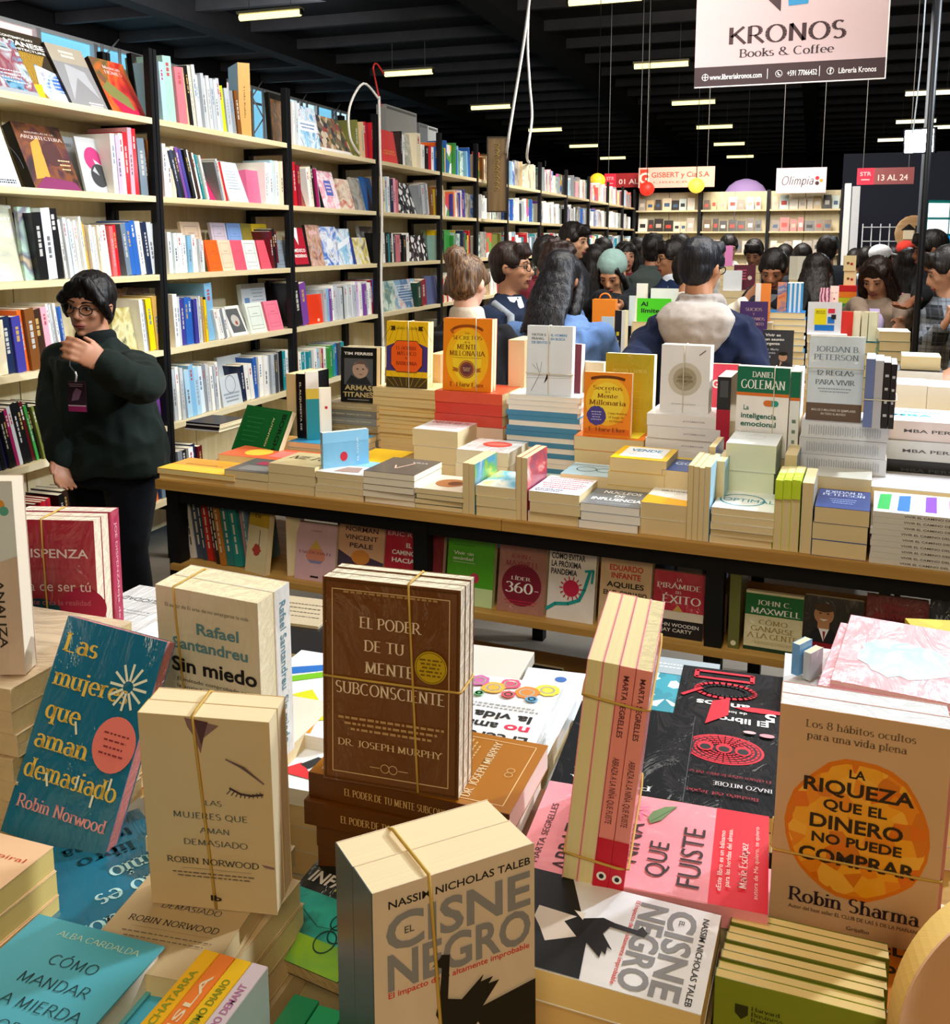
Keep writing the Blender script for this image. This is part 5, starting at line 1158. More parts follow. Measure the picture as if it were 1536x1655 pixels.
# pink GR book behind, black/red standing
stand(1150, 1196, 588, .66, .03, 'e0405c', 'pink-red book with white letters standing behind the green-banded one', z0=tp(1150, 672, .66)[1], art=lambda a: a.t('GR', .3, .62, .16, W_, w=.5, f='h'), yaw=4)
lay(tp(1150, 690, .66)[0], tp(1250, 690, .66)[0], .60, ZT, 4, tp(1150, 672, .66)[1], .3, 'e', 'd8c8a0 e0d0a8', 'hidden behind the green-banded book', 'cream paperback')
(u0, z1), (u1, _) = tp(1164, 606, .44), tp(1186, 606, .44)
zq = tp(1175, 722, .44)[1]
lay(u0 - .01, tp(1300, 740, .38)[0], .37, ZT, 5, tp(1240, 738, .38)[1] - .001, .22, 'e', 'd8c8a0 e0d0a8', 'hidden under the green-banded books', 'cream paperback')
book(MT @ TR((u1, .40, zq), 90), .16, z1 - zq, u1 - u0, '1a1a1e', 'upright book with black top and crimson lower spine beside green-banded one', sart=lambda a: (a.rect(0, 0, 1, .55, 'b02038'), a.rect(.2, .72, .8, .95, '4a4c50')), pg='d8c8b0')
def a_gol(a):
    a.rect(0, .71, 1, 1, '12694a'); a.rect(0, .675, 1, .71, 'd8702c'); a.t('DANIEL', .5, .915, .06, W_, w=.42, f='s'); a.t('GOLEMAN', .5, .805, .095, W_, w=.84, f='s')
    a.t('La', .14, .545, .055, '3a7a64', w=.11, f='b', al='l'); a.t('inteligencia', .10, .455, .058, '2a6a58', w=.68, f='h', al='l'); a.t('emocional', .10, .365, .058, '2a6a58', w=.68, f='h', al='l')
    a.disc(.58, .60, .055, 'd8702c'); a.disc(.76, .60, .055, '2a9a8a'); a.rect(.58, .567, .68, .633, 'd8702c'); a.rect(.68, .567, .76, .633, '2a9a8a'); lines(a, .12, .85, .22, .28, 2, '7a8a84', .004)
q = stand(1192, 1278, 592, .38, .022, W('f0ece6'), 'white paperback with green band and orange line, standing behind pale stack', ybot=738, n=2, art=a_gol, yaw=-3, pg='eee6d8')
(u0, z1), (u1, _) = tp(1280, 600, .37), tp(1296, 600, .37)
zq = tp(1240, 738, .38)[1]
book(MT @ TR((u1, .36, zq), 90), .15, z1 - zq, u1 - u0, 'f0f0ec', 'green-and-white spined copy standing at the right of the green-banded book', spine='e8eae6', sart=lambda a: (a.rect(0, .71, 1, 1, '12694a'), a.rect(0, .675, 1, .71, 'd8702c'), lines(a, .3, .7, .15, .5, 3, '5a7a70', .02)), pg='eee6d8')
tband(q[0], q[1], q[2], q[3], .38, .05, q[0] + (q[1] - q[0]) * .72, 'pale string tied upright round the green-banded book')
stack(1174, 1256, 718, .20, 3, .17, 'eef2ec e4e8d8', 'of the thick pale stack before the green-banded book', 'white paperback with faint ring', top='f4f8f6', art=lambda a: a.ring(.5, .6, .2, 'c0c8c4', .01), pg='dde0c4')
edges(1146, 1158, 722, .20, 1, .15, '3a5aa0', 'slim blue upright paperback left of the thick pale stack'); edges(1158, 1173, 745, .12, 1, .15, '8abcd8', 'pale blue upright paperback before the thick pale stack', back='8abcd8')
edges(1269, 1290, 735, .22, 1, .15, '8a9aa8', 'grey-topped upright book behind the lime-topped ones', back='7a8aa0')
# Peterson
stack(1296, 1438, 684, .34, 6, .2, 'dcdce0 d4d4d8 d8d0c0', 'of the grey-white stack under the pale blue-grey book', 'grey-white paperback', face='s', spines_=['d8dade', 'ced0d4'], sart=lambda a: lines(a, .2, .8, .08, .92, 30, 'a8acb4', .006), pg='dccaa0')
zs = tp(1360, 684, .34)[1]
def a_pet(a):
    a.rect(0, .0, 1, .21, '6a5648'); a.t('JORDAN B.', .52, .85, .062, '7a8a98', w=.80, f='s'); a.t('PETERSON', .50, .755, .062, '7a8a98', w=.80, f='s'); a.t('12 REGLAS', .5, .57, .055, '5a6a78', w=.66, f='s'); a.t('PARA VIVIR', .5, .46, .055, '5a6a78', w=.70, f='s')
    lines(a, .2, .8, .33, .40, 2, '8a98a4', .005); a.t('MÁS DE 5 MILLONES DE EJEMPLARES', .5, .13, .026, 'd8d0c8', w=.8, f='b'); a.t('EN TODO EL MUNDO', .5, .085, .026, 'd8d0c8', w=.45, f='b')
q = stand(1309, 1400, 543, .36, .05, W('d6e2ec'), 'pale blue-grey paperback with brown base standing on the grey-white stack', z0=zs, art=a_pet, pg='b8ac98', spine='8a8a8c')
tband(q[0], q[1], q[2], q[3], .36, .05, q[2] + .145, 'white string tied level round the pale blue-grey book', 'z')
for i, (p0, p1, c, d) in enumerate([(1401, 1416, '6a7aa8', 'blue-grey spined upright book'), (1416, 1430, 'b8b8bc', 'silver-grey spined upright book'), (1430, 1442, '16161a', 'black-spined upright book, left'), (1442, 1452, '1a1a1e', 'black-spined upright book, rightmost')]):
    (u0, z1), (u1, _) = tp(p0, 580 + i * 3, .30), tp(p1, 580, .30)
    book(MT @ TR((u1, .30, zs + .0004), 90), .15, z1 - zs, u1 - u0, c, f'{d} of the four tied beside the pale blue-grey book', sart=(lambda a: lines(a, .25, .75, .1, .9, 4, 'd8d8d8', .02)) if i > 1 else None, pg='dcd8cc')
(u0, _), (u1, _) = tp(1401, 600, .30), tp(1452, 600, .30)
tband(u0, u1, zs, zs + .16, .30, .15, zs + .075, 'white string tied level round the four upright books', 'z')
lay(u1 - .02, u1 + .29, .46, ZT, 5, zs - .002, .22, 's', 'e8eaec d8dce0 1a1a1c', 'of the MBA-lettered stack at the right edge', 'white paperback with turquoise lettering', top='f0f4f6', art=lambda a: (a.t('MBA', .45, .78, .1, '1aa0b0', w=.5, f='h', rot=-90), a.t('PERSONAL', .7, .7, .05, '1aa0b0', w=.5, f='h', rot=-90)), spines_=['ecdfe0', 'e0e4e8', '2a2c30', 'e8e8ec', '3a3c40'], sart=lambda a: a.t('MBA PERSONAL', .5, .5, .03, '5a5a60', w=.7 * a.h / a.w, f='b', rot=-90))
lay(tp(1408, 790, .225)[0], tp(1408, 790, .225)[0] + .30, .225, ZT, 3, tp(1410, 786, .225)[1], .20, 'e', 'cfccc8 dcd8cc', 'behind the brush-stroke stack', 'grey-white paperback', top='c8c4c6')
# mid gaps
stack(986, 1078, 742, .20, 4, .17, 'f4d020 e0c890', 'of the yellow-framed stack', 'yellow paperback with white panel', top='f6c81c', art=lambda a: (a.rect(.12, .15, .88, .92, 'f4f4f0'), a.t('VENDE', .5, .68, .2, '2a8ab8', w=.55, f='h'), lines(a, .25, .75, .25, .4, 2, '7a9ab0', .01)), pg='e0ca94')
stack(1070, 1148, 762, .20, 2, .17, '3a5a9c d8c490', 'right of the yellow-framed stack', 'blue GOLD-lettered paperback', top='46629e', art=lambda a: (a.t('GOLD', .5, .55, .2, 'c8d4e8', w=.7, f='h'), a.rect(0, .85, 1, 1, 'e8c850')))
stack(906, 984, 768, .20, 2, .15, '9ab8c4 dcd0b0', 'behind the handwritten-cover stack', 'pale blue paperback with spectacles', top='a8c4cc', art=lambda a: (a.ring(.4, .5, .2, '4a5a60', .02), a.ring(.78, .5, .16, '4a5a60', .02), a.rect(0, .85, 1, 1, 'c8d8dc')))
stack(858, 906, 785, .22, 1, .15, 'c8c0a8', 'lying flat behind the handwritten-cover stack', 'cream and green paperback', top=ART('d8e0d0 a8c0a0 e8e8e0', 8, 'n', 44))
stack(1258, 1300, 765, .30, 2, .12, 'd8e0c8 e0e4c8', 'low between the green-banded and grey-white stacks', 'pale paperback')
stack(1320, 1410, 772, .22, 3, .15, 'dcd8c8 e4dcc0', 'behind the navy blue stack', 'cream-white paperback', pg='dcc898')
lay(tp(1410, 760, .2)[0], tp(1410, 760, .2)[0] + .33, .225, ZT, 4, zs - .05, .18, 'e', 'd0ccd0 c8c4bc dcd4c4', 'low behind the brush-stroke stack', 'grey-pink paperback') if False else None
# rear right of the table: white stacks, the cream box and black-white stack
for p0, p1, yt, vv, nn, cc, sn, ds in [(1450, 1500, 622, .80, 4, 'f0f0ee e4e4e0', 'of the rear white stack, left', 'white glossy paperback'), (1500, 1560, 626, .80, 4, 'ece8ee e0dce0', 'of the rear white stack, right', 'white-lilac paperback'), (1450, 1525, 600, 1.0, 8, '202226 e8e8e8', 'of the striped black-and-white rear stack', 'black paperback')]:
    stack(p0, p1, yt, vv, nn, .16, cc, sn, ds, pg='ece8e0')
(u0, z1), (u1, _) = tp(1458, 575, 1.02), tp(1522, 575, 1.02); zb = tp(1490, 600, 1.0)[1]
lay(u0, u1, 1.02, zb + .001, 1, z1, .13, 'e', 'ece4bc', 'on the striped rear stack', 'cream box-like book with small green mark')
mb = MB(); pts = [V((tp(1450, 655, .7)[0] + .03 * cos(a_), .66 + .1 * sin(a_), .93 + .05 * sin(a_ * 2))) for a_ in [k * .5 for k in range(12)]]; mb.tube(pts, .004, P('1f8a4a', .4), 6); mb.build('cord', None, M=MT, label='green cord lying among the white stacks at the rear right', cat='cord')

# ---- books on the table's lower shelf
ZL = .5505
def low(px0, px1, ytop, desc, col, art=None, t=.022, yaw=0, lean=-9, v=.07, pg='e0cfa8', n=1, film=True, **k):
    (u0, z1), (u1, _) = tp(px0, ytop, v), tp(px1, ytop, v); h = min(z1 - ZL, .257)
    book(MT @ TR((u0, v, ZL), yaw, lean), u1 - u0, h / cos(radians(lean)), t, W(col) if film and isinstance(col, str) else col, desc + ' on the lower shelf', art=art, pg=pg, **k)
sp = [('d8d0b8', 295), ('5a1a28', 303), ('e4e0d8', 312), ('48566c', 324), ('3a4a60', 331), ('c8241c', 341), ('8a2028', 350), ('2a2420', 358), ('b8742a', 367), ('2a7a78', 379), ('1f8a84', 392), ('d89098', 402), ('6a8a9a', 408)]
px = 287
for i, (c, p) in enumerate(sp):
    (u0, _), (u1, _) = tp(px, 880, .09), tp(p, 880, .09); t = u1 - u0; h = random.uniform(.20, .245)
    M = MT @ T3(u0, .09 + random.uniform(-.01, .02), ZL) @ Matrix.Rotation(radians(-7), 4, 'Y') @ T3(t, 0, 0) @ RZ(90)
    book(M, .16, h, t * .96, c, f'{cname(c)} leaning spine, {ORD[i + 1]} from the left on the table\'s lower shelf', sart=lambda a, i=i: vbars(a, 'd8d0b8' if i not in (0, 2) else '5a5a5a'), group=None, pg='d8c8a0')
    px = p
low(392, 432, 818, 'yellow-topped paperback with dark name, leaning behind the cream block', 'd8b028', lambda a: (a.rect(0, 0, 1, .7, 'e4d4a8'), a.t('Dr.', .5, .85, .05, '3a2a10', w=.4, f='s'), a.disc(.5, .35, .2, 'b84838', rough=.4), a.line([(.6, .4), (.6, .65)], .03, '1a1a1a')), yaw=-14)
u0 = tp(430, 880, .06)[0]
book(MT @ TR((u0, .20, ZL), -62, 0), .14, .235, .045, 'd8c8b4', 'thick cream paperback standing edge-on, left of the pink teardrop cover', art=lambda a: (a.ring(.6, .4, .3, 'b07070', .03), lines(a, .3, .7, .6, .8, 3, '9a6a60', .01)), pg='e4d4ac', back='d0b8a8', spine='e0cfae')
low(473, 538, 846, 'pale pink paperback with coloured teardrop', 'dcb4bc', lambda a: (a.poly([(.5, .72), (.28, .48), (.26, .40), (.36, .32), (.64, .32), (.74, .40), (.72, .48)], 'd88a70'), a.poly([(.5, .72), (.36, .56), (.64, .56)], 'd8b050'), a.poly([(.3, .36), (.7, .36), (.62, .31), (.38, .31)], '8a8ab0'), a.t('ESCÚCHATE', .5, .49, .04, '8a4a50', w=.82, f='s'), a.t('J. KNIGHT', .5, .87, .025, '8a5a60', w=.3, f='b'), a.rect(.4, .06, .6, .09, '2a2024')))
low(541, 615, 833, 'peach paperback with dark clouds and author lettering', 'dcab84', lambda a: (a.poly([(0, 0), (1, 0), (1, .38), (.6, .45), (.3, .4), (0, .5)], '4a3e50'), a.disc(.5, .42, .2, 'd88a3c', .1), a.t('NORMAN', .5, .80, .065, '3a2a34', w=.72, f='b'), a.t('VINCENT', .5, .69, .065, '3a2a34', w=.72, f='b'), a.t('PEALE', .5, .58, .065, '3a2a34', w=.52, f='b'), lines(a, .1, .9, .92, .95, 1, '6a4a3a', .004)))
low(617, 668, 849, 'red paperback with bold white lettering beside the table post', 'b81c34', lambda a: (a.t('ERIC R', .45, .86, .06, 'f0c8c8', w=.8, f='b'), a.t('EL', .75, .71, .065, W_, f='h'), a.t('CAMINO', .6, .60, .065, W_, w=.75, f='h'), a.t('HACIA', .6, .49, .065, W_, w=.75, f='h')))
low(693, 712, 862, 'dark red and brown narrow paperback right of the table post', '7a2028', None)
low(719, 795, 872, 'bright green paperback with white lettering and pale base', '4fa81c', lambda a: (a.rect(0, 0, 1, .28, 'c4dca0'), a.t('Vivir sin', .14, .78, .05, W_, w=.42, f='s', al='l'), a.t('ansiedad', .12, .70, .05, W_, w=.44, f='s', al='l'), a.line([(.12, .64), (.6, .64)], .006, W_), lines(a, .12, .6, .88, .92, 1, '2a5a1a', .004), a.disc(.6, .42, .10, 'c83858')))
low(803, 880, 884, 'rose-brown paperback with dark red disc', 'a87468', lambda a: (a.disc(.5, .42, .42, '7a1c30'), a.t('LÍDER', .48, .52, .05, W_, w=.4, f='s'), a.t('360°', .52, .38, .15, W_, w=.72, f='s'), lines(a, .15, .85, .12, .2, 2, 'c83048', .006), a.t('JOHN C.', .5, .85, .06, '9a3a48', w=.5, f='s'), a.t('MAXWELL', .5, .74, .08, '9a3a48', w=.7, f='s')))
def a_gat(a):
    a.t('BILL GATES', .07, .92, .055, 'c02a48', w=.58, f='h', al='l'); a.t('CÓMO EVITAR', .05, .82, .075, '26262a', w=.72, f='h', al='l'); a.t('LA PRÓXIMA', .05, .72, .075, '26262a', w=.64, f='h', al='l'); a.t('PANDEMIA', .05, .62, .075, '26262a', w=.56, f='h', al='l')
    a.line([(0, .12), (.18, .20), (.45, .22), (.68, .28), (.78, .42), (.88, .66)], .07, '1f9a98'); a.line([(.78, .66), (.95, .68), (.93, .52)], .05, '1f9a98'); a.disc(.5, .42, .17, 'c22448')
    for k in range(14): a.line([(.5 + .18 * cos(k * .449), .42 + .112 * sin(k * .449)), (.5 + .24 * cos(k * .449), .42 + .15 * sin(k * .449))], .025, 'c22448')
low(884, 961, 879, 'white paperback with red virus shape and teal arrow', 'e8e2dc', a_gat)
low(968, 1052, 903, 'tan paperback with red and black lettering', 'd8b68c', lambda a: (a.t('EDUARDO', .5, .86, .08, 'c83028', w=.66, f='h'), a.t('INFANTE', .5, .75, .08, 'c83028', w=.58, f='h'), a.t('AQUILES', .5, .62, .075, '1c1a18', w=.72, f='h'), a.t('EN EL GIMNASIO', .5, .5, .07, '1c1a18', w=.85, f='h')), n=2)
low(972, 1055, 888, 'plain tan paperback standing just behind the tan lettered one', 'd4b484', None, v=.10, film=False)
low(1055, 1139, 925, 'crimson paperback with white title and black base', 'b81c38', lambda a: (a.rect(0, 0, 1, .27, '201a1c'), a.rect(0, .27, 1, .40, 'd8ccb8'), a.t('LA', .5, .88, .045, W_, f='s'), a.t('PIRÁMIDE', .5, .78, .075, W_, w=.86, f='s'), a.t('DEL', .5, .69, .04, W_, f='s'), a.t('ÉXITO', .56, .58, .115, W_, w=.75, f='s'), a.t('JOHN WOODEN', .5, .19, .055, 'd8d4cc', w=.85, f='b'), a.t('JAY CARTY', .5, .11, .055, 'd8d4cc', w=.6, f='b'), a.poly([(.4, .40), (.5, .50), (.6, .40)], 'c8a050')))
(u0, _), (u1, _) = tp(1178, 1000, .06), tp(1196, 1000, .06)
book(MT @ TR((u1, .06, ZL), 90), .15, .245, u1 - u0, '6a6e38', 'olive green spine with small numeral beside the table post, lower shelf', sart=lambda a: (a.t('15', .5, .86, .04, 'e8e4c8', w=.5, f='b'), a.disc(.5, .06, .25, 'e8e4c8')), pg='d8c8a0')
edges(1165, 1177, 960, .16, 1, .15, '3a2e24', 'dim brown upright book right of the table post, lower shelf', z0=ZL, pg='8a7050')
low(1205, 1300, 958, 'cream paperback with dark green top band and serif lettering', 'd6cfa6', lambda a: (a.rect(0, .60, 1, .96, '1c6a34'), a.rect(0, 0, 1, .06, '1a3a20'), a.t('JOHN C.', .5, .82, .08, W_, w=.60, f='s'), a.t('MAXWELL', .53, .68, .095, W_, w=.86, f='s'), a.t('CÓMO', .5, .49, .075, 'a08a50', w=.5, f='s'), a.t('GANARSE', .5, .375, .08, 'a08a50', w=.76, f='s'), a.t('A LA GENTE', .5, .26, .08, 'a08a50', w=.86, f='s'), lines(a, .15, .85, .12, .17, 2, 'b8a878', .004)))
def a_man(a):
    a.rect(0, 0, 1, .28, '8c1424'); a.disc(.34, .72, .17, 'b8845c', .155); a.disc(.34, .83, .18, '4a3424', .07); a.rect(.24, .5, .44, .62, 'b8845c')
    a.disc(.28, .74, .025, '2a1c14', .01); a.disc(.41, .74, .025, '2a1c14', .01); a.poly([(.26, .65), (.42, .65), (.34, .62)], 'f0e8e0'); a.poly([(.08, .28), (.22, .52), (.34, .42), (.48, .52), (.66, .28)], '16161c'); a.poly([(.26, .5), (.44, .5), (.35, .30)], 'f0f0f0'); a.poly([(.33, .46), (.38, .46), (.36, .29)], '8a1420'); a.t('JOHN', .5, .2, .06, 'b83848', w=.4, f='s'); a.t('LIDER', .55, .1, .06, 'b83848', w=.6, f='s')
low(1301, 1398, 966, 'dark paperback with smiling suited man and red base', '1a1614', a_man)
low(1402, 1504, 966, 'deep red paperback with brown corners and dark disc', '6e1018', lambda a: (a.rect(0, 0, 1, .62, '9a6a48'), a.disc(.5, .38, .46, '5a0e1a'), a.t('JOHN C.', .5, .85, .07, '9a2a34', w=.5, f='s'), a.t('MAXWELL', .5, .74, .09, '9a2a34', w=.75, f='s'), a.t('LÍDER', .45, .54, .07, 'd8c8b8', w=.5, f='s'), a.t('360°', .52, .36, .17, 'e8e0d8', w=.74, f='s')))
low(1507, 1600, 968, 'navy paperback at the right frame edge', '141c2e', lambda a: (a.t('MAXWELL', .5, .72, .09, '8a94a8', w=.8, f='s'), a.t('SABIOS', .45, .4, .08, '8a94a8', w=.8, f='s')))
lay(tp(1245, 950, .2)[0], tp(1380, 950, .2)[0], .17, ZL, 3, ZL + .262, .2, 'e', 'c8b080 d8c090', 'lying behind the green-banded lower-shelf book', 'tan paperback', z0=ZL + .20) if False else None
lay(.12, .42, .20, ZL, 3, ZL + .055, .2, 'e', '8a8070 a89878', 'lying at the back left of the lower shelf', 'grey-brown paperback', base=MT @ T3(0, 0, .16)) if False else None
# lowest shelf
for i, (p0, p1, yt, c, d) in enumerate([(852, 905, 1078, '16161a', 'black paperback with pale letters'), (905, 985, 1092, '26364e', 'slate blue paperback'), (985, 1060, 1100, 'a07c50', 'tan paperback'), (1196, 1290, 1105, '4a3020', 'dim brown paperback'), (780, 848, 1070, '3a2c20', 'dim brown-grey paperback')]):
    (u0, z1), (u1, _) = tp(p0, yt, .07), tp(p1, yt, .07)
    book(MT @ TR((u0, .07, .2005), 0, -8), u1 - u0, max(.12, z1 - .2005), .022, c, d + ' on the lowest shelf of the middle table', art=(lambda a: a.t('LARD', .75, .93, .035, 'd8d4cc', w=.3, f='b')) if i == 0 else None)

# ================================================================= the farther island table
T2O = V((-1.05, 4.32, 0))
T2 = Matrix.Translation(T2O)
table(T2, 1.46, .95, .84, (.4,), (.02, .7, 1.40), 'farther island display table ringed by visitors', group=None)
def at2(px, py, y):
    q = atY(px, py, y); return q
def st2(px0, px1, ytop, y, n, dep, cols, sname, desc, z0=.8405, **k):
    k['stuff'] = n > 3
    A, B = atY(px0, ytop, y), atY(px1, ytop, y)
    return lay(A.x, B.x, y, z0, n, (A.z + B.z) / 2, dep, k.pop('face', 'e'), cols, sname, desc, base=Matrix.Identity(4), **k)
def sd2(px0, px1, ytop, y, t, col, desc, ybot=None, z0=None, art=None, yaw=0, lean=-3, **k):
    A, B = atY(px0, ytop, y), atY(px1, ytop, y)
    if z0 is None: z0 = atY((px0 + px1) / 2, ybot, y).z
    return book(TR((A.x, y, z0 + .0005), yaw, lean), B.x - A.x, A.z - z0, t, col, desc, art=art, **k)
def base2(px0, px1, ybot, y, dep, n, cols, sname):
    st2(px0, px1, ybot, y - .02, n, dep, cols, sname, 'pale paperback', face='e')
base2(1225, 1292, 596, 4.45, .16, 7, 'd8d0c8 e8e0d8 c8b8b0', 'under the dark book with a seated man')
sd2(1234, 1284, 533, 4.45, .02, '34363c', 'dark grey book with white title and small suited man', ybot=596, art=lambda a: (a.t('Vivir es', .08, .87, .07, W_, w=.5, f='h', al='l'), a.t('un asunto', .08, .76, .07, W_, w=.62, f='h', al='l'), a.t('urgente', .08, .65, .07, W_, w=.48, f='h', al='l'), a.t('Dr. Mario', .08, .50, .06, 'c8ccd0', w=.45, f='b', al='l'), a.t('Alonso', .08, .41, .06, 'c8ccd0', w=.35, f='b', al='l'), a.t('Puig', .08, .32, .06, 'c8ccd0', w=.2, f='b', al='l'), a.disc(.68, .30, .14, 'c89878'), a.disc(.68, .39, .15, '1a1412', .05), a.poly([(.45, 0), (.5, .16), (.68, .2), (.9, .14), (.98, 0)], '2a2a32'), a.poly([(.56, .0), (.6, .2), (.66, .16)], 'c89878')))
base2(1305, 1370, 541, 4.55, .18, 10, 'e8e8ec d0d8e0 f0f0f0', 'under the white book with coloured squares')
sd2(1307, 1362, 488, 4.55, .03, 'e6e8ee', 'white book with yellow, red and blue squares', ybot=541, art=lambda a: (a.rect(.2, .3, .56, .80, 'f0e010'), a.rect(.6, .66, .8, .80, 'e02a4a'), a.rect(.6, .35, .8, .55, '1a78d0'), a.rect(.22, .12, .8, .3, '1a78d0'), a.rect(.7, .48, .84, .62, '1a1a1e'), a.t('MANUAL DE', .38, .72, .04, '5a5410', w=.26, f='b'), a.t('PERSUASION', .38, .66, .04, '5a5410', w=.28, f='b')))
st2(1240, 1303, 505, 4.75, 14, .18, '2a86c8 d8e0e4 3a94d0 2a86c8 e0e4e8', 'of the blue stack on the island table', 'blue paperback', spines_=None)
zz = atY(1270, 507, 4.77).z
for i in range(7):
    A = atY(1274 + i * 3.6, 458, 4.77); Bx = atY(1274 + (i + 1) * 3.6, 458, 4.77)
    book(TR((Bx.x, 4.77, zz + .001), 90), .14, A.z - zz, (Bx.x - A.x), '4aa0d4' if i % 2 == 0 else 'd8e0e8', f'{"blue" if i % 2 == 0 else "pale"} spine, {ORD[i + 1]} of the upright row on the blue stack', spine='3a92cc' if i % 2 == 0 else 'dce4ea')
sd2(1258, 1273, 456, 4.80, .012, ART('c84838 e89058 4868a0 e8c8a8', 14, 'n', 45), 'red and orange picture book at left of the blue spines', z0=zz)
st2(1200, 1243, 545, 4.50, 5, .16, 'c8b8a8 b0a8b8', 'under the violet lettered book', 'pale paperback')
sd2(1197, 1242, 487, 4.52, .02, '4a2f6a', 'violet book with cream serif lettering', ybot=546, art=lambda a: (a.t('SUCIOS', .5, .78, .08, 'c8a8a8', w=.6, f='s'), a.t('Y', .5, .65, .06, 'c8a8a8', f='s'), a.t('HERMANOS', .5, .52, .08, 'c8a8a8', w=.8, f='s'), a.t('DEL VIENTO', .5, .38, .08, 'c8a8a8', w=.75, f='s')))
sd2(1222, 1247, 458, 4.62, .02, 'f08a3c', 'orange-edged white book behind the violet one', ybot=520, art=lambda a: a.rect(0, 0, .35, 1, 'f0ece8'))
st2(1190, 1250, 521, 4.64, 6, .1, 'd8d0c8 c0b8b0', 'low behind the violet book', 'grey paperback')
st2(1022, 1080, 520, 4.55, 6, .17, 'e8e0d0 c8c0b0 d0b8a0', 'under the lime-green book', 'cream paperback')
sd2(1030, 1085, 482, 4.55, .02, '52dc28', 'lime-green book with black lettering on the island table', ybot=527, art=lambda a: (a.t('Al', .12, .80, .16, K_, w=.2, f='h', al='l'), a.t('límite', .12, .56, .16, K_, w=.55, f='h', al='l')), spine='e0d020')
sd2(1017, 1028, 478, 4.6, .03, 'dce6ea', 'pale blue-white upright book left of the lime-green one', ybot=527)
sd2(1029, 1046, 458, 4.72, .03, 'f0ece4', 'white upright book behind the lime-green one, left', ybot=520); sd2(1052, 1096, 466, 4.70, .03, 'e8ece8', 'white upright book behind the lime-green one, right', ybot=520)
st2(1020, 1100, 519, 4.74, 5, .15, 'd8d0c0 e8e0d0', 'low behind the lime-green book', 'cream paperback')
st2(968, 1020, 600, 4.38, 3, .16, 'd8d0c0 b8b0a0 e0d8c8', 'at the near left corner of the island table', 'grey-white paperback') if False else None
sd2(971, 991, 512, 4.40, .02, 'c8dce6', 'pale blue upright book with dark lines at the island table edge', z0=.8405, art=lambda a: (lines(a, .1, .9, .3, .9, 6, '5a7a98', .008), a.ring(.7, .1, .15, '3a8aa0', .03)))
sd2(993, 1004, 502, 4.42, .06, '1c1a1c', 'black-spined upright book with yellow lettering at the island table edge', z0=.8405, art=lambda a: a.t('VOTO', .5, .5, .10, 'e8d020', w=1.9, f='h', rot=-90) if False else lines(a, .3, .7, .1, .8, 8, 'e8d020', .02))
sd2(1004, 1010, 502, 4.42, .08, 'eae4da', 'cream page-edged upright book beside the black spine', z0=.8405)
# farther table items between people: boxes, pink and red books
table(Matrix.Translation((-.76, 6.72, 0)), 1.12, .72, .84, (.4,), (.02, 1.05), 'distant display table beyond the first visitors, mostly hidden')
def sd3(px0, px1, ytop, ybot, y, t, col, desc, art=None, **k): return sd2(px0, px1, ytop, y, t, col, desc, ybot=ybot, art=art, **k)
def pile3(px0, px1, ytop, y, n, cols, sn, ds): return st2(px0, px1, ytop, y, n, .2, cols, sn, ds)
pile3(1165, 1215, 470, 6.8, 9, 'e8e8e4 c8d0d0 d8c8b8', 'of the distant pile behind the pointing sleeve', 'white paperback')
sd3(1170, 1200, 437, 470, 6.82, .03, 'e8eef0', 'white and teal distant upright book')
sd3(1187, 1222, 428, 470, 6.95, .03, '5a1830', 'dark maroon distant book with pink lettering', art=lambda a: (lines(a, .15, .6, .4, .85, 4, 'e0608a', .02), a.disc(.75, .5, .1, 'd8c8b8')))
sd3(1172, 1185, 397, 430, 7.2, .03, 'e88ac8', 'bright pink distant upright book')
pile3(1165, 1230, 430, 7.2, 12, 'e8e8e4 c8d0d0 d8c8b8', 'of the tall distant pile under the pink book', 'grey-white paperback')
pile3(1275, 1330, 452, 6.9, 8, 'd8d0bc c8c0a8 b0a890', 'under the thick cream distant volumes', 'cream paperback')
for i, (p0, p1, c) in enumerate([(1277, 1290, 'd8d4c0'), (1290, 1303, 'e4e0cc'), (1303, 1309, '8a7248')]): sd3(p0, p1, 414, 452, 6.92, .12, c, f'{cname(c)} thick distant volume, {ORD[i + 1]} of the upright three')
for i, y_ in enumerate((413, 438)):
    sd3(1365, 1385, y_, y_ + 25, 6.3, .06, 'e4cf9a', f'small cream patterned box with dark and red spots, {"upper" if i == 0 else "lower"} of two', art=lambda a: (a.disc(.35, .5, .12, '7a4a20'), a.disc(.65, .45, .12, 'b02a20')), name='box')
pile3(1357, 1388, 463, 6.25, 1, 'e8e0d0', 'hidden under the two cream boxes', 'pale support book') if False else None
A = atY(1357, 462, 6.2)
for i, (c, t1) in enumerate((('c81c20', ''), ('e87a20', ''), ('b8c020', ''), ('2a8a3c', ''), ('2a3a8a', ''))):
    zt = atY(1370, 462 + i * 9.6, 6.2).z; zb = atY(1370, 462 + (i + 1) * 9.6, 6.2).z; Bx = atY(1386, 462, 6.2)
    mb = MB(); mb.box((A.x, 6.2, zb + .001), (Bx.x, 6.32, zt), P(c, .5)); mb.build('striped_box', None, label=f'{["red", "orange", "lime", "green", "navy"][i]} box in the rainbow-coloured box tower', cat='box')
zb = atY(1370, 462 + 48, 6.2).z
mb = MB(); mb.box((A.x - .05, 6.15, 0), (Bx.x + .05, 6.36, zb), P('5a4a40', .7)); mb.box((A.x - .07, 6.13, zb - .02), (Bx.x + .07, 6.38, zb), P('c8a878', .6)); mb.build('display_plinth', None, label='brown plinth under the rainbow-coloured box tower', cat='plinth')
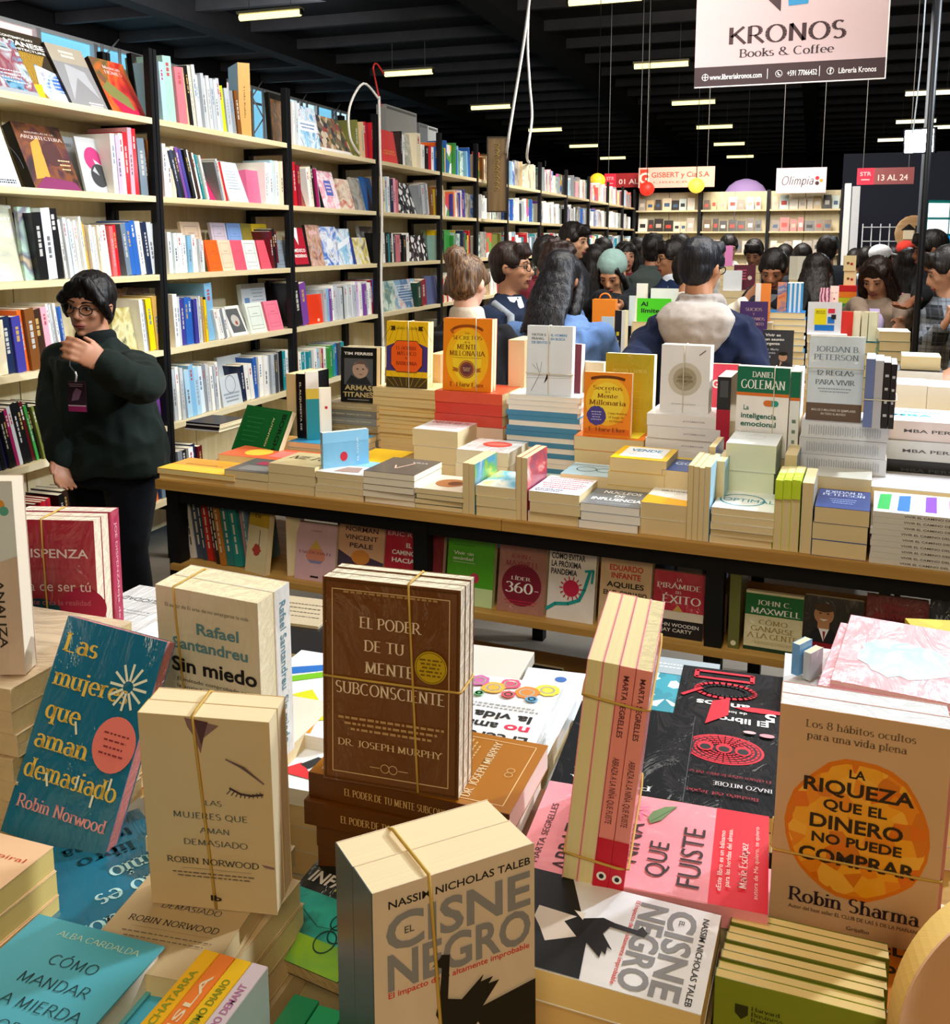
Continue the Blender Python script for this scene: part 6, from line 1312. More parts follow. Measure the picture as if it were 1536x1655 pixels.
sd2(1326, 1343, 465, 5.12, .02, ART('5a2038 c87088 e8c0c8', 20, 'w', 46), 'dark pink striped upright book on the island table', ybot=490); sd2(1343, 1357, 462, 5.14, .02, 'f0cfc4', 'pale pink face-printed upright book on the island table', ybot=490, art=lambda a: (a.line([(.2, .6), (.4, .58)], .04, '7a3a3a'), a.line([(.6, .6), (.8, .62)], .04, '7a3a3a'), a.disc(.5, .25, .1, 'b03040')))
st2(1318, 1360, 490, 5.10, 9, .14, 'c8b0b8 e8d8d8 6a2a48', 'under the pink striped book', 'pale pink paperback')
for i, (p0, p1, c, a_) in enumerate([(1358, 1380, 'd82a20', -8), (1380, 1392, 'ece4cc', -6), (1394, 1404, 'e0dcc0', -10), (1405, 1418, 'dcdcc0', -8)]):
    sd2(p0, p1, 503 + i * .5, 4.62, .1 if i else .05, c, f'{["red", "cream", "pale green-cream", "cream-white"][i]} leaning book, {ORD[i + 1]} from the left beside the white squares book', ybot=552, yaw=a_)
st2(1362, 1420, 553, 4.60, 6, .2, '3a8a5a d8e0d0 1f8a96', 'under the leaning red and cream books', 'green paperback')
st2(1421, 1476, 536, 4.55, 9, .18, 'e8eef0 2a90c0 1a9aa0 24a8a8 e0e8e0 1f6a50 2a7a60 186048 e0d8c0', 'of the teal and blue stack beside the black pole', 'white paperback') if False else st2(1421, 1472, 536, 4.45, 9, .18, 'e8eef0 2a90c0 1a9aa0 24a8a8 e0e8e0 1f6a50 2a7a60 186048 e0d8c0', 'of the teal and blue stack beside the black pole', 'white paperback')
# small orange bag
c = atY(976, 510, 4.9); bg = thing('gift_bag', 'small orange paper bag with round handle and purple label before the scarf woman', 'bag', T3(c.x, 4.9, .8405))
hh = atY(976, 484, 4.9).z - .8405
mb = MB(); mb.box((-.06, 0, 0), (.06, .06, hh), P('f08a28', .5)); mb.build('bag_body', bg)
mb = MB(); mb.tube([(-.03 + .03 + .03 * cos(k * .5), .03, hh + .03 * abs(sin(k * .5))) for k in range(7)], .004, P('f08a28'), 6); mb.build('handle', bg)
mb = MB(); mb.box((-.03, -.002, hh * .45), (.03, 0, hh * .75), P('7a4a90')); mb.build('label', bg)

# ================================================================= the near table
ZF = .76
table(T3(-1.75, .12, 0), 2.55, 1.48, ZF, (.35,), (.05, 1.2, 2.45), 'near wooden display table under the closest paperbacks', group=None)
I4 = Matrix.Identity(4)
def pile(x0, x1, y0, y1, z1, n, cols, sname, desc='paperback', z0=ZF, face='e', **k):
    k.setdefault('stuff', 'under' in sname and 'brown' not in sname)
    return lay(x0, x1, y0, z0, n, z1, y1 - y0, face, cols, sname, desc, base=I4, **k)
def lieC(cx, cy, z, w, h, yaw, t, col, label, **k):
    c = atZ(cx, cy, z); d = RZ(yaw).to_3x3() @ V((w / 2, h / 2, 0))
    return book(TR((c.x - d.x, c.y - d.y, z), yaw, -90), w, h, t, col, label, **k), (c.x, c.y)
def bundle(M, w, h, ts, cols, labels, arts=None, bandx=None, bandz=None, bl='', **k):
    """several copies stood face to face"""
    y = 0
    for i, t in enumerate(ts):
        book(M @ T3(0, y, 0), w, h - .001 * (i % 2), t * .985, cols[i % len(cols)], labels[i], art=arts if i == 0 else None, **k); y += t
    if bandx is not None: band_box(M, (0, 0, 0), (w, y, h), 'x', bandx, f'yellowish rubber band upright round the {bl}', tilt=.012)
    if bandz is not None: band_box(M, (0, 0, 0), (w, y, h), 'z', bandz, f'yellowish rubber band level round the {bl}')
BR = '6e3c06'
# ---- the brown pair on its stack
def a_pod(a):
    a.frame(.075, 'd8b888', .007); a.frame(.02, '5a360e', .012)
    a.t('EL PODER', .5, .80, .052, 'f0dcc0', w=.44, f='s'); a.t('DE TU', .46, .69, .052, 'f0dcc0', w=.29, f='s'); a.t('MENTE', .50, .585, .055, 'f0dcc0', w=.36, f='s'); a.t('SUBCONSCIENTE', .5, .475, .056, 'f0dcc0', w=.80, f='s')
    lines(a, .16, .84, .925, .955, 1, 'b08858', .005); lines(a, .12, .90, .26, .34, 3, 'c09868', .006)
    a.t('DR. JOSEPH MURPHY', .5, .205, .032, 'e8ccA0', w=.76, f='s'); a.ring(.47, .10, .03, 'd8b888', .006); a.ring(.53, .10, .03, 'd8b888', .006); a.line([(.36, .1), (.43, .1)], .005, 'd8b888'); a.line([(.57, .1), (.64, .1)], .005, 'd8b888')
    a.disc(.80, .625, .115, 'c8a818'); a.ring(.80, .625, .105, '8a6a10', .006); lines(a, .72, .88, .58, .67, 5, '7a5a10', .004)
MH = TR((-.4637, .8463, 1.0362), 3.1, -2.1, .2)
bundle(MH, .150, .221, [.018, .018, .014], [W(BR)], ['brown paperback with cream serif title and yellow seal, front of the tied pair', 'cream-edged copy directly behind the brown book with yellow seal', 'thin white-edged copy at the back of the brown tied bundle'], a_pod, .095, .115, 'brown book with yellow seal', pg='f0e6c8', film=True)
for k in range(4):
    z = 1.0345 - k * .0285
    def s_pod(a): a.t('EL PODER DE TU MENTE SUBCONSCIENTE', .5, .50, .0335, 'e0b878', w=.62 * a.h / a.w, f='s', rot=-90)
    def c_pod(a): a.frame(.075, 'e8c890', .007); a.t('DR. JOSEPH MURPHY', .5, .235, .04, 'f0dcb0', w=.80, f='s'); lines(a, .12, .90, .30, .38, 3, 'd0a868', .005); a.ring(.47, .10, .03, 'e8c890', .006); a.ring(.53, .10, .03, 'e8c890', .006); a.t('SUBCONSCIENTE', .5, .5, .05, 'f0dcc0', w=.8, f='s')
    book(TR((-.258 - .006 * (k % 2) + .004 * k, .850 + .002 * k, z), 90 + (-1, 1.5, 0, -1)[k], -90), .142, .228, .028, 'a8690c' if k == 0 else BR, f'brown paperback lying with gold spine lettering, {ORD[k + 1]} from the top under the tied brown pair', art=c_pod if k == 0 else None, sart=s_pod, spine='5e3206', pg='f0ded0')
pile(-.485, -.262, .856, .995, .919, 5, 'e0d4c0 d0c0a0', 'under the four brown lying books', face='e')
# ---- cream book pair with closed eye
def a_eye(a):
    a.poly([(.36, .995), (.62, .965), (.50, .90), (.47, .82), (.43, .90), (.38, .95)], '8a6a66'); a.poly([(.43, .99), (.54, .98), (.48, .86)], '5a3a3c')
    a.line([(.66, .80), (.78, .765), (.94, .69)], .016, '8a7470'); a.poly([(.66, .805), (.80, .77), (.95, .69), (.80, .75)], '6a5450')
    P_ = [(.68, .655), (.76, .630), (.84, .625), (.93, .635)]; a.line(P_, .018, '4a3638')
    for k in range(9): x = .69 + k * .028; a.line([(x, .65 - .015 * sin(k / 8 * 3.14)), (x - .035 + k * .006, .625 - .012 * sin(k / 8 * 3.14))], .006, '4a3638')
    a.t('LAS', .55, .575, .026, '3c4a50', w=.13, f='j'); a.t('MUJERES QUE', .52, .505, .030, '3c4a50', w=.58, f='j'); a.t('AMAN', .55, .43, .028, '3c4a50', w=.23, f='j'); a.t('DEMASIADO', .55, .365, .030, '3c4a50', w=.50, f='j')
    a.t('ROBIN NORWOOD', .52, .265, .030, '2a2a2c', w=.72, f='k'); a.line([(.28, .225), (.82, .225)], .003, '9a8a70'); lines(a, .2, .85, .175, .21, 2, '6a5e50', .003)
    a.t('lb', .53, .075, .030, '1c1c1e', w=.09, f='h'); a.poly([(.9, .28), (1, .27), (1, .26), (.93, .265)], '8a6a66')
MG = TR((-.5596, .6824, .9822), 12.2, 4.2, 1.0)
bundle(MG, .1225, .200, [.024, .022], ['d9bf92'], ['pale tan paperback with closed eye drawing, front of the tied pair', 'copy tied directly behind the closed-eye paperback'], a_eye, .052, None, 'closed-eye paperbacks', pg='f0dcb0', spine='e0b878')
book(TR((-.578, .600, .980), 6, -90), .1225, .195, .022, 'cdb48a', 'tan paperback lying under the closed-eye pair, author name showing', art=lambda a: (a.t('DEMASIADO', .55, .42, .035, '3a4248', w=.50, f='j'), a.t('ROBIN NORWOOD', .50, .31, .036, '3a3430', w=.74, f='k'), a.line([(.2, .26), (.85, .26)], .003, '9a8a70'), lines(a, .15, .88, .18, .24, 2, '7a6e5c', .003), a.t('lb', .53, .075, .030, '1c1c1e', w=.09, f='h')), pg='dcc492', film=False)
pile(-.575, -.458, .635, .79, .957, 7, 'd0b88c c4ac80', 'under the tan closed-eye books')
# ---- thick cream pair: Rafael
def a_raf(a):
    a.t('El autor de El arte de no amargarse la vida', .5, .90, .022, '6a6458', w=.82, f='n'); a.t('Rafael', .60, .79, .065, '5f8a94', w=.42, f='h'); a.t('Santandreu', .52, .69, .065, '5f8a94', w=.74, f='h'); a.t('Sin miedo', .55, .565, .085, '1c1a1c', w=.84, f='h')
    a.t('El método comprobado para', .55, .475, .022, '3a3634', w=.75, f='n'); a.t('la ansiedad, los ataques', .52, .435, .022, '3a3634', w=.7, f='n'); lines(a, .2, .9, .2, .4, 4, '5a5448', .004)
MF = TR((-.7562, .9637, .9508), -2.3, 2.5, 1.5)
def s_raf(a): a.t('Rafael Santandreu  Sin miedo', .5, .50, .06, '5f8a9a', w=.85 * a.h / a.w, f='b', rot=-90)
bundle(MF, .1495, .229, [.036], [W('dfd2b8')], ['thick cream paperback with bold black and blue-grey title, front of pair'], a_raf, pg='f2e4bc', film=True)
book(MF @ T3(.1495, .070, 0) @ RZ(180), .1495, .229, .034, W('e8e6e0'), 'white-spined copy tied directly behind the thick cream paperback', sart=s_raf, pg='f2e4bc', film=True)
band_box(MF, (0, 0, 0), (.1495, .070, .229), 'x', .028, 'yellowish rubber band upright round the thick cream paperbacks', tilt=.014)
pile(-.76, -.61, .965, 1.16, .949, 7, 'e4dcc8 d8ccb0', 'under the thick cream wrapped pair')
# ---- crimson bundle
def a_dis(a):
    a.rect(0, 0, 1, .42, '14586a'); a.disc(.38, .30, .34, '0e4858', .22); a.disc(.85, .47, .25, 'a81c48', .12); a.disc(.22, .14, .06, '2aa0a0')
    a.t('DISPENZA', .56, .80, .055, 'e8d4d8', w=.74, f='b'); a.t('Deja de ser tú', .50, .60, .065, 'e8d4d8', w=.88, f='n'); a.t('La mente crea la realidad', .5, .50, .035, 'c87088', w=.86, f='n'); a.line([(.2, .70), (.85, .70)], .004, 'a83050')
    a.line([(.70, .27), (.84, .26)], .02, 'a8d0d0'); a.ring(.38, .36, .05, '5ab0b0', .02, 30, 300); lines(a, .28, .5, .24, .28, 1, '5ab0b0', .006)
MA = TR((-1.0706, 1.0259, .9708), 15.3, -1.2)
bundle(MA, .138, .240, [.024, .024], [W('a81838')], ['crimson and teal paperback with white lettering, front of banded three', 'white-edged crimson copy in the middle of the banded three'], a_dis, pg='f2e6cc', film=True)
band_box(MA, (0, 0, 0), (.138, .076, .240), 'x', .062, 'yellowish rubber band upright round the crimson and teal paperbacks', tilt=.004)
def s_dis(a): a.t('JOE DISPENZA', .5, .72, .03, 'e8a8b8', w=.4 * a.h / a.w, f='b', rot=-90); a.t('deja de ser tú', .5, .32, .03, 'e8a8b8', w=.45 * a.h / a.w, f='b', rot=-90)
book(MA @ T3(.141, .076, 0) @ RZ(180), .138, .240, .027, W('b83058'), 'rose-spined copy at the back of the crimson banded three', sart=s_dis, spine='b83058', pg='f0e6d0', film=True)
pile(-1.09, -.94, 1.03, 1.22, .969, 7, 'b84060 e8dcc8', 'under the crimson and teal bundle')
# ---- leaning teal book
def a_teal(a):
    a.t('Las', .06, .885, .085, 'eec85a', w=.34, f='S', al='l'); a.t('mujeres', .06, .725, .085, 'eec85a', w=.74, f='S', al='l'); a.t('que', .08, .575, .085, 'eec85a', w=.34, f='S', al='l'); a.t('aman', .06, .44, .085, 'eec85a', w=.52, f='S', al='l'); a.t('demasiado', .05, .305, .085, 'eec85a', w=.90, f='S', al='l')
    a.t('Robin Norwood', .08, .155, .055, 'e8a0a4', w=.86, f='S', al='l'); a.disc(.80, .50, .20, 'ee8078', .125); lines(a, .68, .92, .44, .56, 4, '8a3a3c', .004)
    for k in range(12): q = k * pi / 6; a.line([(.78 + .05 * cos(q), .76 + .03 * sin(q)), (.78 + .17 * cos(q), .76 + .105 * sin(q))], .022, 'e8ecd8')
    for x, y, r_ in ((.42, .52, 1), (.60, .30, -1), (.90, .33, -1), (.30, .27, 1), (.78, .24, -1)): a.line([(x - .02, y + .03), (x + .02 * r_, y - .02)], .02, 'e8ecd8')
book(TR((-.8426, .7777, .936), 5.3, -24.1, 7.5), .137, .245, .0215, W('0f6d92'), 'teal paperback with yellow serif title leaning back, pink page edge', art=a_teal, pg='d88078', spine='0f6d92', film=True, c=.0015)
lieC(172, 1425, .93, .15, .225, -122, .024, W('0c6c88'), 'teal paperback lying with pale title, under the leaning teal book', art=lambda a: (a.t('Este dolor', .55, .80, .11, 'b8e0e0', w=.85, f='s'), a.t('no es', .40, .63, .11, 'b8e0e0', w=.45, f='s'), a.t('mío', .30, .47, .11, 'b8e0e0', w=.30, f='s'), a.t('libro', .4, .30, .08, '0a3440', w=.4, f='s'), a.t('trauma', .4, .18, .08, '0a3440', w=.5, f='s'), a.ring(.9, .85, .25, '9ad8d8', .01, 90, 200)), pg='d8d0c0')
pile(-.80, -.60, .66, .80, .905, 5, '1a7088 d8d0c0 285a70', 'under the lying teal book')
pile(-.78, -.60, .80, .93, .90, 5, 'c8c0b0 b0a898 284a60', 'low behind the lying teal book')
# white/dark boxes left of the closed-eye book
pile(-.66, -.585, .80, .87, .955, 3, 'd8d4cc 2a2c30 e0dcd0', 'of the short pile behind the closed-eye book', z0=.901)
# ---- left frame edge
MB_ = TR((-.972, .786, 1.100), 20)
book(MB_ @ T3(0, 0, 0), .137, .232, .03, W('d9c4b4'), 'peach and pale blue book cut by the left frame edge', art=lambda a: (a.poly([(0, .42), (1, .62), (1, 1), (0, 1)], 'dfe8ee'), a.t('ANALIZA', .84, .32, .04, '3a3430', w=.6, f='b', rot=-90), a.disc(.88, .88, .05, 'e8a040'), a.disc(.92, .85, .04, '60b0a0')), pg='e8d8c0')
pile(-1.10, -.835, .80, 1.01, 1.098, 12, 'e0c8a4 d8bc90', 'of the tall peach stack at the left edge', 'peach paperback with black spine letters', face='s', pg='d8c088', film=True, spines_=['e0cba8'])
pile(-.86, -.690, .50, .700, 1.0, 9, 'e8b888 e0c494', 'of the peach stack left of the teal hardcover', 'peach paperback with faint red words', top='efc398', art=lambda a: (a.t('an', .88, .55, .08, '6a4a3a', w=.12, f='n'), a.t('espiral', .8, .86, .03, 'c04a30', w=.3, f='n')), pg='e2c878')
# ---- teal hardcover lying at the bottom left
def a_com(a):
    a.t('ALBA CARDALDA', .58, .93, .030, 'd8ecc8', w=.62, f='j'); a.t('CÓMO', .56, .80, .05, '2a4a50', w=.36, f='p'); a.t('MANDAR', .56, .69, .05, '2a4a50', w=.52, f='p'); a.t('A LA MIERDA', .52, .58, .05, '2a4a50', w=.76, f='p'); a.t('DE FORMA', .50, .47, .05, '2a4a50', w=.62, f='p'); a.t('EDUCADA', .50, .36, .05, '2a4a50', w=.60, f='p'); a.rect(.0, .0, 1, .001, '2a4a50')
book(TR((-.637, .413, .990), 1.3, -90), .136, .214, .029, '5ab4c4', 'light teal hardcover with thin dark title lying topmost at bottom left', name='hardcover_book', art=a_com, ins=.004, c=.002, pg='f2e8d8')
book(TR((-.620, .418, .960), .5, -90), .136, .214, .028, '48b0d0', 'second light blue hardcover lying under the light teal one', name='hardcover_book', ins=.004, c=.002, pg='f0ece0')
pile(-.62, -.49, .42, .59, .931, 6, '5ab4c4 e0d8c8', 'under the light teal hardcovers')
# ---- yellow and orange spines, upward
cols = [('f4b81c', 'yellow'), ('f08030', 'orange'), ('f0c020', 'golden yellow'), ('d8c8d0', 'pale lilac')]
zs_ = 1.0
Yf, Yn = .628, .43
for i, (c, d) in enumerate(cols):
    x = -.4635 + i * .0158
    # the book rests on its fore-edge, spine up: local z (height) runs towards us
    M = Matrix.Translation((x, Yf, zs_)) @ Matrix(((0, 1, 0, 0), (0, 0, -1, 0), (-1, 0, 0, 0), (0, 0, 0, 1)))
    nm = ['AMARSE', 'SANA', 'AMARSE', 'ORTODOXIA'][i]
    def s_(a, nm=nm, i=i): a.t(['CHATARRA', 'ISLA', 'ÁNIMO DIARIO', 'MUDO DEMANT'][i], .5, .27, .034, ['8a9a2a', 'e8d8b0', '7a8a20', 'b06a98'][i], w=.30 * a.h / a.w, f='b', rot=-90); a.t(['CÁSATE', 'ELLAS', 'SI', 'TU'][i], .5, .66, .045, '5a3a10', w=.22 * a.h / a.w, f='b', rot=-90)
    bk = book(M, .14, .198, .0152, c, f'{d} spine facing up, {ORD[i + 1]} from the left of the bottom row', sart=s_, back='c8d8d4' if i == 3 else None, pg='f0ece0')
pile(-.47, -.36, .43, .64, .859, 3, 'c8b890 d8c8a0', 'low under the upward spines')
# ---- green row at the bottom
for i in range(5):
    M = Matrix.Translation((-.396 + i * .026, .660 - i * .004, .950)) @ Matrix(((0, 1, 0, 0), (0, 0, -1, 0), (-1, 0, 0, 0), (0, 0, 0, 1)))
    book(M, .12, .18, .0245, '0f6a3a' if i % 2 == 0 else '147a44', f'dark green spine facing up, {ORD[i + 1]} from the left at the bottom edge', pg='d8d0a8', sart=lambda a: lines(a, .4, .6, .3, .7, 1, '2a9a5a', .02))
pile(-.40, -.26, .42, .61, .814, 2, 'b8a880 c8b890', 'low under the green upward spines')
# ---- black-green book leaning back
def a_inf(a):
    a.rect(0, .13, 1, .40, ART('0c3a3a 1a9a90 30b8a8 0e4a48', 9, 'n', 50)); a.rect(0, 0, 1, .16, ART('c8d020 8ab828 3a9a60', 9, 'n', 51)); a.t('HÁBITOS', .10, .62, .075, 'e8e0d8', w=.7, f='h', sh=.2, al='l'); a.t('INFALIBLES', .06, .49, .075, 'e8e0d8', w=.9, f='h', sh=.2, al='l')
    a.t('Rechaza - Atrae -', .68, .45, .028, 'd8e840', w=.55, f='b'); a.t('Transforma', .72, .40, .028, 'd8e840', w=.35, f='b')
    for k in range(4): a.ring(.66 + .06 * (k % 2), .16 + .06 * k, .10 - .015 * k, '1a3a34', .012)
    a.line([(.1, .32), (.5, .22), (.9, .26)], .005, '1a3a34')
HINF_M = TR((-.5093, .7642, .8890), -33.7, -71.4, -20)
book(HINF_M, .1211, .190, .02, W('121614'), 'black and green-yellow glossy paperback leaning back beside the closed-eye pair', art=a_inf, pg='c8b078', film=True)
pile(-.49, -.385, .68, .84, .845, 3, 'c8b888 b8a878 d0c090', 'wrapped, under the black and green leaning book', film=True)
# ---- behind: lying books between the standing ones
lieC(216, 985, .95, .15, .21, 178, .02, W('eceae6'), 'white paperback lying upside down behind the crimson bundle', art=lambda a: (a.t('LA FELICIDAD', .5, .30, .07, '6a6a6c', w=.8, f='n'), lines(a, .2, .8, .5, .6, 2, 'a0a0a0', .004), lines(a, .2, .8, .75, .85, 2, 'a0a0a0', .004)), pg='e8e0cc')
lieC(230, 1045, .935, .14, .17, 172, .02, 'e4e8ec', 'blue-white paperback lying between the crimson bundle and cream pair', art=lambda a: a.disc(.6, .5, .2, '3a3a3e', .1), pg='e8e0cc')
lieC(500, 1012, .93, .15, .22, 182, .02, '1a1a1c', 'black paperback with white round mark lying behind the brown bundle', art=lambda a: (a.ring(.5, .2, .08, 'e8e8e8', .02), lines(a, .4, .8, .1, .14, 1, 'e8e8e8', .008)), pg='d8d0b0')
lieC(478, 985, .935, .15, .12, 182, .01, 'c8b898', 'tan lined booklet lying at the rear edge of the near table', art=lambda a: lines(a, .1, .9, .2, .8, 4, '5a5048', .01), pg='d8c8a0')
def a_stp(a):
    a.poly([(.1, .02), (.9, .38), (.9, .26), (.22, 0)], '2a70c0'); a.poly([(.05, .08), (.9, .52), (.9, .42), (.12, .03)], '7ac020'); a.poly([(.95, .98), (.15, .98), (.2, .84), (.65, .62)], 'f09020'); a.poly([(.2, .84), (.65, .62), (.5, .50), (.1, .80)], 'd8d820'); a.rect(.02, .02, .2, .12, 'e8c820'); lines(a, .55, .9, .6, .85, 8, 'd090c0', .003)
lieC(505, 1115, .945, .17, .24, 180, .022, 'f0f0f0', 'white paperback with blue, green and orange shapes lying behind the brown bundle', art=a_stp, pg='e4ded0')
lieC(498, 1222, .925, .15, .15, 2, .022, 'eceef0', 'white paperback with cloud outline and red shape left of the brown stack', art=lambda a: (a.ring(.40, .75, .12, '9aa4ac', .012), a.ring(.52, .78, .12, '9aa4ac', .012), a.disc(.42, .76, .09, 'eceef0'), a.disc(.52, .77, .1, 'eceef0'), a.poly([(.35, .2), (.75, .15), (.5, .38)], 'd83038'), a.poly([(.5, .35), (.6, .5), (.7, .48), (.6, .3)], '2a2a2c')), pg='e8e4d8')
c = atZ(505, 1300, .90)
pile(c.x - .06, c.x + .05, c.y, c.y + .17, .902, 4, 'e4e0d8 d8d4c8', 'under the cloud-outline book')
c = atZ(505, 1115, .945); pile(c.x - .08, c.x + .08, c.y - .09, c.y + .10, .922, 6, 'e0dcd0 c8c4b8', 'under the white book with coloured stripes')
# "no ama" white paperback and what is around it
def a_noa(a):
    a.rect(0, .0, 1, .36, 'f4f2ea')
    for x, y, r_, c in ((.15, .12, .13, 'f0d848'), (.34, .18, .12, 'f08838'), (.52, .10, .10, 'e85878'), (.66, .2, .12, 'f0b040'), (.82, .12, .11, 'c868a0'), (.25, .27, .06, '48a0d0'), (.48, .28, .07, 'e04858'), (.74, .30, .05, '58b070')): a.disc(x, y, r_, c, rough=.2); a.ring(x, y, r_ * .6, 'f8f0d8', .02)
    a.t('la v', .30, .66, .10, K_, w=.34, f='h'); a.t('no', .10, .80, .10, 'e02a50', w=.22, f='h'); a.t('am', .36, .80, .10, K_, w=.24, f='h'); a.t('El o', .28, .93, .09, K_, w=.36, f='h'); lines(a, .08, .9, .42, .54, 3, '8a8a8c', .006)
def flipped(f):
    return f
class _R:                                                          # draws the same art turned by 180 degrees on the cover
    def __init__(s, a): s.a = a
book(TR((-.318, 1.318, .948), 182, -90), .150, .20, .022, W('f2f2f0'), 'white glossy paperback with colourful flowers lying upside down behind the brown bundle', art=lambda a: (a.t('El cerebro', .5, .88, .10, K_, w=.86, f='h'), a.t('no', .22, .74, .10, 'e02a50', w=.24, f='h'), a.t('ama a', .62, .74, .10, K_, w=.44, f='h'), a.t('la vida', .4, .60, .10, K_, w=.56, f='h'), lines(a, .1, .9, .42, .50, 2, '8a8a8c', .006), [a.disc(x, y, r_, c, rough=.2) and a.ring(x, y, r_ * .55, 'f8f0d8', .02) for x, y, r_, c in ((.12, .12, .12, 'f0d848'), (.30, .20, .12, 'f08838'), (.50, .10, .10, 'e85878'), (.64, .2, .12, 'f0b040'), (.82, .12, .11, 'c868a0'), (.22, .30, .06, '48a0d0'), (.46, .28, .07, 'e04858'), (.74, .32, .05, '58b070'))]), pg='e0e4e8', film=True)
book(TR((-.300, 1.33, .924), 180, -90), .165, .22, .022, W('e4eaf0'), 'pale glossy paperback lying directly under the flowered one', pg='d8e0ea', film=True)
pile(-.465, -.305, 1.12, 1.32, .90, 6, 'e0dcd4 c8c8cc', 'under the white flowered paperback')
lieC(898, 1120, .90, .12, .16, 184, .02, 'e6e8ec', 'white paperback lying between the flowered and the black one', art=lambda a: a.disc(.5, .2, .08, '3a6ab0'), pg='e0dccc')
lieC(700, 1075, .90, .3, .2, 182, .02, 'd8d4c8', 'pale paperback lying hidden behind the brown bundle', pg='e0dccc')
# black lying pair with gold edge; the two black ones at the right
book(TR((-.118, 1.250, .967), 182.6, -90), .155, .210, .026, W('101113', strong=.4), 'black paperback with white letters lying behind the pink-spined bundle', art=lambda a: (a.t('PRIMERA', .55, .93, .05, W_, w=.6, f='s'), a.t('DE LA', .75, .84, .035, W_, w=.2, f='s'), a.t('GUERRA', .6, .10, .04, '5a5a5c', w=.4, f='s')), spine='141416', pg='c8a860')
book(TR((-.110, 1.252, .940), 182, -90), .155, .212, .026, '0f1012', 'second black paperback with gold edge lying under the first', pg='c8a860', spine='141416')
book(TR((-.112, 1.250, .913), 183, -90), .155, .210, .026, '101113', 'third black paperback lying at the base of the black pile', pg='c8a860', spine='141416')
pile(-.265, -.115, 1.05, 1.25, .885, 4, 'c8b890 3a3a3c', 'low under the black paperbacks')
def a_nit(a):
    R2 = ['e01830', '101113']
    a.disc(.5, .30, .36, 'e01c34', .19); a.disc(.5, .30, .335, '18090c', .175)
    for k in range(5): a.ring(.5, .30, .31 - k * .045, 'e01c34', .022, ry=.165 - k * .024)
    for k in range(3): x = .33 + k * .17; a.disc(x, .30, .075, 'e01c34', .06); a.disc(x, .31, .05, '101113', .035)
    a.t('INAZO NITOBE', .30, .80, .04, 'e0d8d8', w=.50, f='s') if False else a.t('INAZO NITOBE', .32, .74, .045, 'e0d8d8', w=.50, f='s'); a.t('El clásico sobre la ética del samurái', .5, .64, .032, 'b02030', w=.84, f='s'); a.t('Bushido del Japón', .48, .86, .035, 'b02030', w=.6, f='s')
    a.disc(.12, .06, .07, 'f0a0a8', .025); a.disc(.28, .045, .06, 'f4c0c4', .02); a.disc(.86, .04, .06, 'f08090', .02)
book(TR((-.0085, 1.2645, .951), 182, -90), .139, .197, .020, W('0c0d0f', strong=.35), 'black paperback with round red emblem lying in the right rear rows', art=a_nit, pg='c8a860', spine='141416')
def a_mus(a):
    a.t('El libro', .36, .86, .085, W_, w=.46, f='h'); a.t('de los', .42, .74, .04, W_, w=.18, f='b'); a.t('anillos', .56, .64, .09, W_, w=.5, f='h'); a.t('5', .12, .76, .13, W_, f='h'); a.disc(.2, .66, .22, 'd81830', .04, rough=.3)
    a.ring(.55, .40, .28, 'e01c34', .045, ry=.13); a.ring(.55, .40, .20, '0c0d0f', .03, ry=.09); a.line([(.3, .08), (.85, .08), (.85, .2), (.3, .2)], .045, 'e01c34', True); a.poly([(.5, .52), (.66, .60), (.7, .98), (.5, .80)], 'd81830'); a.line([(.78, .40), (.95, .55)], .04, 'e01c34')
book(TR((-.0095, 1.452, .949), 182, -90), .148, .186, .020, W('0c0d0f', strong=.35), 'black paperback with red brush rings and white title lying behind the emblem one', art=a_mus, pg='c8a860', spine='141416')
pile(-.150, -.012, 1.075, 1.26, .93, 6, '18181a c8b890', 'under the round red emblem paperback')
pile(-.150, -.012, 1.27, 1.45, .928, 6, '18181a c8b890', 'under the red brush rings paperback')
lieC(1085, 1105, .948, .13, .18, 181, .02, ART('1aa0b4 d8f0f0 1890a4', 60, 'v', 60), 'turquoise patterned paperback lying behind the pink-spined bundle', art=lambda a: (a.rect(0, 0, 1, .32, 'a8b4ba'), lines(a, .2, .8, .1, .22, 2, 'e8ecec', .01)), pg='d8e0e0')
c = atZ(1085, 1105, .948); pile(c.x - .065, c.x + .06, c.y - .09, c.y + .09, .926, 6, 'e0dcd4 c0c8cc', 'under the turquoise patterned paperback')
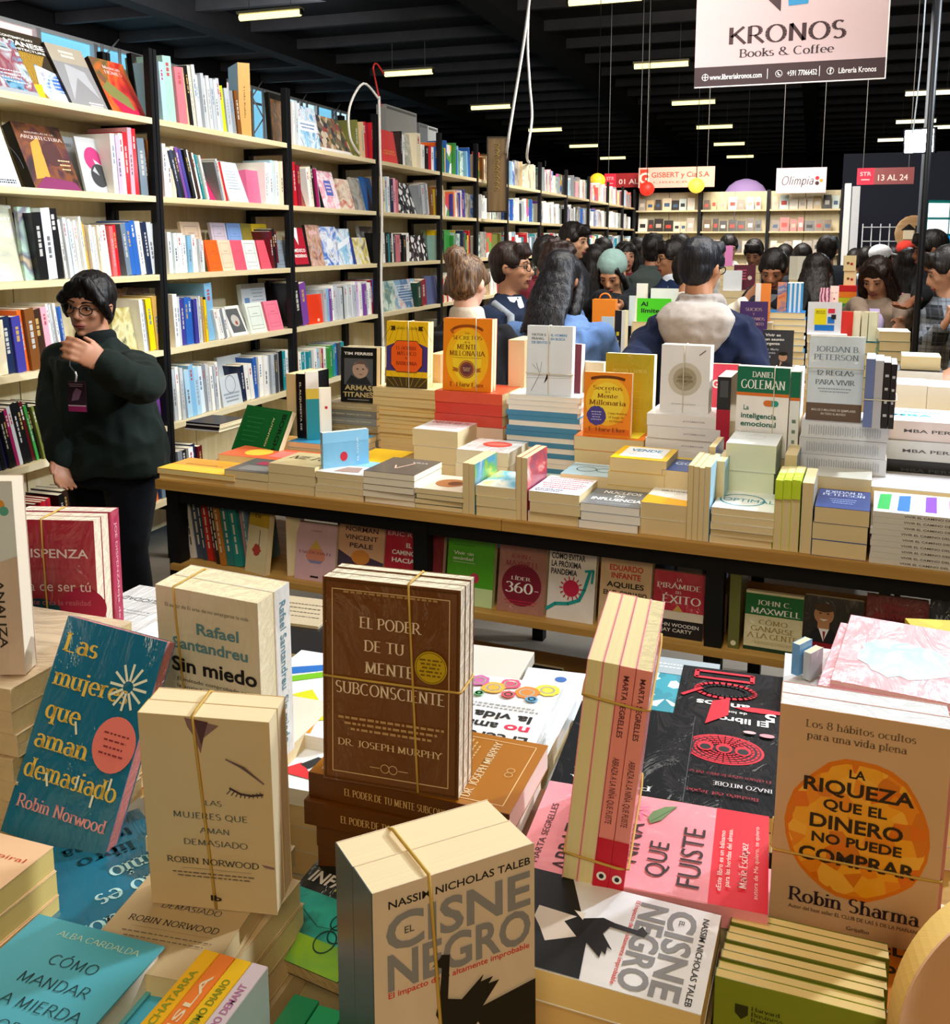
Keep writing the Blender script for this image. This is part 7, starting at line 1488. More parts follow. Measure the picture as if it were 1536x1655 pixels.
# ---- pink lying book and its bundle
def a_pnk(a):
    a.rect(0, 0, 1, .225, 'e0142c'); a.poly([(.0, .0), (.0, .225), (.45, .0)], 'c81028') if False else None
    a.t('MARTA SEGRELLES', .40, .93, .030, '3a1a20', w=.66, f='n'); a.t('ABRAZA', .34, .815, .085, '2c1418', w=.60, f='n'); a.t('A LA', .3, .69, .075, '2c1418', w=.3, f='n'); a.t('NIÑA', .45, .565, .085, '2c1418', w=.44, f='n'); a.t('QUE', .32, .445, .085, '2c1418', w=.36, f='n'); a.t('FUISTE', .40, .31, .095, '2c1418', w=.62, f='n')
    a.poly([(.68, .50), (.74, .455), (.86, .42), (.93, .395), (.90, .45), (.82, .50), (.74, .515)], '6a8a58'); a.line([(.70, .50), (.92, .40)], .006, '4a6a40')
    for k in range(7): a.line([(.80 + .03 * cos(k), .565 + .02 * sin(k)), (.80 + .09 * cos(k * .9), .565 + .06 * sin(k * .9))], .012, 'f07aa8')
    a.t('«Este libro es un bálsamo', .42, .19, .020, 'f4d0c8', w=.62, f='b'); a.t('para las heridas del alma».', .46, .16, .020, 'f4d0c8', w=.60, f='b'); a.t('María Esclapez', .40, .10, .032, 'f8e0d8', w=.46, f='s'); a.t('autora de Me quiero, te quiero', .46, .05, .018, 'f4d0c8', w=.74, f='n')
book(TR((-.008, .828, 1.0015), 92, -90), .157, .236, .022, W('f09aa4', strong=.55), 'pink paperback with thin black title and red paper band lying flat', art=a_pnk, pg='e8dcc0', c=.0012, film=True)
pile(-.240, -.010, .832, .98, .978, 7, 'f09aa4 e8dcc0 e88a94', 'under the pink paperback with red band', face='s')
MJ = TR((-.1952, .8146, 1.0035), 4.1, 3.2, 5.6)
for i in range(4):
    x0 = i * .0146
    if i < 2: M = MJ @ T3(x0, .153, 0) @ RZ(-90)
    else: M = MJ @ T3(x0 + .0144, 0, 0) @ RZ(90)
    def s_seg(a): a.rect(0, 0, 1, .235, 'c8142c'); a.t('MARTA SEGRELLES', .5, .83, .0225, '5a2a2c', w=.27 * a.h / a.w, f='b', rot=-90); a.t('ABRAZA A LA NIÑA QUE FUISTE', .5, .455, .027, '5a2a2c', w=.30 * a.h / a.w, f='n', rot=-90); a.disc(.5, .06, .32, 'f0ece8', .02); a.disc(.5, .06, .16, '1a1a1c', .011)
    book(M, .152, .229, .0143, W('f0949c') if i == 3 else 'f0949c', ['page-edged copy, leftmost of the four upright pink books', 'page-edged copy, second from the left of the upright pink four', 'salmon-spined copy, third of the four upright pink books', 'salmon-spined glossy copy, rightmost of the four upright pink books'][i], sart=s_seg if i > 1 else None, spine='ec8e84', pg='dfd09a', film=(i == 3))
for zb_, nm in ((.030, 'lower'), (.195, 'upper')): band_box(MJ, (0, 0, 0), (.0585, .153, .229), 'z', zb_, f'{nm} tan rubber band round the four upright pink books', tilt=.004)
# ---- white swan book: upright pair and the lying copy
def swan(a, flip=False):
    A0 = a
    class SW:
        Y = staticmethod(lambda y: .47 + (y - .29) * .729 if y > .29 else y * 1.62)
        def t(s, txt, x, y, sz, c, **k): A0.t(txt, x, s.Y(y), sz * .86, c, **k)
        def poly(s, p, c): A0.poly([(x, s.Y(y)) for x, y in p], c)
    a = SW()
    a.t('NASSIM NICHOLAS TALEB', .53, .935, .034, '1c1c1e', w=.88, f='b'); a.t('CISNE', .52, .795, .155, '8c8c8e', w=.90, f='h'); a.t('NEGRO', .52, .60, .155, '8c8c8e', w=.90, f='h'); a.t('EL', .21, .79, .03, '5a5a5c', w=.06, f='b')
    a.t('El impacto de lo altamente improbable', .52, .485, .026, 'd8403a', w=.88, f='b'); a.poly([(0, 0), (1, 0), (1, .29), (.60, .27), (.0, .16)], '141416')
    a.poly([(.40, .60), (.45, .585), (.435, .36), (.52, .33), (.66, .42), (.64, .385), (.72, .39), (.69, .36), (.76, .36), (.60, .25), (.44, .22), (.36, .30), (.385, .38), (.40, .53), (.35, .555), (.33, .545), (.39, .585)], '141416')
    a.poly([(.42, .22), (.50, .19), (.62, .24), (.74, .16), (.62, .13), (.52, .10), (.40, .10)], 'd8c8b8'); a.poly([(.36, .24), (.44, .24), (.36, .205)], 'e8dccc')
MP = TR((-.2502, .5173, .977), 46.8, -3.0, 2.5)
MP = TR((-.2502, .5173, .977), 46.8, -3.0, 1.0)
bundle(MP, .1262, .1955, [.036, .036], [W('e2cdb4', strong=.2)], ['cream paperback with grey block title and black swan, front of banded pair', 'copy tied directly behind the black swan cover'], swan, .042, None, 'black swan paperbacks', pg='f0dcb0', spine='4a5a58')
pile(-.30, -.16, .46, .60, .972, 6, 'd8c8a0 c8b890', 'hidden under the banded black swan pair', z0=ZF)
book(TR((-.2335, .822, 1.0018), -92.3, -90), .122, .186, .030, W('eeeef0', strong=.25), 'white paperback with grey title and black swan lying flat near the front', art=swan, pg='e2c484', spine='4a5a58')
pile(-.233, -.050, .703, .822, .970, 5, 'd8b878 e0c484', 'under the lying black swan paperback', face='f', pg='dcb878')
# ---- orange circle book on the right
def a_riq(a):
    a.rect(0, 0, 1, 1, 'd0ac84'); o = 'e8901c'
    a.disc(.5, .49, .43, 'dc7a18', .315, rough=.06); a.disc(.5, .49, .41, ART('f0a41c e88a18 f4b43c e07010 f0a828 d87818', 70, 'v', 70), .295, rough=.05)
    a.t('Los 8 hábitos ocultos', .48, .935, .032, '7a6450', w=.64, f='s'); a.t('para una vida plena', .46, .885, .032, '7a6450', w=.58, f='s')
    a.t('LA', .48, .745, .038, '33261c', w=.10, f='h'); a.t('RIQUEZA', .49, .675, .062, '33261c', w=.66, f='h'); a.t('QUE EL', .48, .595, .045, '33261c', w=.38, f='h'); a.t('DINERO', .49, .515, .062, '33261c', w=.56, f='h'); a.t('NO PUEDE', .50, .44, .045, '33261c', w=.54, f='h'); a.t('COMPRAR', .51, .36, .062, '33261c', w=.70, f='h')
    a.t('Robin Sharma', .51, .155, .062, '2e2430', w=.78, f='s'); a.t('Autor del best seller EL CLUB DE LAS 5 DE LA MAÑANA', .52, .098, .018, '5a4a3a', w=.80, f='n'); a.t('Grijalbo', .55, .05, .018, '5a4a3a', w=.14, f='n')
ML = TR((-.0081, .8975, .9475), -.5, 2.3, .3)
bundle(ML, .1457, .2286, [.024, .024], [W('cda880', strong=.3)], ['beige paperback with round orange painting and dark capitals, front of pair', 'glossy wrapped copy directly behind the orange circle book'], a_riq, None, .078, 'orange circle paperbacks', pg='eef2f4', film=True, back='c88a80')
book(ML @ T3(.149, .003, 0) @ RZ(84), .045, .226, .004, 'c8807a', 'thin rosy cover edge at the right of the orange circle books', pg='e8d8c8')
book(TR((.00, .818, .9465), -4, -90), .146, .17, .024, 'c4a07a', 'beige paperback lying under the orange circle book, black letters on orange', art=lambda a: (a.disc(.62, .42, .5, 'e0861c', .4), a.t('COMPRAR', .62, .30, .10, '33261c', w=.7, f='h'), a.t('PUEDE', .62, .48, .09, '33261c', w=.5, f='h'), a.t('DINERO', .6, .66, .1, '33261c', w=.6, f='h')), pg='c8a060')
pile(.0, .145, .824, .985, .921, 6, 'c88a40 d8b070', 'under the beige lying book at the right')
# ---- pink film-wrapped book, blue strips
book(TR((.054, 1.375, .990), -9, -84), .19, .21, .028, W('f0a8b0', strong=1.6), 'pink glossy wrapped picture book with pale turquoise print at the right', art=lambda a: (a.disc(.45, .45, .33, ART('c8ecea 80c8cc e0f4f2', 14, 'n', 71), .26, rough=.25),), pg='f4d8e0', film=True)
book(TR((.037, 1.37, .982), -10, -84), .19, .20, .02, W('e89aa8', strong=1.2), 'second pink glossy book lying under the wrapped picture book', pg='f0c8d0')
pile(.04, .24, 1.33, 1.56, .958, 6, 'f0c8d0 e8e0e0', 'under the pink wrapped books')
c = atZ(1304, 1100, .965)
book(TR((c.x - .012, c.y, .97), 60, 0), .035, .048, .012, '6aa8dc', 'small sky-blue book edge left of the pink wrapped book'); book(TR((c.x + .004, c.y, .965), 60, 0), .035, .042, .012, W('b8c4cc'), 'small silvery wrapped book edge left of the pink wrapped book')
pile(c.x - .03, c.x + .05, c.y - .06, c.y + .1, .963, 5, 'd8d8dc c8c8cc', 'under the small sky-blue book edge')
c = atZ(1530, 1062, .96)
book(TR((c.x - .015, c.y - .02, .965), 12, -90), .14, .16, .02, ART('e8d020 1a1a10 d8b818', 30, 'v', 72), 'yellow and black patterned paperback at the right frame edge'); pile(c.x - .01, c.x + .12, c.y - .02, c.y + .14, .944, 5, 'd8c8a0 c8b890', 'under the yellow and black patterned paperback')
# ---- green business row at the bottom right
for i in range(8):
    y = .7525 - .0 + i * .0093
    M = TR((-.047 + .0012 * i, .744 + i * .0118, .7935), -1.4, -1.5)
    book(M, .1324 - .001 * (i % 3), .1995 - .002 * (i % 2), .0112, '7c8c20' if i < 2 else '66701e', f'olive green paperback standing, {ORD[i + 1]} from the front at the bottom right', art=(lambda a: (a.poly([(.13, .90), (.21, .90), (.21, .86), (.17, .835), (.13, .86)], '2a3210'), a.t('Harvard', .23, .895, .018, '2a3210', w=.17, f='s', al='l'), a.t('Business', .23, .870, .018, '2a3210', w=.19, f='s', al='l'), a.t('Review', .23, .845, .018, '2a3210', w=.15, f='s', al='l'))) if i == 0 else None, pg='e6cc84')
pile(-.05, .09, .74, .84, .792, 1, 'b0a070', 'under the olive green standing row')
# ---- the thick book bent over at the bottom right corner
cb = thing('paperback', 'thick yellow-cream page block bent in an arc at the bottom right corner', 'book')
def arc_pt(s, off=0.0):
    P0, P1, P2 = atd(1434, 1655, .74), atd(1440, 1520, .76), atd(1545, 1450, .80)
    p = P0 * (1 - s) ** 2 + P1 * 2 * s * (1 - s) + P2 * s * s
    return p
mb = MB(); vs = []; fs = []; n = 14; thick = V((.004, -.024, -.004)); down = V((0, -.0, -.16))
for i in range(n + 1):
    p = arc_pt(i / n); q = p + thick
    vs += [p, q, V((q.x, q.y, .80)), V((p.x, p.y, .80))]
for i in range(n):
    b = i * 4
    for k in range(4): fs.append((b + k, b + (k + 1) % 4, b + 4 + (k + 1) % 4, b + 4 + k))
fs += [(0, 3, 2, 1), (n * 4, n * 4 + 1, n * 4 + 2, n * 4 + 3)]
mb.add(vs, fs, PG('ecc468'), smooth=False); mb.build('pages', cb)
mb = MB(); vs = []; fs = []; e = V((.0012, -.0012, 0))
for i in range(n + 1):
    q = arc_pt(i / n) + thick + V((0, 0, .001)); vs += [q, q + e, V((q.x, q.y, .80)) + e, V((q.x, q.y, .80))]
for i in range(n):
    b = i * 4
    for k in range(4): fs.append((b + k, b + (k + 1) % 4, b + 4 + (k + 1) % 4, b + 4 + k))
mb.add(vs, fs, P('d8a880', .5)); mb.build('cover', cb)

FILL.build('stacked_paperbacks', None, label='lower layers of the paperback piles, mostly hidden under the topmost books', cat='books', kind='stuff')

# ================================================================= visitors
DG = bpy.context.evaluated_depsgraph_get
def fuse(mb, name, parent, mat, vox, smooth=4, fold=0.0, fscale=(9, 9, 4), seed=0):
    """grow one continuous skin over the overlapping limbs, smooth it, and lay in cloth folds"""
    me = mb.mesh('tmp'); o = bpy.data.objects.new('tmp', me); COL.objects.link(o)
    md = o.modifiers.new('r', 'REMESH'); md.mode = 'VOXEL'; md.voxel_size = vox
    if smooth: s = o.modifiers.new('s', 'SMOOTH'); s.factor = .5; s.iterations = smooth
    dg = DG(); dg.update()
    m2 = bpy.data.meshes.new_from_object(o.evaluated_get(dg)); m2.name = name
    bpy.data.objects.remove(o); bpy.data.meshes.remove(me)
    if fold:
        import numpy as np
        n = len(m2.vertices); co = np.empty(n * 3, 'f'); m2.vertices.foreach_get('co', co); co = co.reshape(-1, 3)
        no = np.array([tuple(v.normal) for v in m2.vertices]); fs = V(fscale)
        d = np.array([noise.noise(V((c[0] * fs.x + seed, c[1] * fs.y, c[2] * fs.z + .5 * c[0] * fs.x))) * .7 + (1 - abs(noise.noise(V((c[0] * fs.x * 1.7, c[1] * fs.y * 1.7 + seed, c[2] * fs.z * 2.1))) * 2.2)) * .35 for c in co])
        co += (no * (d * fold)[:, None]).astype('f'); m2.vertices.foreach_set('co', co.ravel())
    m2.materials.clear(); m2.materials.append(mat)
    m2.polygons.foreach_set('use_smooth', [True] * len(m2.polygons)); m2.update()
    return obj(name, m2, parent)
def add_hand(mb, W_p, d, palm, side, m, k=1.0, curl=.35):
    """palm plus five unequal, bent fingers; d = along the hand, palm = palm normal, side = thumb side"""
    d = V(d).normalized(); s = V(side); s = (s - d * s.dot(d)).normalized(); n = V(palm); n = (n - d * n.dot(d) - s * n.dot(s)).normalized()
    W_p = V(W_p)
    mb.loft([(W_p - d * .01, s * .026 * k, n * .018 * k), (W_p + d * .03 * k, s * .038 * k, n * .015 * k), (W_p + d * .07 * k, s * .042 * k, n * .014 * k), (W_p + d * .092 * k, s * .036 * k, n * .011 * k)], m, 12)
    for i, L in enumerate((.070, .080, .074, .058)):
        b = W_p + d * .085 * k + s * (.030 - i * .020) * k
        d1 = (d + n * curl * .6 + s * (.10 - i * .07)).normalized(); d2 = (d + n * curl * 1.8).normalized()
        p1 = b + d1 * L * .5 * k; mb.cap(b, p1, .0092 * k, .0086 * k, m, 8); mb.cap(p1, p1 + d2 * L * .5 * k, .0086 * k, .0070 * k, m, 8)
    b = W_p + d * .03 * k + s * .034 * k; p1 = b + (d * .85 + s * .42 + n * .35).normalized() * .036 * k
    mb.cap(b, p1, .0115 * k, .0100 * k, m, 8); mb.cap(p1, p1 + (d + s * .15 + n * .35).normalized() * .032 * k, .0100 * k, .008 * k, m, 8)
SKT = P('888888')
def person(label, top, depth, face=180, look=None, pitch=0, tilt=0, bend=.05, build=1.0, skin='b9805f', coat='1c1e22', trousers='16181e', hair='short', hairm=None, detail=1, arms=None, coat_m=None, length=.50, collar=None, hood=None, glasses=False, extras=None, Hs=None, fem=False, sleeve=1.0, cut=None, hood_m=None, drop=0.0):
    look = face if look is None else look
    tp_ = atd(top[0], top[1], depth); ztop = tp_.z
    Hs = Hs or max(ztop + bend * .25, 1.40); K = Hs / 1.62
    t = V((-tp_.x, -tp_.y, 0)).normalized(); r = V((-t.y, t.x, 0))        # towards the camera, image right
    fd = lambda a: t * cos(radians(a)) + r * sin(radians(a))
    f = fd(face); sd = V((f.y, -f.x, 0))                                   # facing, own right-hand side
    hx = V((tp_.x, tp_.y, 0)); foot = hx - f * bend
    root = thing('person', label, 'person', Matrix.Translation(foot))
    L = lambda v: V(v) - foot
    k = .225 / .225 * (1.0 if detail > 0 else 1.0)
    # head frame
    hf0 = fd(look); hr = V((hf0.y, -hf0.x, 0)); pr = radians(pitch)
    hf = (hf0 * cos(pr) - V((0, 0, 1)) * sin(pr)); hu = hr.cross(hf)
    tr_ = radians(tilt); hu, hr = hu * cos(tr_) + hr * sin(tr_), hr * cos(tr_) - hu * sin(tr_)
    hc = L(hx + V((0, 0, ztop - .118)))
    HP = lambda x, y, z: hc + hr * x + hf * y + hu * z
    nb = L(hx + V((0, 0, ztop - .275))) - f * .02
    pel = V((0, 0, .53 * Hs)); chest = nb * .62 + pel * .38 + V((0, 0, .06)) - f * .01
    shw = .172 * build * K
    SH = {s: nb + V((0, 0, -.085 - drop)) + sd * s * shw - f * .012 for s in (1, -1)}
    arms = arms or {}
    A = {}
    for s in (1, -1):
        if s in arms:
            e, w_ = arms[s][:2]; A[s] = (L(e), L(w_))
        else:
            e = SH[s] + V((0, 0, -.26 * K)) + sd * s * .05 + f * (.02 + bend * .3); A[s] = (e, e + V((0, 0, -.16 * K)) + f * .16 - sd * s * .03)
    vb = (.016, .010, .0062)[detail] ; vc = (.018, .013, .009)[detail]
    # ---- body: one skin from head to feet
    mb = MB(); m = SKT
    mb.ell(HP(0, -.012, .028), hr * .073, hf * .090, hu * .084, m, 18, 12)
    mb.loft([(HP(0, .010, .03), hr * .070, hf * .078), (HP(0, .016, -.03), hr * .064, hf * .070), (HP(0, .026, -.068), hr * .052, hf * .056), (HP(0, .038, -.094), hr * .034, hf * .036), (HP(0, .044, -.106), hr * .014, hf * .016)], m, 16)
    if detail:
        mb.loft([(HP(0, .084, .014), hr * .007, hf * .007), (HP(0, .098, -.012), hr * .010, hf * .012), (HP(0, .104, -.028), hr * .013, hf * .013), (HP(0, .094, -.040), hr * .008, hf * .008)], m, 10)
        for s in (1, -1):
            mb.ell(HP(s * .012, .094, -.032), hr * .009, hf * .010, hu * .008, m, 8, 5)
            mb.ell(HP(s * .028, .074, .024), hr * .024, hf * .012, hu * .008, m, 8, 5); mb.ell(HP(s * .038, .060, -.022), hr * .022, hf * .020, hu * .018, m, 8, 5)
            mb.ell(HP(s * .075, -.006, -.006), hr * .010, hf * .019, hu * .031, m, 10, 6)
        mb.ell(HP(0, .082, -.056), hr * .026, hf * .013, hu * .009, m, 10, 6); mb.ell(HP(0, .078, -.067), hr * .022, hf * .013, hu * .008, m, 10, 6); mb.ell(HP(0, .070, -.094), hr * .018, hf * .016, hu * .013, m, 10, 6)
    mb.cap(hc + hf * -.015 - hu * .05, nb + V((0, 0, -.04)), .050, .060 * build, m, 12)
    tors = lambda o: [(pel + V((0, 0, -.10)), sd * (.150 * build + o), f * (.105 * build + o)), (pel, sd * (.165 * build + o), f * (.120 * build + o)), (pel.lerp(chest, .5), sd * (.148 * build + o), f * (.112 * build + o) if not fem else f * (.122 * build + o)), (chest, sd * (.162 * build + o), f * (.116 * build + o)), (chest.lerp(nb, .55), sd * (.165 * build * K + o), f * (.104 * build + o)), (nb + V((0, 0, -.05)), sd * (.135 * build * K + o), f * (.080 * build + o)), (nb + V((0, 0, .0)), sd * (.070 + o), f * (.060 + o)), (nb + V((0, 0, .03)), sd * (.052 + o * .6), f * (.052 + o * .6))]
    mb.loft(tors(-.012), m, 20)
    for s in (1, -1):
        e, w_ = A[s]
        mb.cap(SH[s], e, .046, .036, m, 12); mb.cap(e, w_, .036, .025, m, 12)
        d = (w_ - e).normalized(); cr = arms.get(s, (0, 0, .35))[2] if s in arms and len(arms[s]) > 2 else .35
        pn = arms[s][3] if s in arms and len(arms[s]) > 3 else -sd * s; ts = arms[s][4] if s in arms and len(arms[s]) > 4 else f
        add_hand(mb, w_, d, pn, ts, m, 1.0, cr)
        hip = pel + sd * s * .085 * build + V((0, 0, -.05)); kn = V((0, 0, .285 * Hs)) + sd * s * .10 + f * .02; an = V((0, 0, .075)) + sd * s * .11 - f * .01
        mb.cap(hip, kn, .078, .052, m, 12); mb.cap(kn, an, .050, .034, m, 12); mb.cap(an + V((0, 0, -.03)) - f * .02, an + V((0, 0, -.045)) + f * .13, .035, .026, m, 10)
    fuse(mb, 'body', root, SKIN(skin), vb, 2 if detail == 2 else 3)
    # ---- trousers
    mb = MB()
    mb.loft([(pel + V((0, 0, .05)), sd * .165 * build, f * .125 * build), (pel + V((0, 0, -.04)), sd * .175 * build, f * .132 * build), (pel + V((0, 0, -.12)), sd * .160 * build, f * .120 * build)], m, 18)
    for s in (1, -1):
        hip = pel + sd * s * .085 * build + V((0, 0, -.06)); kn = V((0, 0, .285 * Hs)) + sd * s * .10 + f * .02; an = V((0, 0, .10)) + sd * s * .11 - f * .01
        mb.cap(hip, kn, .094 * build, .066, m, 12); mb.cap(kn, an, .064, .052, m, 12)
    fuse(mb, 'trousers', root, CLOTH(trousers, amt=.1), max(vc, .012), 4, .006, seed=3)
    mb = MB()
    for s in (1, -1):
        mb = MB(); an = V((0, 0, .04)) + sd * s * .11 - f * .01
        mb.loft([(an - f * .06, sd * .03, V((0, 0, .032))), (an - f * .02, sd * .042, V((0, 0, .045))), (an + f * .08, sd * .046, V((0, 0, .036))), (an + f * .16, sd * .034, V((0, 0, .026)))], P('18181a', .5), 12); mb.build('shoe', root)
    # ---- coat: torso and sleeves in one garment
    mb = MB(); o = .020
    hem = pel + V((0, 0, (.50 - length) * Hs * .9 - .02))
    rg = tors(o)[1:]
    rg[0] = (hem, rg[0][1] * 1.06, rg[0][2] * 1.08)
    if length > .5: rg.insert(1, (pel, sd * (.175 * build + o), f * (.130 * build + o)))
    mb.loft(rg, m, 22)
    for s in (1, -1):
        e, w_ = A[s]; w2 = e.lerp(w_, .90 if not cut else cut)
        mb.cap(SH[s], e, .062 * sleeve, .052 * sleeve, m, 14); mb.cap(e, w2, .052 * sleeve, .041 * sleeve, m, 14)
    fuse(mb, 'coat', root, coat_m or CLOTH(coat), vc, 2, .026 if detail else .014, (8, 8, 5), seed=depth * 3)
    if collar:
        mb = MB(); mb.loft([(nb + V((0, 0, -.045)) + f * .01, sd * .098, f * .088), (nb + V((0, 0, .01)), sd * .080, f * .076), (nb + V((0, 0, .05)), sd * .074, f * .072), (nb + V((0, 0, .062)), sd * .060, f * .058)], m, 18); fuse(mb, 'collar', root, CLOTH(collar), max(.007, vb), 2, .004, seed=1)
    if hood:
        mb = MB(); b = nb - f * (.085 + drop * .5)
        mb.loft([(b + V((0, 0, -.27)) - f * .065, sd * .02, f * .015), (b + V((0, 0, -.19)) - f * .04, sd * .075, f * .035), (b + V((0, 0, -.11)) - f * .025, sd * .135, f * .055), (b + V((0, 0, -.04)) - f * .0, sd * .160, f * .065), (b + V((0, 0, .0)) + f * .03, sd * .130, f * .062), (b + V((0, 0, .018)) + f * .05, sd * .100, f * .055)], m, 20)
        mb.loft([(nb + V((0, 0, -.03)) + f * .04, sd * .115, f * .07), (nb + V((0, 0, .02)) + f * .02, sd * .105, f * .08), (nb + V((0, 0, .05)), sd * .085, f * .075)], m, 18)
        fuse(mb, 'hood', root, hood_m or CLOTH(hood), max(.008, vb), 3, .009, (12, 12, 9), seed=2)
    # ---- hair
    hm = hairm or HAIR(); mb = MB()
    def scalp(sx=1.0):
        mb.ell(HP(0, -.020, .036), hr * .083 * sx, hf * .098, hu * .092, m, 18, 12); mb.ell(HP(0, -.045, -.010), hr * .076, hf * .062, hu * .075, m, 16, 9)
        for s in (1, -1): mb.ell(HP(s * .066, .018, .030), hr * .016, hf * .045, hu * .034, m, 10, 6)
    vh = max(.006, vb)
    if hair in ('short', 'crop'):
        scalp()
        for q in range(7): a = -.9 + q * .3; mb.cap(HP(sin(a) * .06, .040 + .02 * cos(a), .100), HP(sin(a) * .075, .074 * cos(a) + .012, .066 if hair == 'short' else .080), .020, .012, m, 8)
    elif hair == 'curly':
        scalp(1.05)
        rr = random.Random(3)
        for q in range(34): a, b = rr.uniform(0, 6.28), rr.uniform(.05, 1.4); mb.ell(HP(.080 * sin(a) * sin(b + .3), -.02 + .092 * cos(a) * sin(b + .3), .036 + .09 * cos(b)), hr * .020, hf * .020, hu * .018, m, 8, 5)
    elif hair in ('long', 'longside'):
        scalp(1.04); Lh = .30
        mb.loft([(HP(0, -.04, .06), hr * .070, hf * .06), (HP(0, -.058, -.03), hr * .088, hf * .052), (HP(0, -.07, -.12), hr * .098, hf * .045), (HP(0, -.085, -.22), hr * .095, hf * .040), (HP(0, -.09, -Lh), hr * .065, hf * .026)], m, 20)
        for s in (1, -1):
            mb.cap(HP(s * .060, .030, .070), HP(s * .082, .028, -.03), .022, .024, m, 10); mb.cap(HP(s * .082, .028, -.03), HP(s * .090, .010, -.16), .026, .030, m, 10); mb.cap(HP(s * .090, .010, -.16), HP(s * .082, .02, -Lh + .01), .030, .016, m, 10)
            mb.cap(HP(s * .012, .055, .108), HP(s * .060, .060, .055), .014, .014, m, 8)
        rr = random.Random(int(depth * 10))
        for q in range(16): x = rr.uniform(-.09, .09); mb.cap(HP(x, -.08, -.10), HP(x * 1.1, -.10, -Lh - rr.uniform(0, .05)), .014, .005, m, 6)
    elif hair == 'bun':
        scalp(.99); mb.ell(HP(-.02, -.092, .098), hr * .052, hf * .046, hu * .046, m, 14, 8)
        for q in range(9): a = q * .7; mb.cap(HP(-.02 + .03 * cos(a), -.105 + .02 * sin(a), .098 + .03 * sin(a)), HP(-.02 + .058 * cos(a + 1), -.095, .098 + .056 * sin(a + 1)), .012, .006, m, 6)
        for q in range(8): x = -.07 + q * .02; mb.cap(HP(x, -.06, -.05), HP(x * .6, -.085, .05), .014, .012, m, 6)
    elif hair == 'updo':
        scalp(.99); mb.ell(HP(0, -.10, .03), hr * .040, hf * .030, hu * .038, m, 12, 7)
    elif hair == 'low':                                             # side-parted, tied low behind
        scalp(1.05)
        mb.ell(HP(0, -.085, -.045), hr * .050, hf * .045, hu * .060, m, 12, 8)
        for s in (1, -1):
            mb.cap(HP(-.01 + s * .015, .066, .100), HP(s * .072, .060, .030), .020, .022, m, 10); mb.cap(HP(s * .072, .055, .035), HP(s * .082, .012, -.040), .020, .014, m, 8); mb.cap(HP(s * .04, .070, .085), HP(s * .066, .066, .040), .014, .016, m, 8)
    elif hair in ('scarf', 'cap', 'hat'):
        mb.ell(HP(0, -.018, .034), hr * .080, hf * .092, hu * .086, m, 16, 10)
        for s in (1, -1): mb.cap(HP(s * .05, .05, .06), HP(s * .074, .028, -.03), .014, .012, m, 8)
        if hair == 'scarf':
            for s in (1, -1): mb.cap(HP(s * .074, .02, -.02), HP(s * .080, -.01, -.16), .018, .022, m, 8)
    if hair != 'none': fuse(mb, 'hair', root, hm, vh, 1, .006, (55, 55, 8), seed=5)
    if hair == 'scarf':
        mb = MB(); mb.ell(HP(0, -.030, .048), hr * .090, hf * .104, hu * .088, m, 18, 10); mb.cap(HP(0, -.10, .03), HP(.03, -.12, -.10), .060, .035, m, 12); fuse(mb, 'headscarf', root, CLOTH('7f9890'), vh, 3, .007, (14, 14, 14))
    if hair in ('cap', 'hat'):
        cm = CLOTH('e8e8ea' if hair == 'cap' else 'b8342a'); mb = MB(); mb.ell(HP(0, -.018, .052), hr * .090, hf * .102, hu * .080, m, 16, 9); mb.loft([(HP(0, .05, .050), hr * .075, hu * .010), (HP(0, .12, .040), hr * .065, hu * .008), (HP(0, .15, .034), hr * .035, hu * .005)], m, 12); fuse(mb, 'cap', root, cm, vh, 2)
    # ---- face details
    if detail and cos(radians(look)) > -.55:
        for s in (1, -1):
            mb = MB(); mb.ell(HP(s * .030, .0765, .004), hr * .0120, hf * .0090, hu * .0052, P('b9aea2', .3), 12, 7); ey = mb.build('eye', root)
            mb = MB(); mb.ell(HP(s * .030 , .0835, .0035), hr * .0052, hf * .0035, hu * .0050, P('140c09', .2), 10, 6); mb.build('iris', ey)
            mb = MB(); mb.tube([HP(s * .014, .0865, .0255), HP(s * .030, .0865, .0305), HP(s * .050, .0730, .0250)], .0030, P('1c1412', .8), 6, r1=.0018); mb.build('eyebrow', root)
            mb = MB(); mb.tube([HP(s * .015, .0835, .0050), HP(s * .030, .0875, .0110), HP(s * .045, .0765, .0050)], .0018, P('2a1a16', .7), 5); mb.build('eyelid', root)
        mb = MB(); mb.tube([HP(-.023, .0850, -.0600), HP(-.008, .0945, -.0575), HP(0, .0950, -.0590), HP(.008, .0945, -.0575), HP(.023, .0850, -.0600)], .0042, P('8a4a44', .45), 8); mb.tube([HP(-.019, .0840, -.0660), HP(0, .0915, -.0680), HP(.019, .0840, -.0660)], .0042, P('964f48', .45), 8); mb.build('lips', root)
    if glasses:
        mb = MB(); gm = P('17171a', .3)
        for s in (1, -1):
            mb.tube([HP(s * (.034 + .0235 * cos(a)), .100 - .006 * (cos(a) > 0), .002 + .0185 * sin(a)) for a in [q * pi / 6 for q in range(12)]], .0022, gm, 6, closed=True)
            mb.tube([HP(s * .057, .096, .008), HP(s * .080, .05, .008), HP(s * .084, -.005, .002)], .0022, gm, 6)
        mb.tube([HP(-.011, .103, .006), HP(0, .106, .010), HP(.011, .103, .006)], .0022, gm, 6); mb.build('glasses', root)
    if extras: extras(dict(root=root, L=L, HP=HP, nb=nb, f=f, sd=sd, chest=chest, pel=pel, A=A, SH=SH, vc=vc, r=r, t=t))
    return root
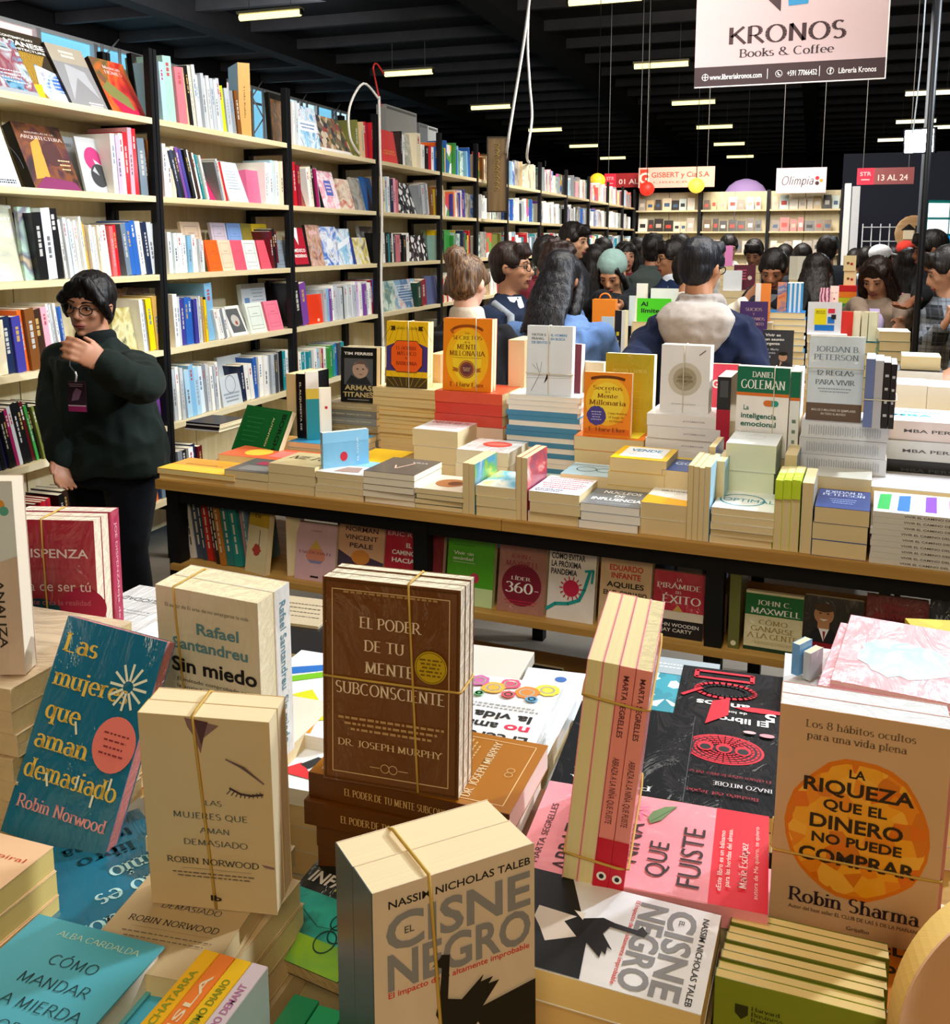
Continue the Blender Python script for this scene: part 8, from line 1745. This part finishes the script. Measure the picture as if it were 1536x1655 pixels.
def badge(d):
    c = d['L'](atd(124, 640, 3.34)); f = (d['t'] * .8 - d['r'] * .55).normalized(); s = V((f.y, -f.x, 0)); 
    M = Matrix.Translation(c) @ Matrix(((-s.x, -f.x, 0, 0), (-s.y, -f.y, 0, 0), (0, 0, 1, 0), (0, 0, 0, 1)))
    mb = MB(); mb.box((-.035, 0, -.055), (.035, .004, .05), P('3a2838', .3)); b_ = mb.build('badge', d['root'], M=M)
    a = Art(.07, .105); a.rect(.0, .0, 1, .18, 'a02a68'); a.rect(0, .18, 1, .22, 'd8b8d0'); a.poly([(.2, .35), (.6, .4), (.8, .7), (.5, .8), (.3, .6)], '8a6a90'); lines(a, .1, .9, .82, .95, 2, 'c8a8c0', .012)
    p_ = a.build(b_, 'badge_print'); p_.matrix_basis = T3(-.035, 0, -.055)
    mb = MB(); top = c + V((0, 0, .05)); n = d['nb'] + d['f'] * .12
    mb.tube([top, top + V((0, 0, .03)), top.lerp(n, .5) + f * .02, n], .003, P('2a2a2e'), 5); mb.tube([top, top + V((.004, 0, .022)), top + V((0, 0, .035))], .0035, P('e8e8e8', .3), 6); mb.build('lanyard', d['root'])
D_ = 3.6
person('woman in dark fleece jacket and glasses, hand at her collar, beside the left bookcases', (142, 441), D_, face=-48, look=-28, pitch=8, tilt=-6, bend=.06, build=1.22, skin='b07a5c', coat='17211e', trousers='0c1018', hair='low', hairm=HAIR('0b0a0b', '1e1c1e'), detail=2, glasses=True, collar='0e1616', fem=True, length=.535, sleeve=1.32, cut=.93, Hs=1.50,
       arms={-1: (atd(234, 622, 3.40), atd(168, 588, 3.26), .9, V((-.65, .75, -.2)), V((0, 0, 1))), 1: (atd(90, 655, 3.70), atd(98, 738, 3.60), .45)}, extras=badge)
person('woman seen from behind with brown hair in a messy bun and black coat', (757, 414), 4.15, face=165, look=146, pitch=12, bend=.08, build=1.02, skin='d8a890', coat='141418', hair='bun', hairm=HAIR('3a2a20', '8a6a4c'), collar='cdbfaa', fem=True, detail=1)
def blazer(d):
    f, sd, nb = d['f'], d['sd'], d['nb']; mb = MB(); base = nb + f * .105
    mb.loft([(base + V((0, 0, -.26)) + f * .02, sd * .008, f * .012), (base + V((0, 0, -.12)) + f * .012, sd * .045, f * .016), (nb + V((0, 0, .02)) + f * .035, sd * .062, f * .035)], CLOTH('e8ecf0'), 12); mb.build('shirt_front', d['root'])
    mb = MB(); mb.loft([(base + V((0, 0, -.25)) + f * .05, sd * .018, f * .006), (base + V((0, 0, -.05)) + f * .045, sd * .012, f * .006), (base + V((0, 0, -.02)) + f * .03, sd * .016, f * .008)], CLOTH('2a3a6a'), 8); mb.build('tie', d['root'])
    s0 = d['SH'][1]; mb = MB(); q = [s0 + V((0, 0, .075)) - sd * .06 + f * .0, s0 + V((0, 0, .02)) - sd * .05 + f * .10, s0 + V((0, 0, -.14)) - sd * .03 + f * .12, s0 + V((0, 0, -.28)) - sd * .0 + f * .06]
    mb.tube(q, .020, CLOTH('8a9098'), 8); mb.build('bag_strap', d['root'])
person('young man with glasses in navy blazer, white shirt and tie with grey bag strap', (828, 392), 4.6, face=58, look=70, bend=.02, skin='c08a68', coat='1a2438', hair='short', hairm=HAIR('1c1412', '3a2820'), glasses=True, detail=1, extras=blazer)
person('tall dark-haired man in profile above the other heads, near the left bookcases', (929, 360), 6.4, face=80, look=62, pitch=10, build=1.05, skin='c89878', coat='2a2a30', detail=1)
person('person in maroon hoodie with black hair, turned away behind the denim hoodie', (886, 383), 5.65, face=140, look=150, pitch=20, skin='b07a5c', coat='5e1c26', hood='6a202a', detail=1, hair='short')
person('person with dark brown hair in grey-blue sweater bending to the right', (900, 394), 5.05, face=110, look=135, pitch=40, bend=.26, skin='a87458', coat='36424e', detail=1, hair='curly', hairm=HAIR('1a1210', '3c2a22'), Hs=1.62)
person('woman from behind with long black hair in denim-blue hoodie', (908, 409), 4.25, face=168, look=158, pitch=28, bend=.12, build=1.12, skin='b07a5c', coat='5a78a8', hair='long', hairm=HAIR('0c0b0d', '26242a'), hood='6280b0', fem=True, detail=1)
def scarf(d):
    mb = MB(); nb, f, sd = d['nb'], d['f'], d['sd']
    mb.tube([nb + sd * .085 * cos(a) + f * .085 * sin(a) + V((0, 0, -.01 + .015 * sin(2 * a))) for a in [q * pi / 6 for q in range(12)]], .030, m_sc, 8, closed=True); mb.cap(nb + f * .10 + V((0, 0, -.02)), nb + f * .14 + V((0, 0, -.24)) + sd * .03, .035, .05, m_sc, 10, fl=.5); mb.build('scarf', d['root'])
m_sc = PLAID('1a5a48', 'd8e0d8', '0e2a26')
person('woman in grey-green headscarf and green checked scarf looking down', (990, 410), 5.75, face=-10, look=-18, pitch=32, bend=.1, skin='b9835f', coat='17191d', hair='scarf', hairm=HAIR('100e0e', '201c1c'), extras=scarf, fem=True, detail=1,
       arms={1: (atd(975, 480, 5.7), atd(985, 494, 5.5)), -1: (atd(1025, 480, 5.7), atd(1003, 494, 5.5))})
person('distant woman in maroon top smiling among the far crowd', (1012, 391), 7.6, face=10, look=12, skin='c08a70', coat='6a2430', hair='long', fem=True, detail=1)
person('person from behind in dark grey hooded jacket in the far crowd', (1056, 378), 7.0, face=178, skin='a87458', coat='3c4442', hood='424a48', detail=1, build=1.15)
person('man with glasses in navy vest facing left behind the central man', (1087, 388), 6.2, face=-50, look=-72, pitch=6, skin='b47c58', coat='1c2a48', hair='short', glasses=True, detail=1, collar='d8e0e8')
person('man from behind in navy sweatshirt with pale grey hood and glasses', (1136, 386), 3.98, face=172, look=148, pitch=8, bend=.03, build=1.18, skin='b8805c', coat='0f1832', hair='crop', hairm=HAIR('0e0d10', '26262c'), hood='a0968e', glasses=True, detail=1, sleeve=1.2, drop=.075,
       arms={1: (atd(1222, 600, 3.85), atd(1195, 640, 4.1)), -1: (atd(1022, 600, 3.85), atd(1050, 640, 4.1))})
person('person in cream jacket reaching right with one arm, mostly hidden behind the navy hoodie', (1118, 408), 5.75, face=60, look=70, skin='c08a68', coat='dcd6c8', detail=1, sleeve=1.15,
       arms={-1: (atd(1178, 516, 5.6), atd(1206, 488, 5.5), .3), 1: (atd(1130, 520, 5.8), atd(1150, 540, 5.6))})
def apron(d):
    nb, f, sd = d['nb'], d['f'], d['sd']; mb = MB(); mb.loft([(nb + f * .11 + V((0, 0, -.24)), sd * .05, f * .03), (nb + f * .085 + V((0, 0, -.08)), sd * .065, f * .035), (nb + f * .05 + V((0, 0, .015)), sd * .06, f * .04)], CLOTH('585a60'), 12); mb.build('shirt_front', d['root'])
person('woman with dark hair tied back, black jacket over grey shirt, looking down at books', (1252, 404), 5.75, face=-8, look=-10, pitch=26, bend=.1, skin='a8704e', coat='15161a', hair='updo', extras=apron, fem=True, detail=1,
       arms={1: (atd(1222, 478, 5.6), atd(1228, 500, 5.35)), -1: (atd(1292, 478, 5.7), atd(1284, 505, 5.4))})
person('distant woman in pale shirt behind the pink upright book', (1179, 380), 9.0, face=5, look=8, pitch=15, skin='c09070', coat='dcdcd8', hair='updo', fem=True, detail=1)
person('distant man in dark jacket looking down, right of the pale shirt woman', (1220, 388), 8.4, face=-10, look=-12, pitch=25, skin='9a6a4c', coat='23252b', detail=1)
person('distant person with black hair turned away, left of a pair under the far bookcase', (1270, 395), 9.9, face=175, skin='a87458', coat='2c2c34', hair='long', detail=0)
person('distant person with black hair turned away, right of a pair under the far bookcase', (1298, 394), 9.0, face=185, skin='a87458', coat='22262c', hair='long', detail=0)
def pack(d):
    mb = MB(); b = d['chest'] - d['f'] * .19; mb.loft([(b + V((0, 0, -.2)), d['sd'] * .13, d['f'] * .06), (b, d['sd'] * .14, d['f'] * .08), (b + V((0, 0, .17)), d['sd'] * .11, d['f'] * .05)], CLOTH('2a3038'), 14); mb.build('backpack', d['root'])
person('man from behind in blue shirt with backpack straps before the far bookcase', (1339, 381), 7.8, face=186, look=170, skin='b07a5c', coat='4a6c94', extras=pack, detail=1)
person('woman from behind with long wavy black hair beside the cream volumes', (1322, 412), 5.95, face=160, look=170, pitch=25, bend=.1, skin='a87458', coat='1c1c22', hair='long', hairm=HAIR('0e0c0c', '3a302c'), fem=True, detail=1)
def lil(d):
    nb, f, sd = d['nb'], d['f'], d['sd']; mb = MB(); mb.loft([(nb + f * .12 + V((0, 0, -.30)), sd * .07, f * .03), (nb + f * .10 + V((0, 0, -.10)), sd * .075, f * .035), (nb + f * .06 + V((0, 0, -.02)), sd * .06, f * .04)], CLOTH('c0b0dc'), 12); mb.build('lilac_top', d['root'])
person('girl with long straight dark hair and brown jacket over lilac top, looking down', (1420, 416), 5.65, face=-14, look=-20, pitch=28, bend=.1, skin='bd8868', coat='8a7868', hair='long', hairm=HAIR('140e0c', '3a2822'), fem=True, detail=1, extras=lil,
       arms={1: (atd(1385, 495, 5.6), atd(1400, 520, 5.35)), -1: (atd(1465, 490, 5.7), atd(1458, 520, 5.4))})
person('dark-haired man in black t-shirt facing left beside the black pole', (1506, 373), 6.0, face=-70, look=-76, pitch=12, build=1.1, skin='8a5638', coat='15171b', hair='short', cut=.2, detail=1,
       arms={1: (atd(1492, 480, 5.5), atd(1468, 492, 5.35)), -1: (atd(1520, 490, 5.8), atd(1490, 500, 5.6))})
person('person in black and white plaid shirt with short black hair facing left, right edge', (1535, 399), 4.75, face=-68, look=-80, pitch=22, bend=.05, skin='c39074', coat='15171c', coat_m=PLAID('101216', '8a9098', '3a4048'), hair='short', detail=1, build=1.1,
       arms={1: (atd(1500, 565, 4.6), atd(1525, 528, 4.45), .3, V((0, 0, 1)), V((0, 1, 0))), -1: (atd(1560, 570, 4.8), atd(1540, 600, 4.6))})
person('pale-faced person looking down, just behind the plaid shirt', (1519, 402), 5.25, face=-60, look=-70, pitch=28, skin='d0a084', coat='15161a', hair='cap', hairm=HAIR(), detail=1) if False else None
person('person from behind with long black hair and pink top at the right', (1472, 402), 6.9, face=172, skin='b07a5c', coat='d88aa0', hair='long', fem=True, detail=1)
person('distant person in white cap and pale green shirt at the right', (1427, 397), 8.4, face=150, look=120, skin='b07a5c', coat='b8bc98', hair='cap', detail=1)
person('distant person with black-and-white patterned jacket left of the white cap', (1402, 399), 8.9, face=175, skin='a87458', coat_m=PLAID('2a3038', 'c8d4dc', '5a6a74'), hair='short', detail=0)
person('distant person in red hat in front of the round wooden sign', (1466, 390), 9.6, face=160, skin='a87458', coat='3a2a2a', hair='hat', detail=0)
for i, (px, py, d, c) in enumerate([(1384, 402, 10.0, '2a2c34'), (1448, 396, 10.4, '3c3440'), (975, 385, 8.0, '26262c'), (1032, 384, 8.3, '4a3038'), (1100, 378, 8.8, '22242a'), (958, 396, 7.0, '1e2026')]):
    person(f'distant dark-haired visitor turned away, {ORD[i % 2 + 1]} of the two ' + ['at the right of the dark partition', 'at the right of the dark partition', 'left of the grey hooded jacket', 'left of the grey hooded jacket', 'near the far bookcases', 'near the far bookcases'][i], (px, py), d, face=165 + 10 * i, skin='a87458', coat=c, detail=0, hair='short' if i % 2 == 0 else 'long')
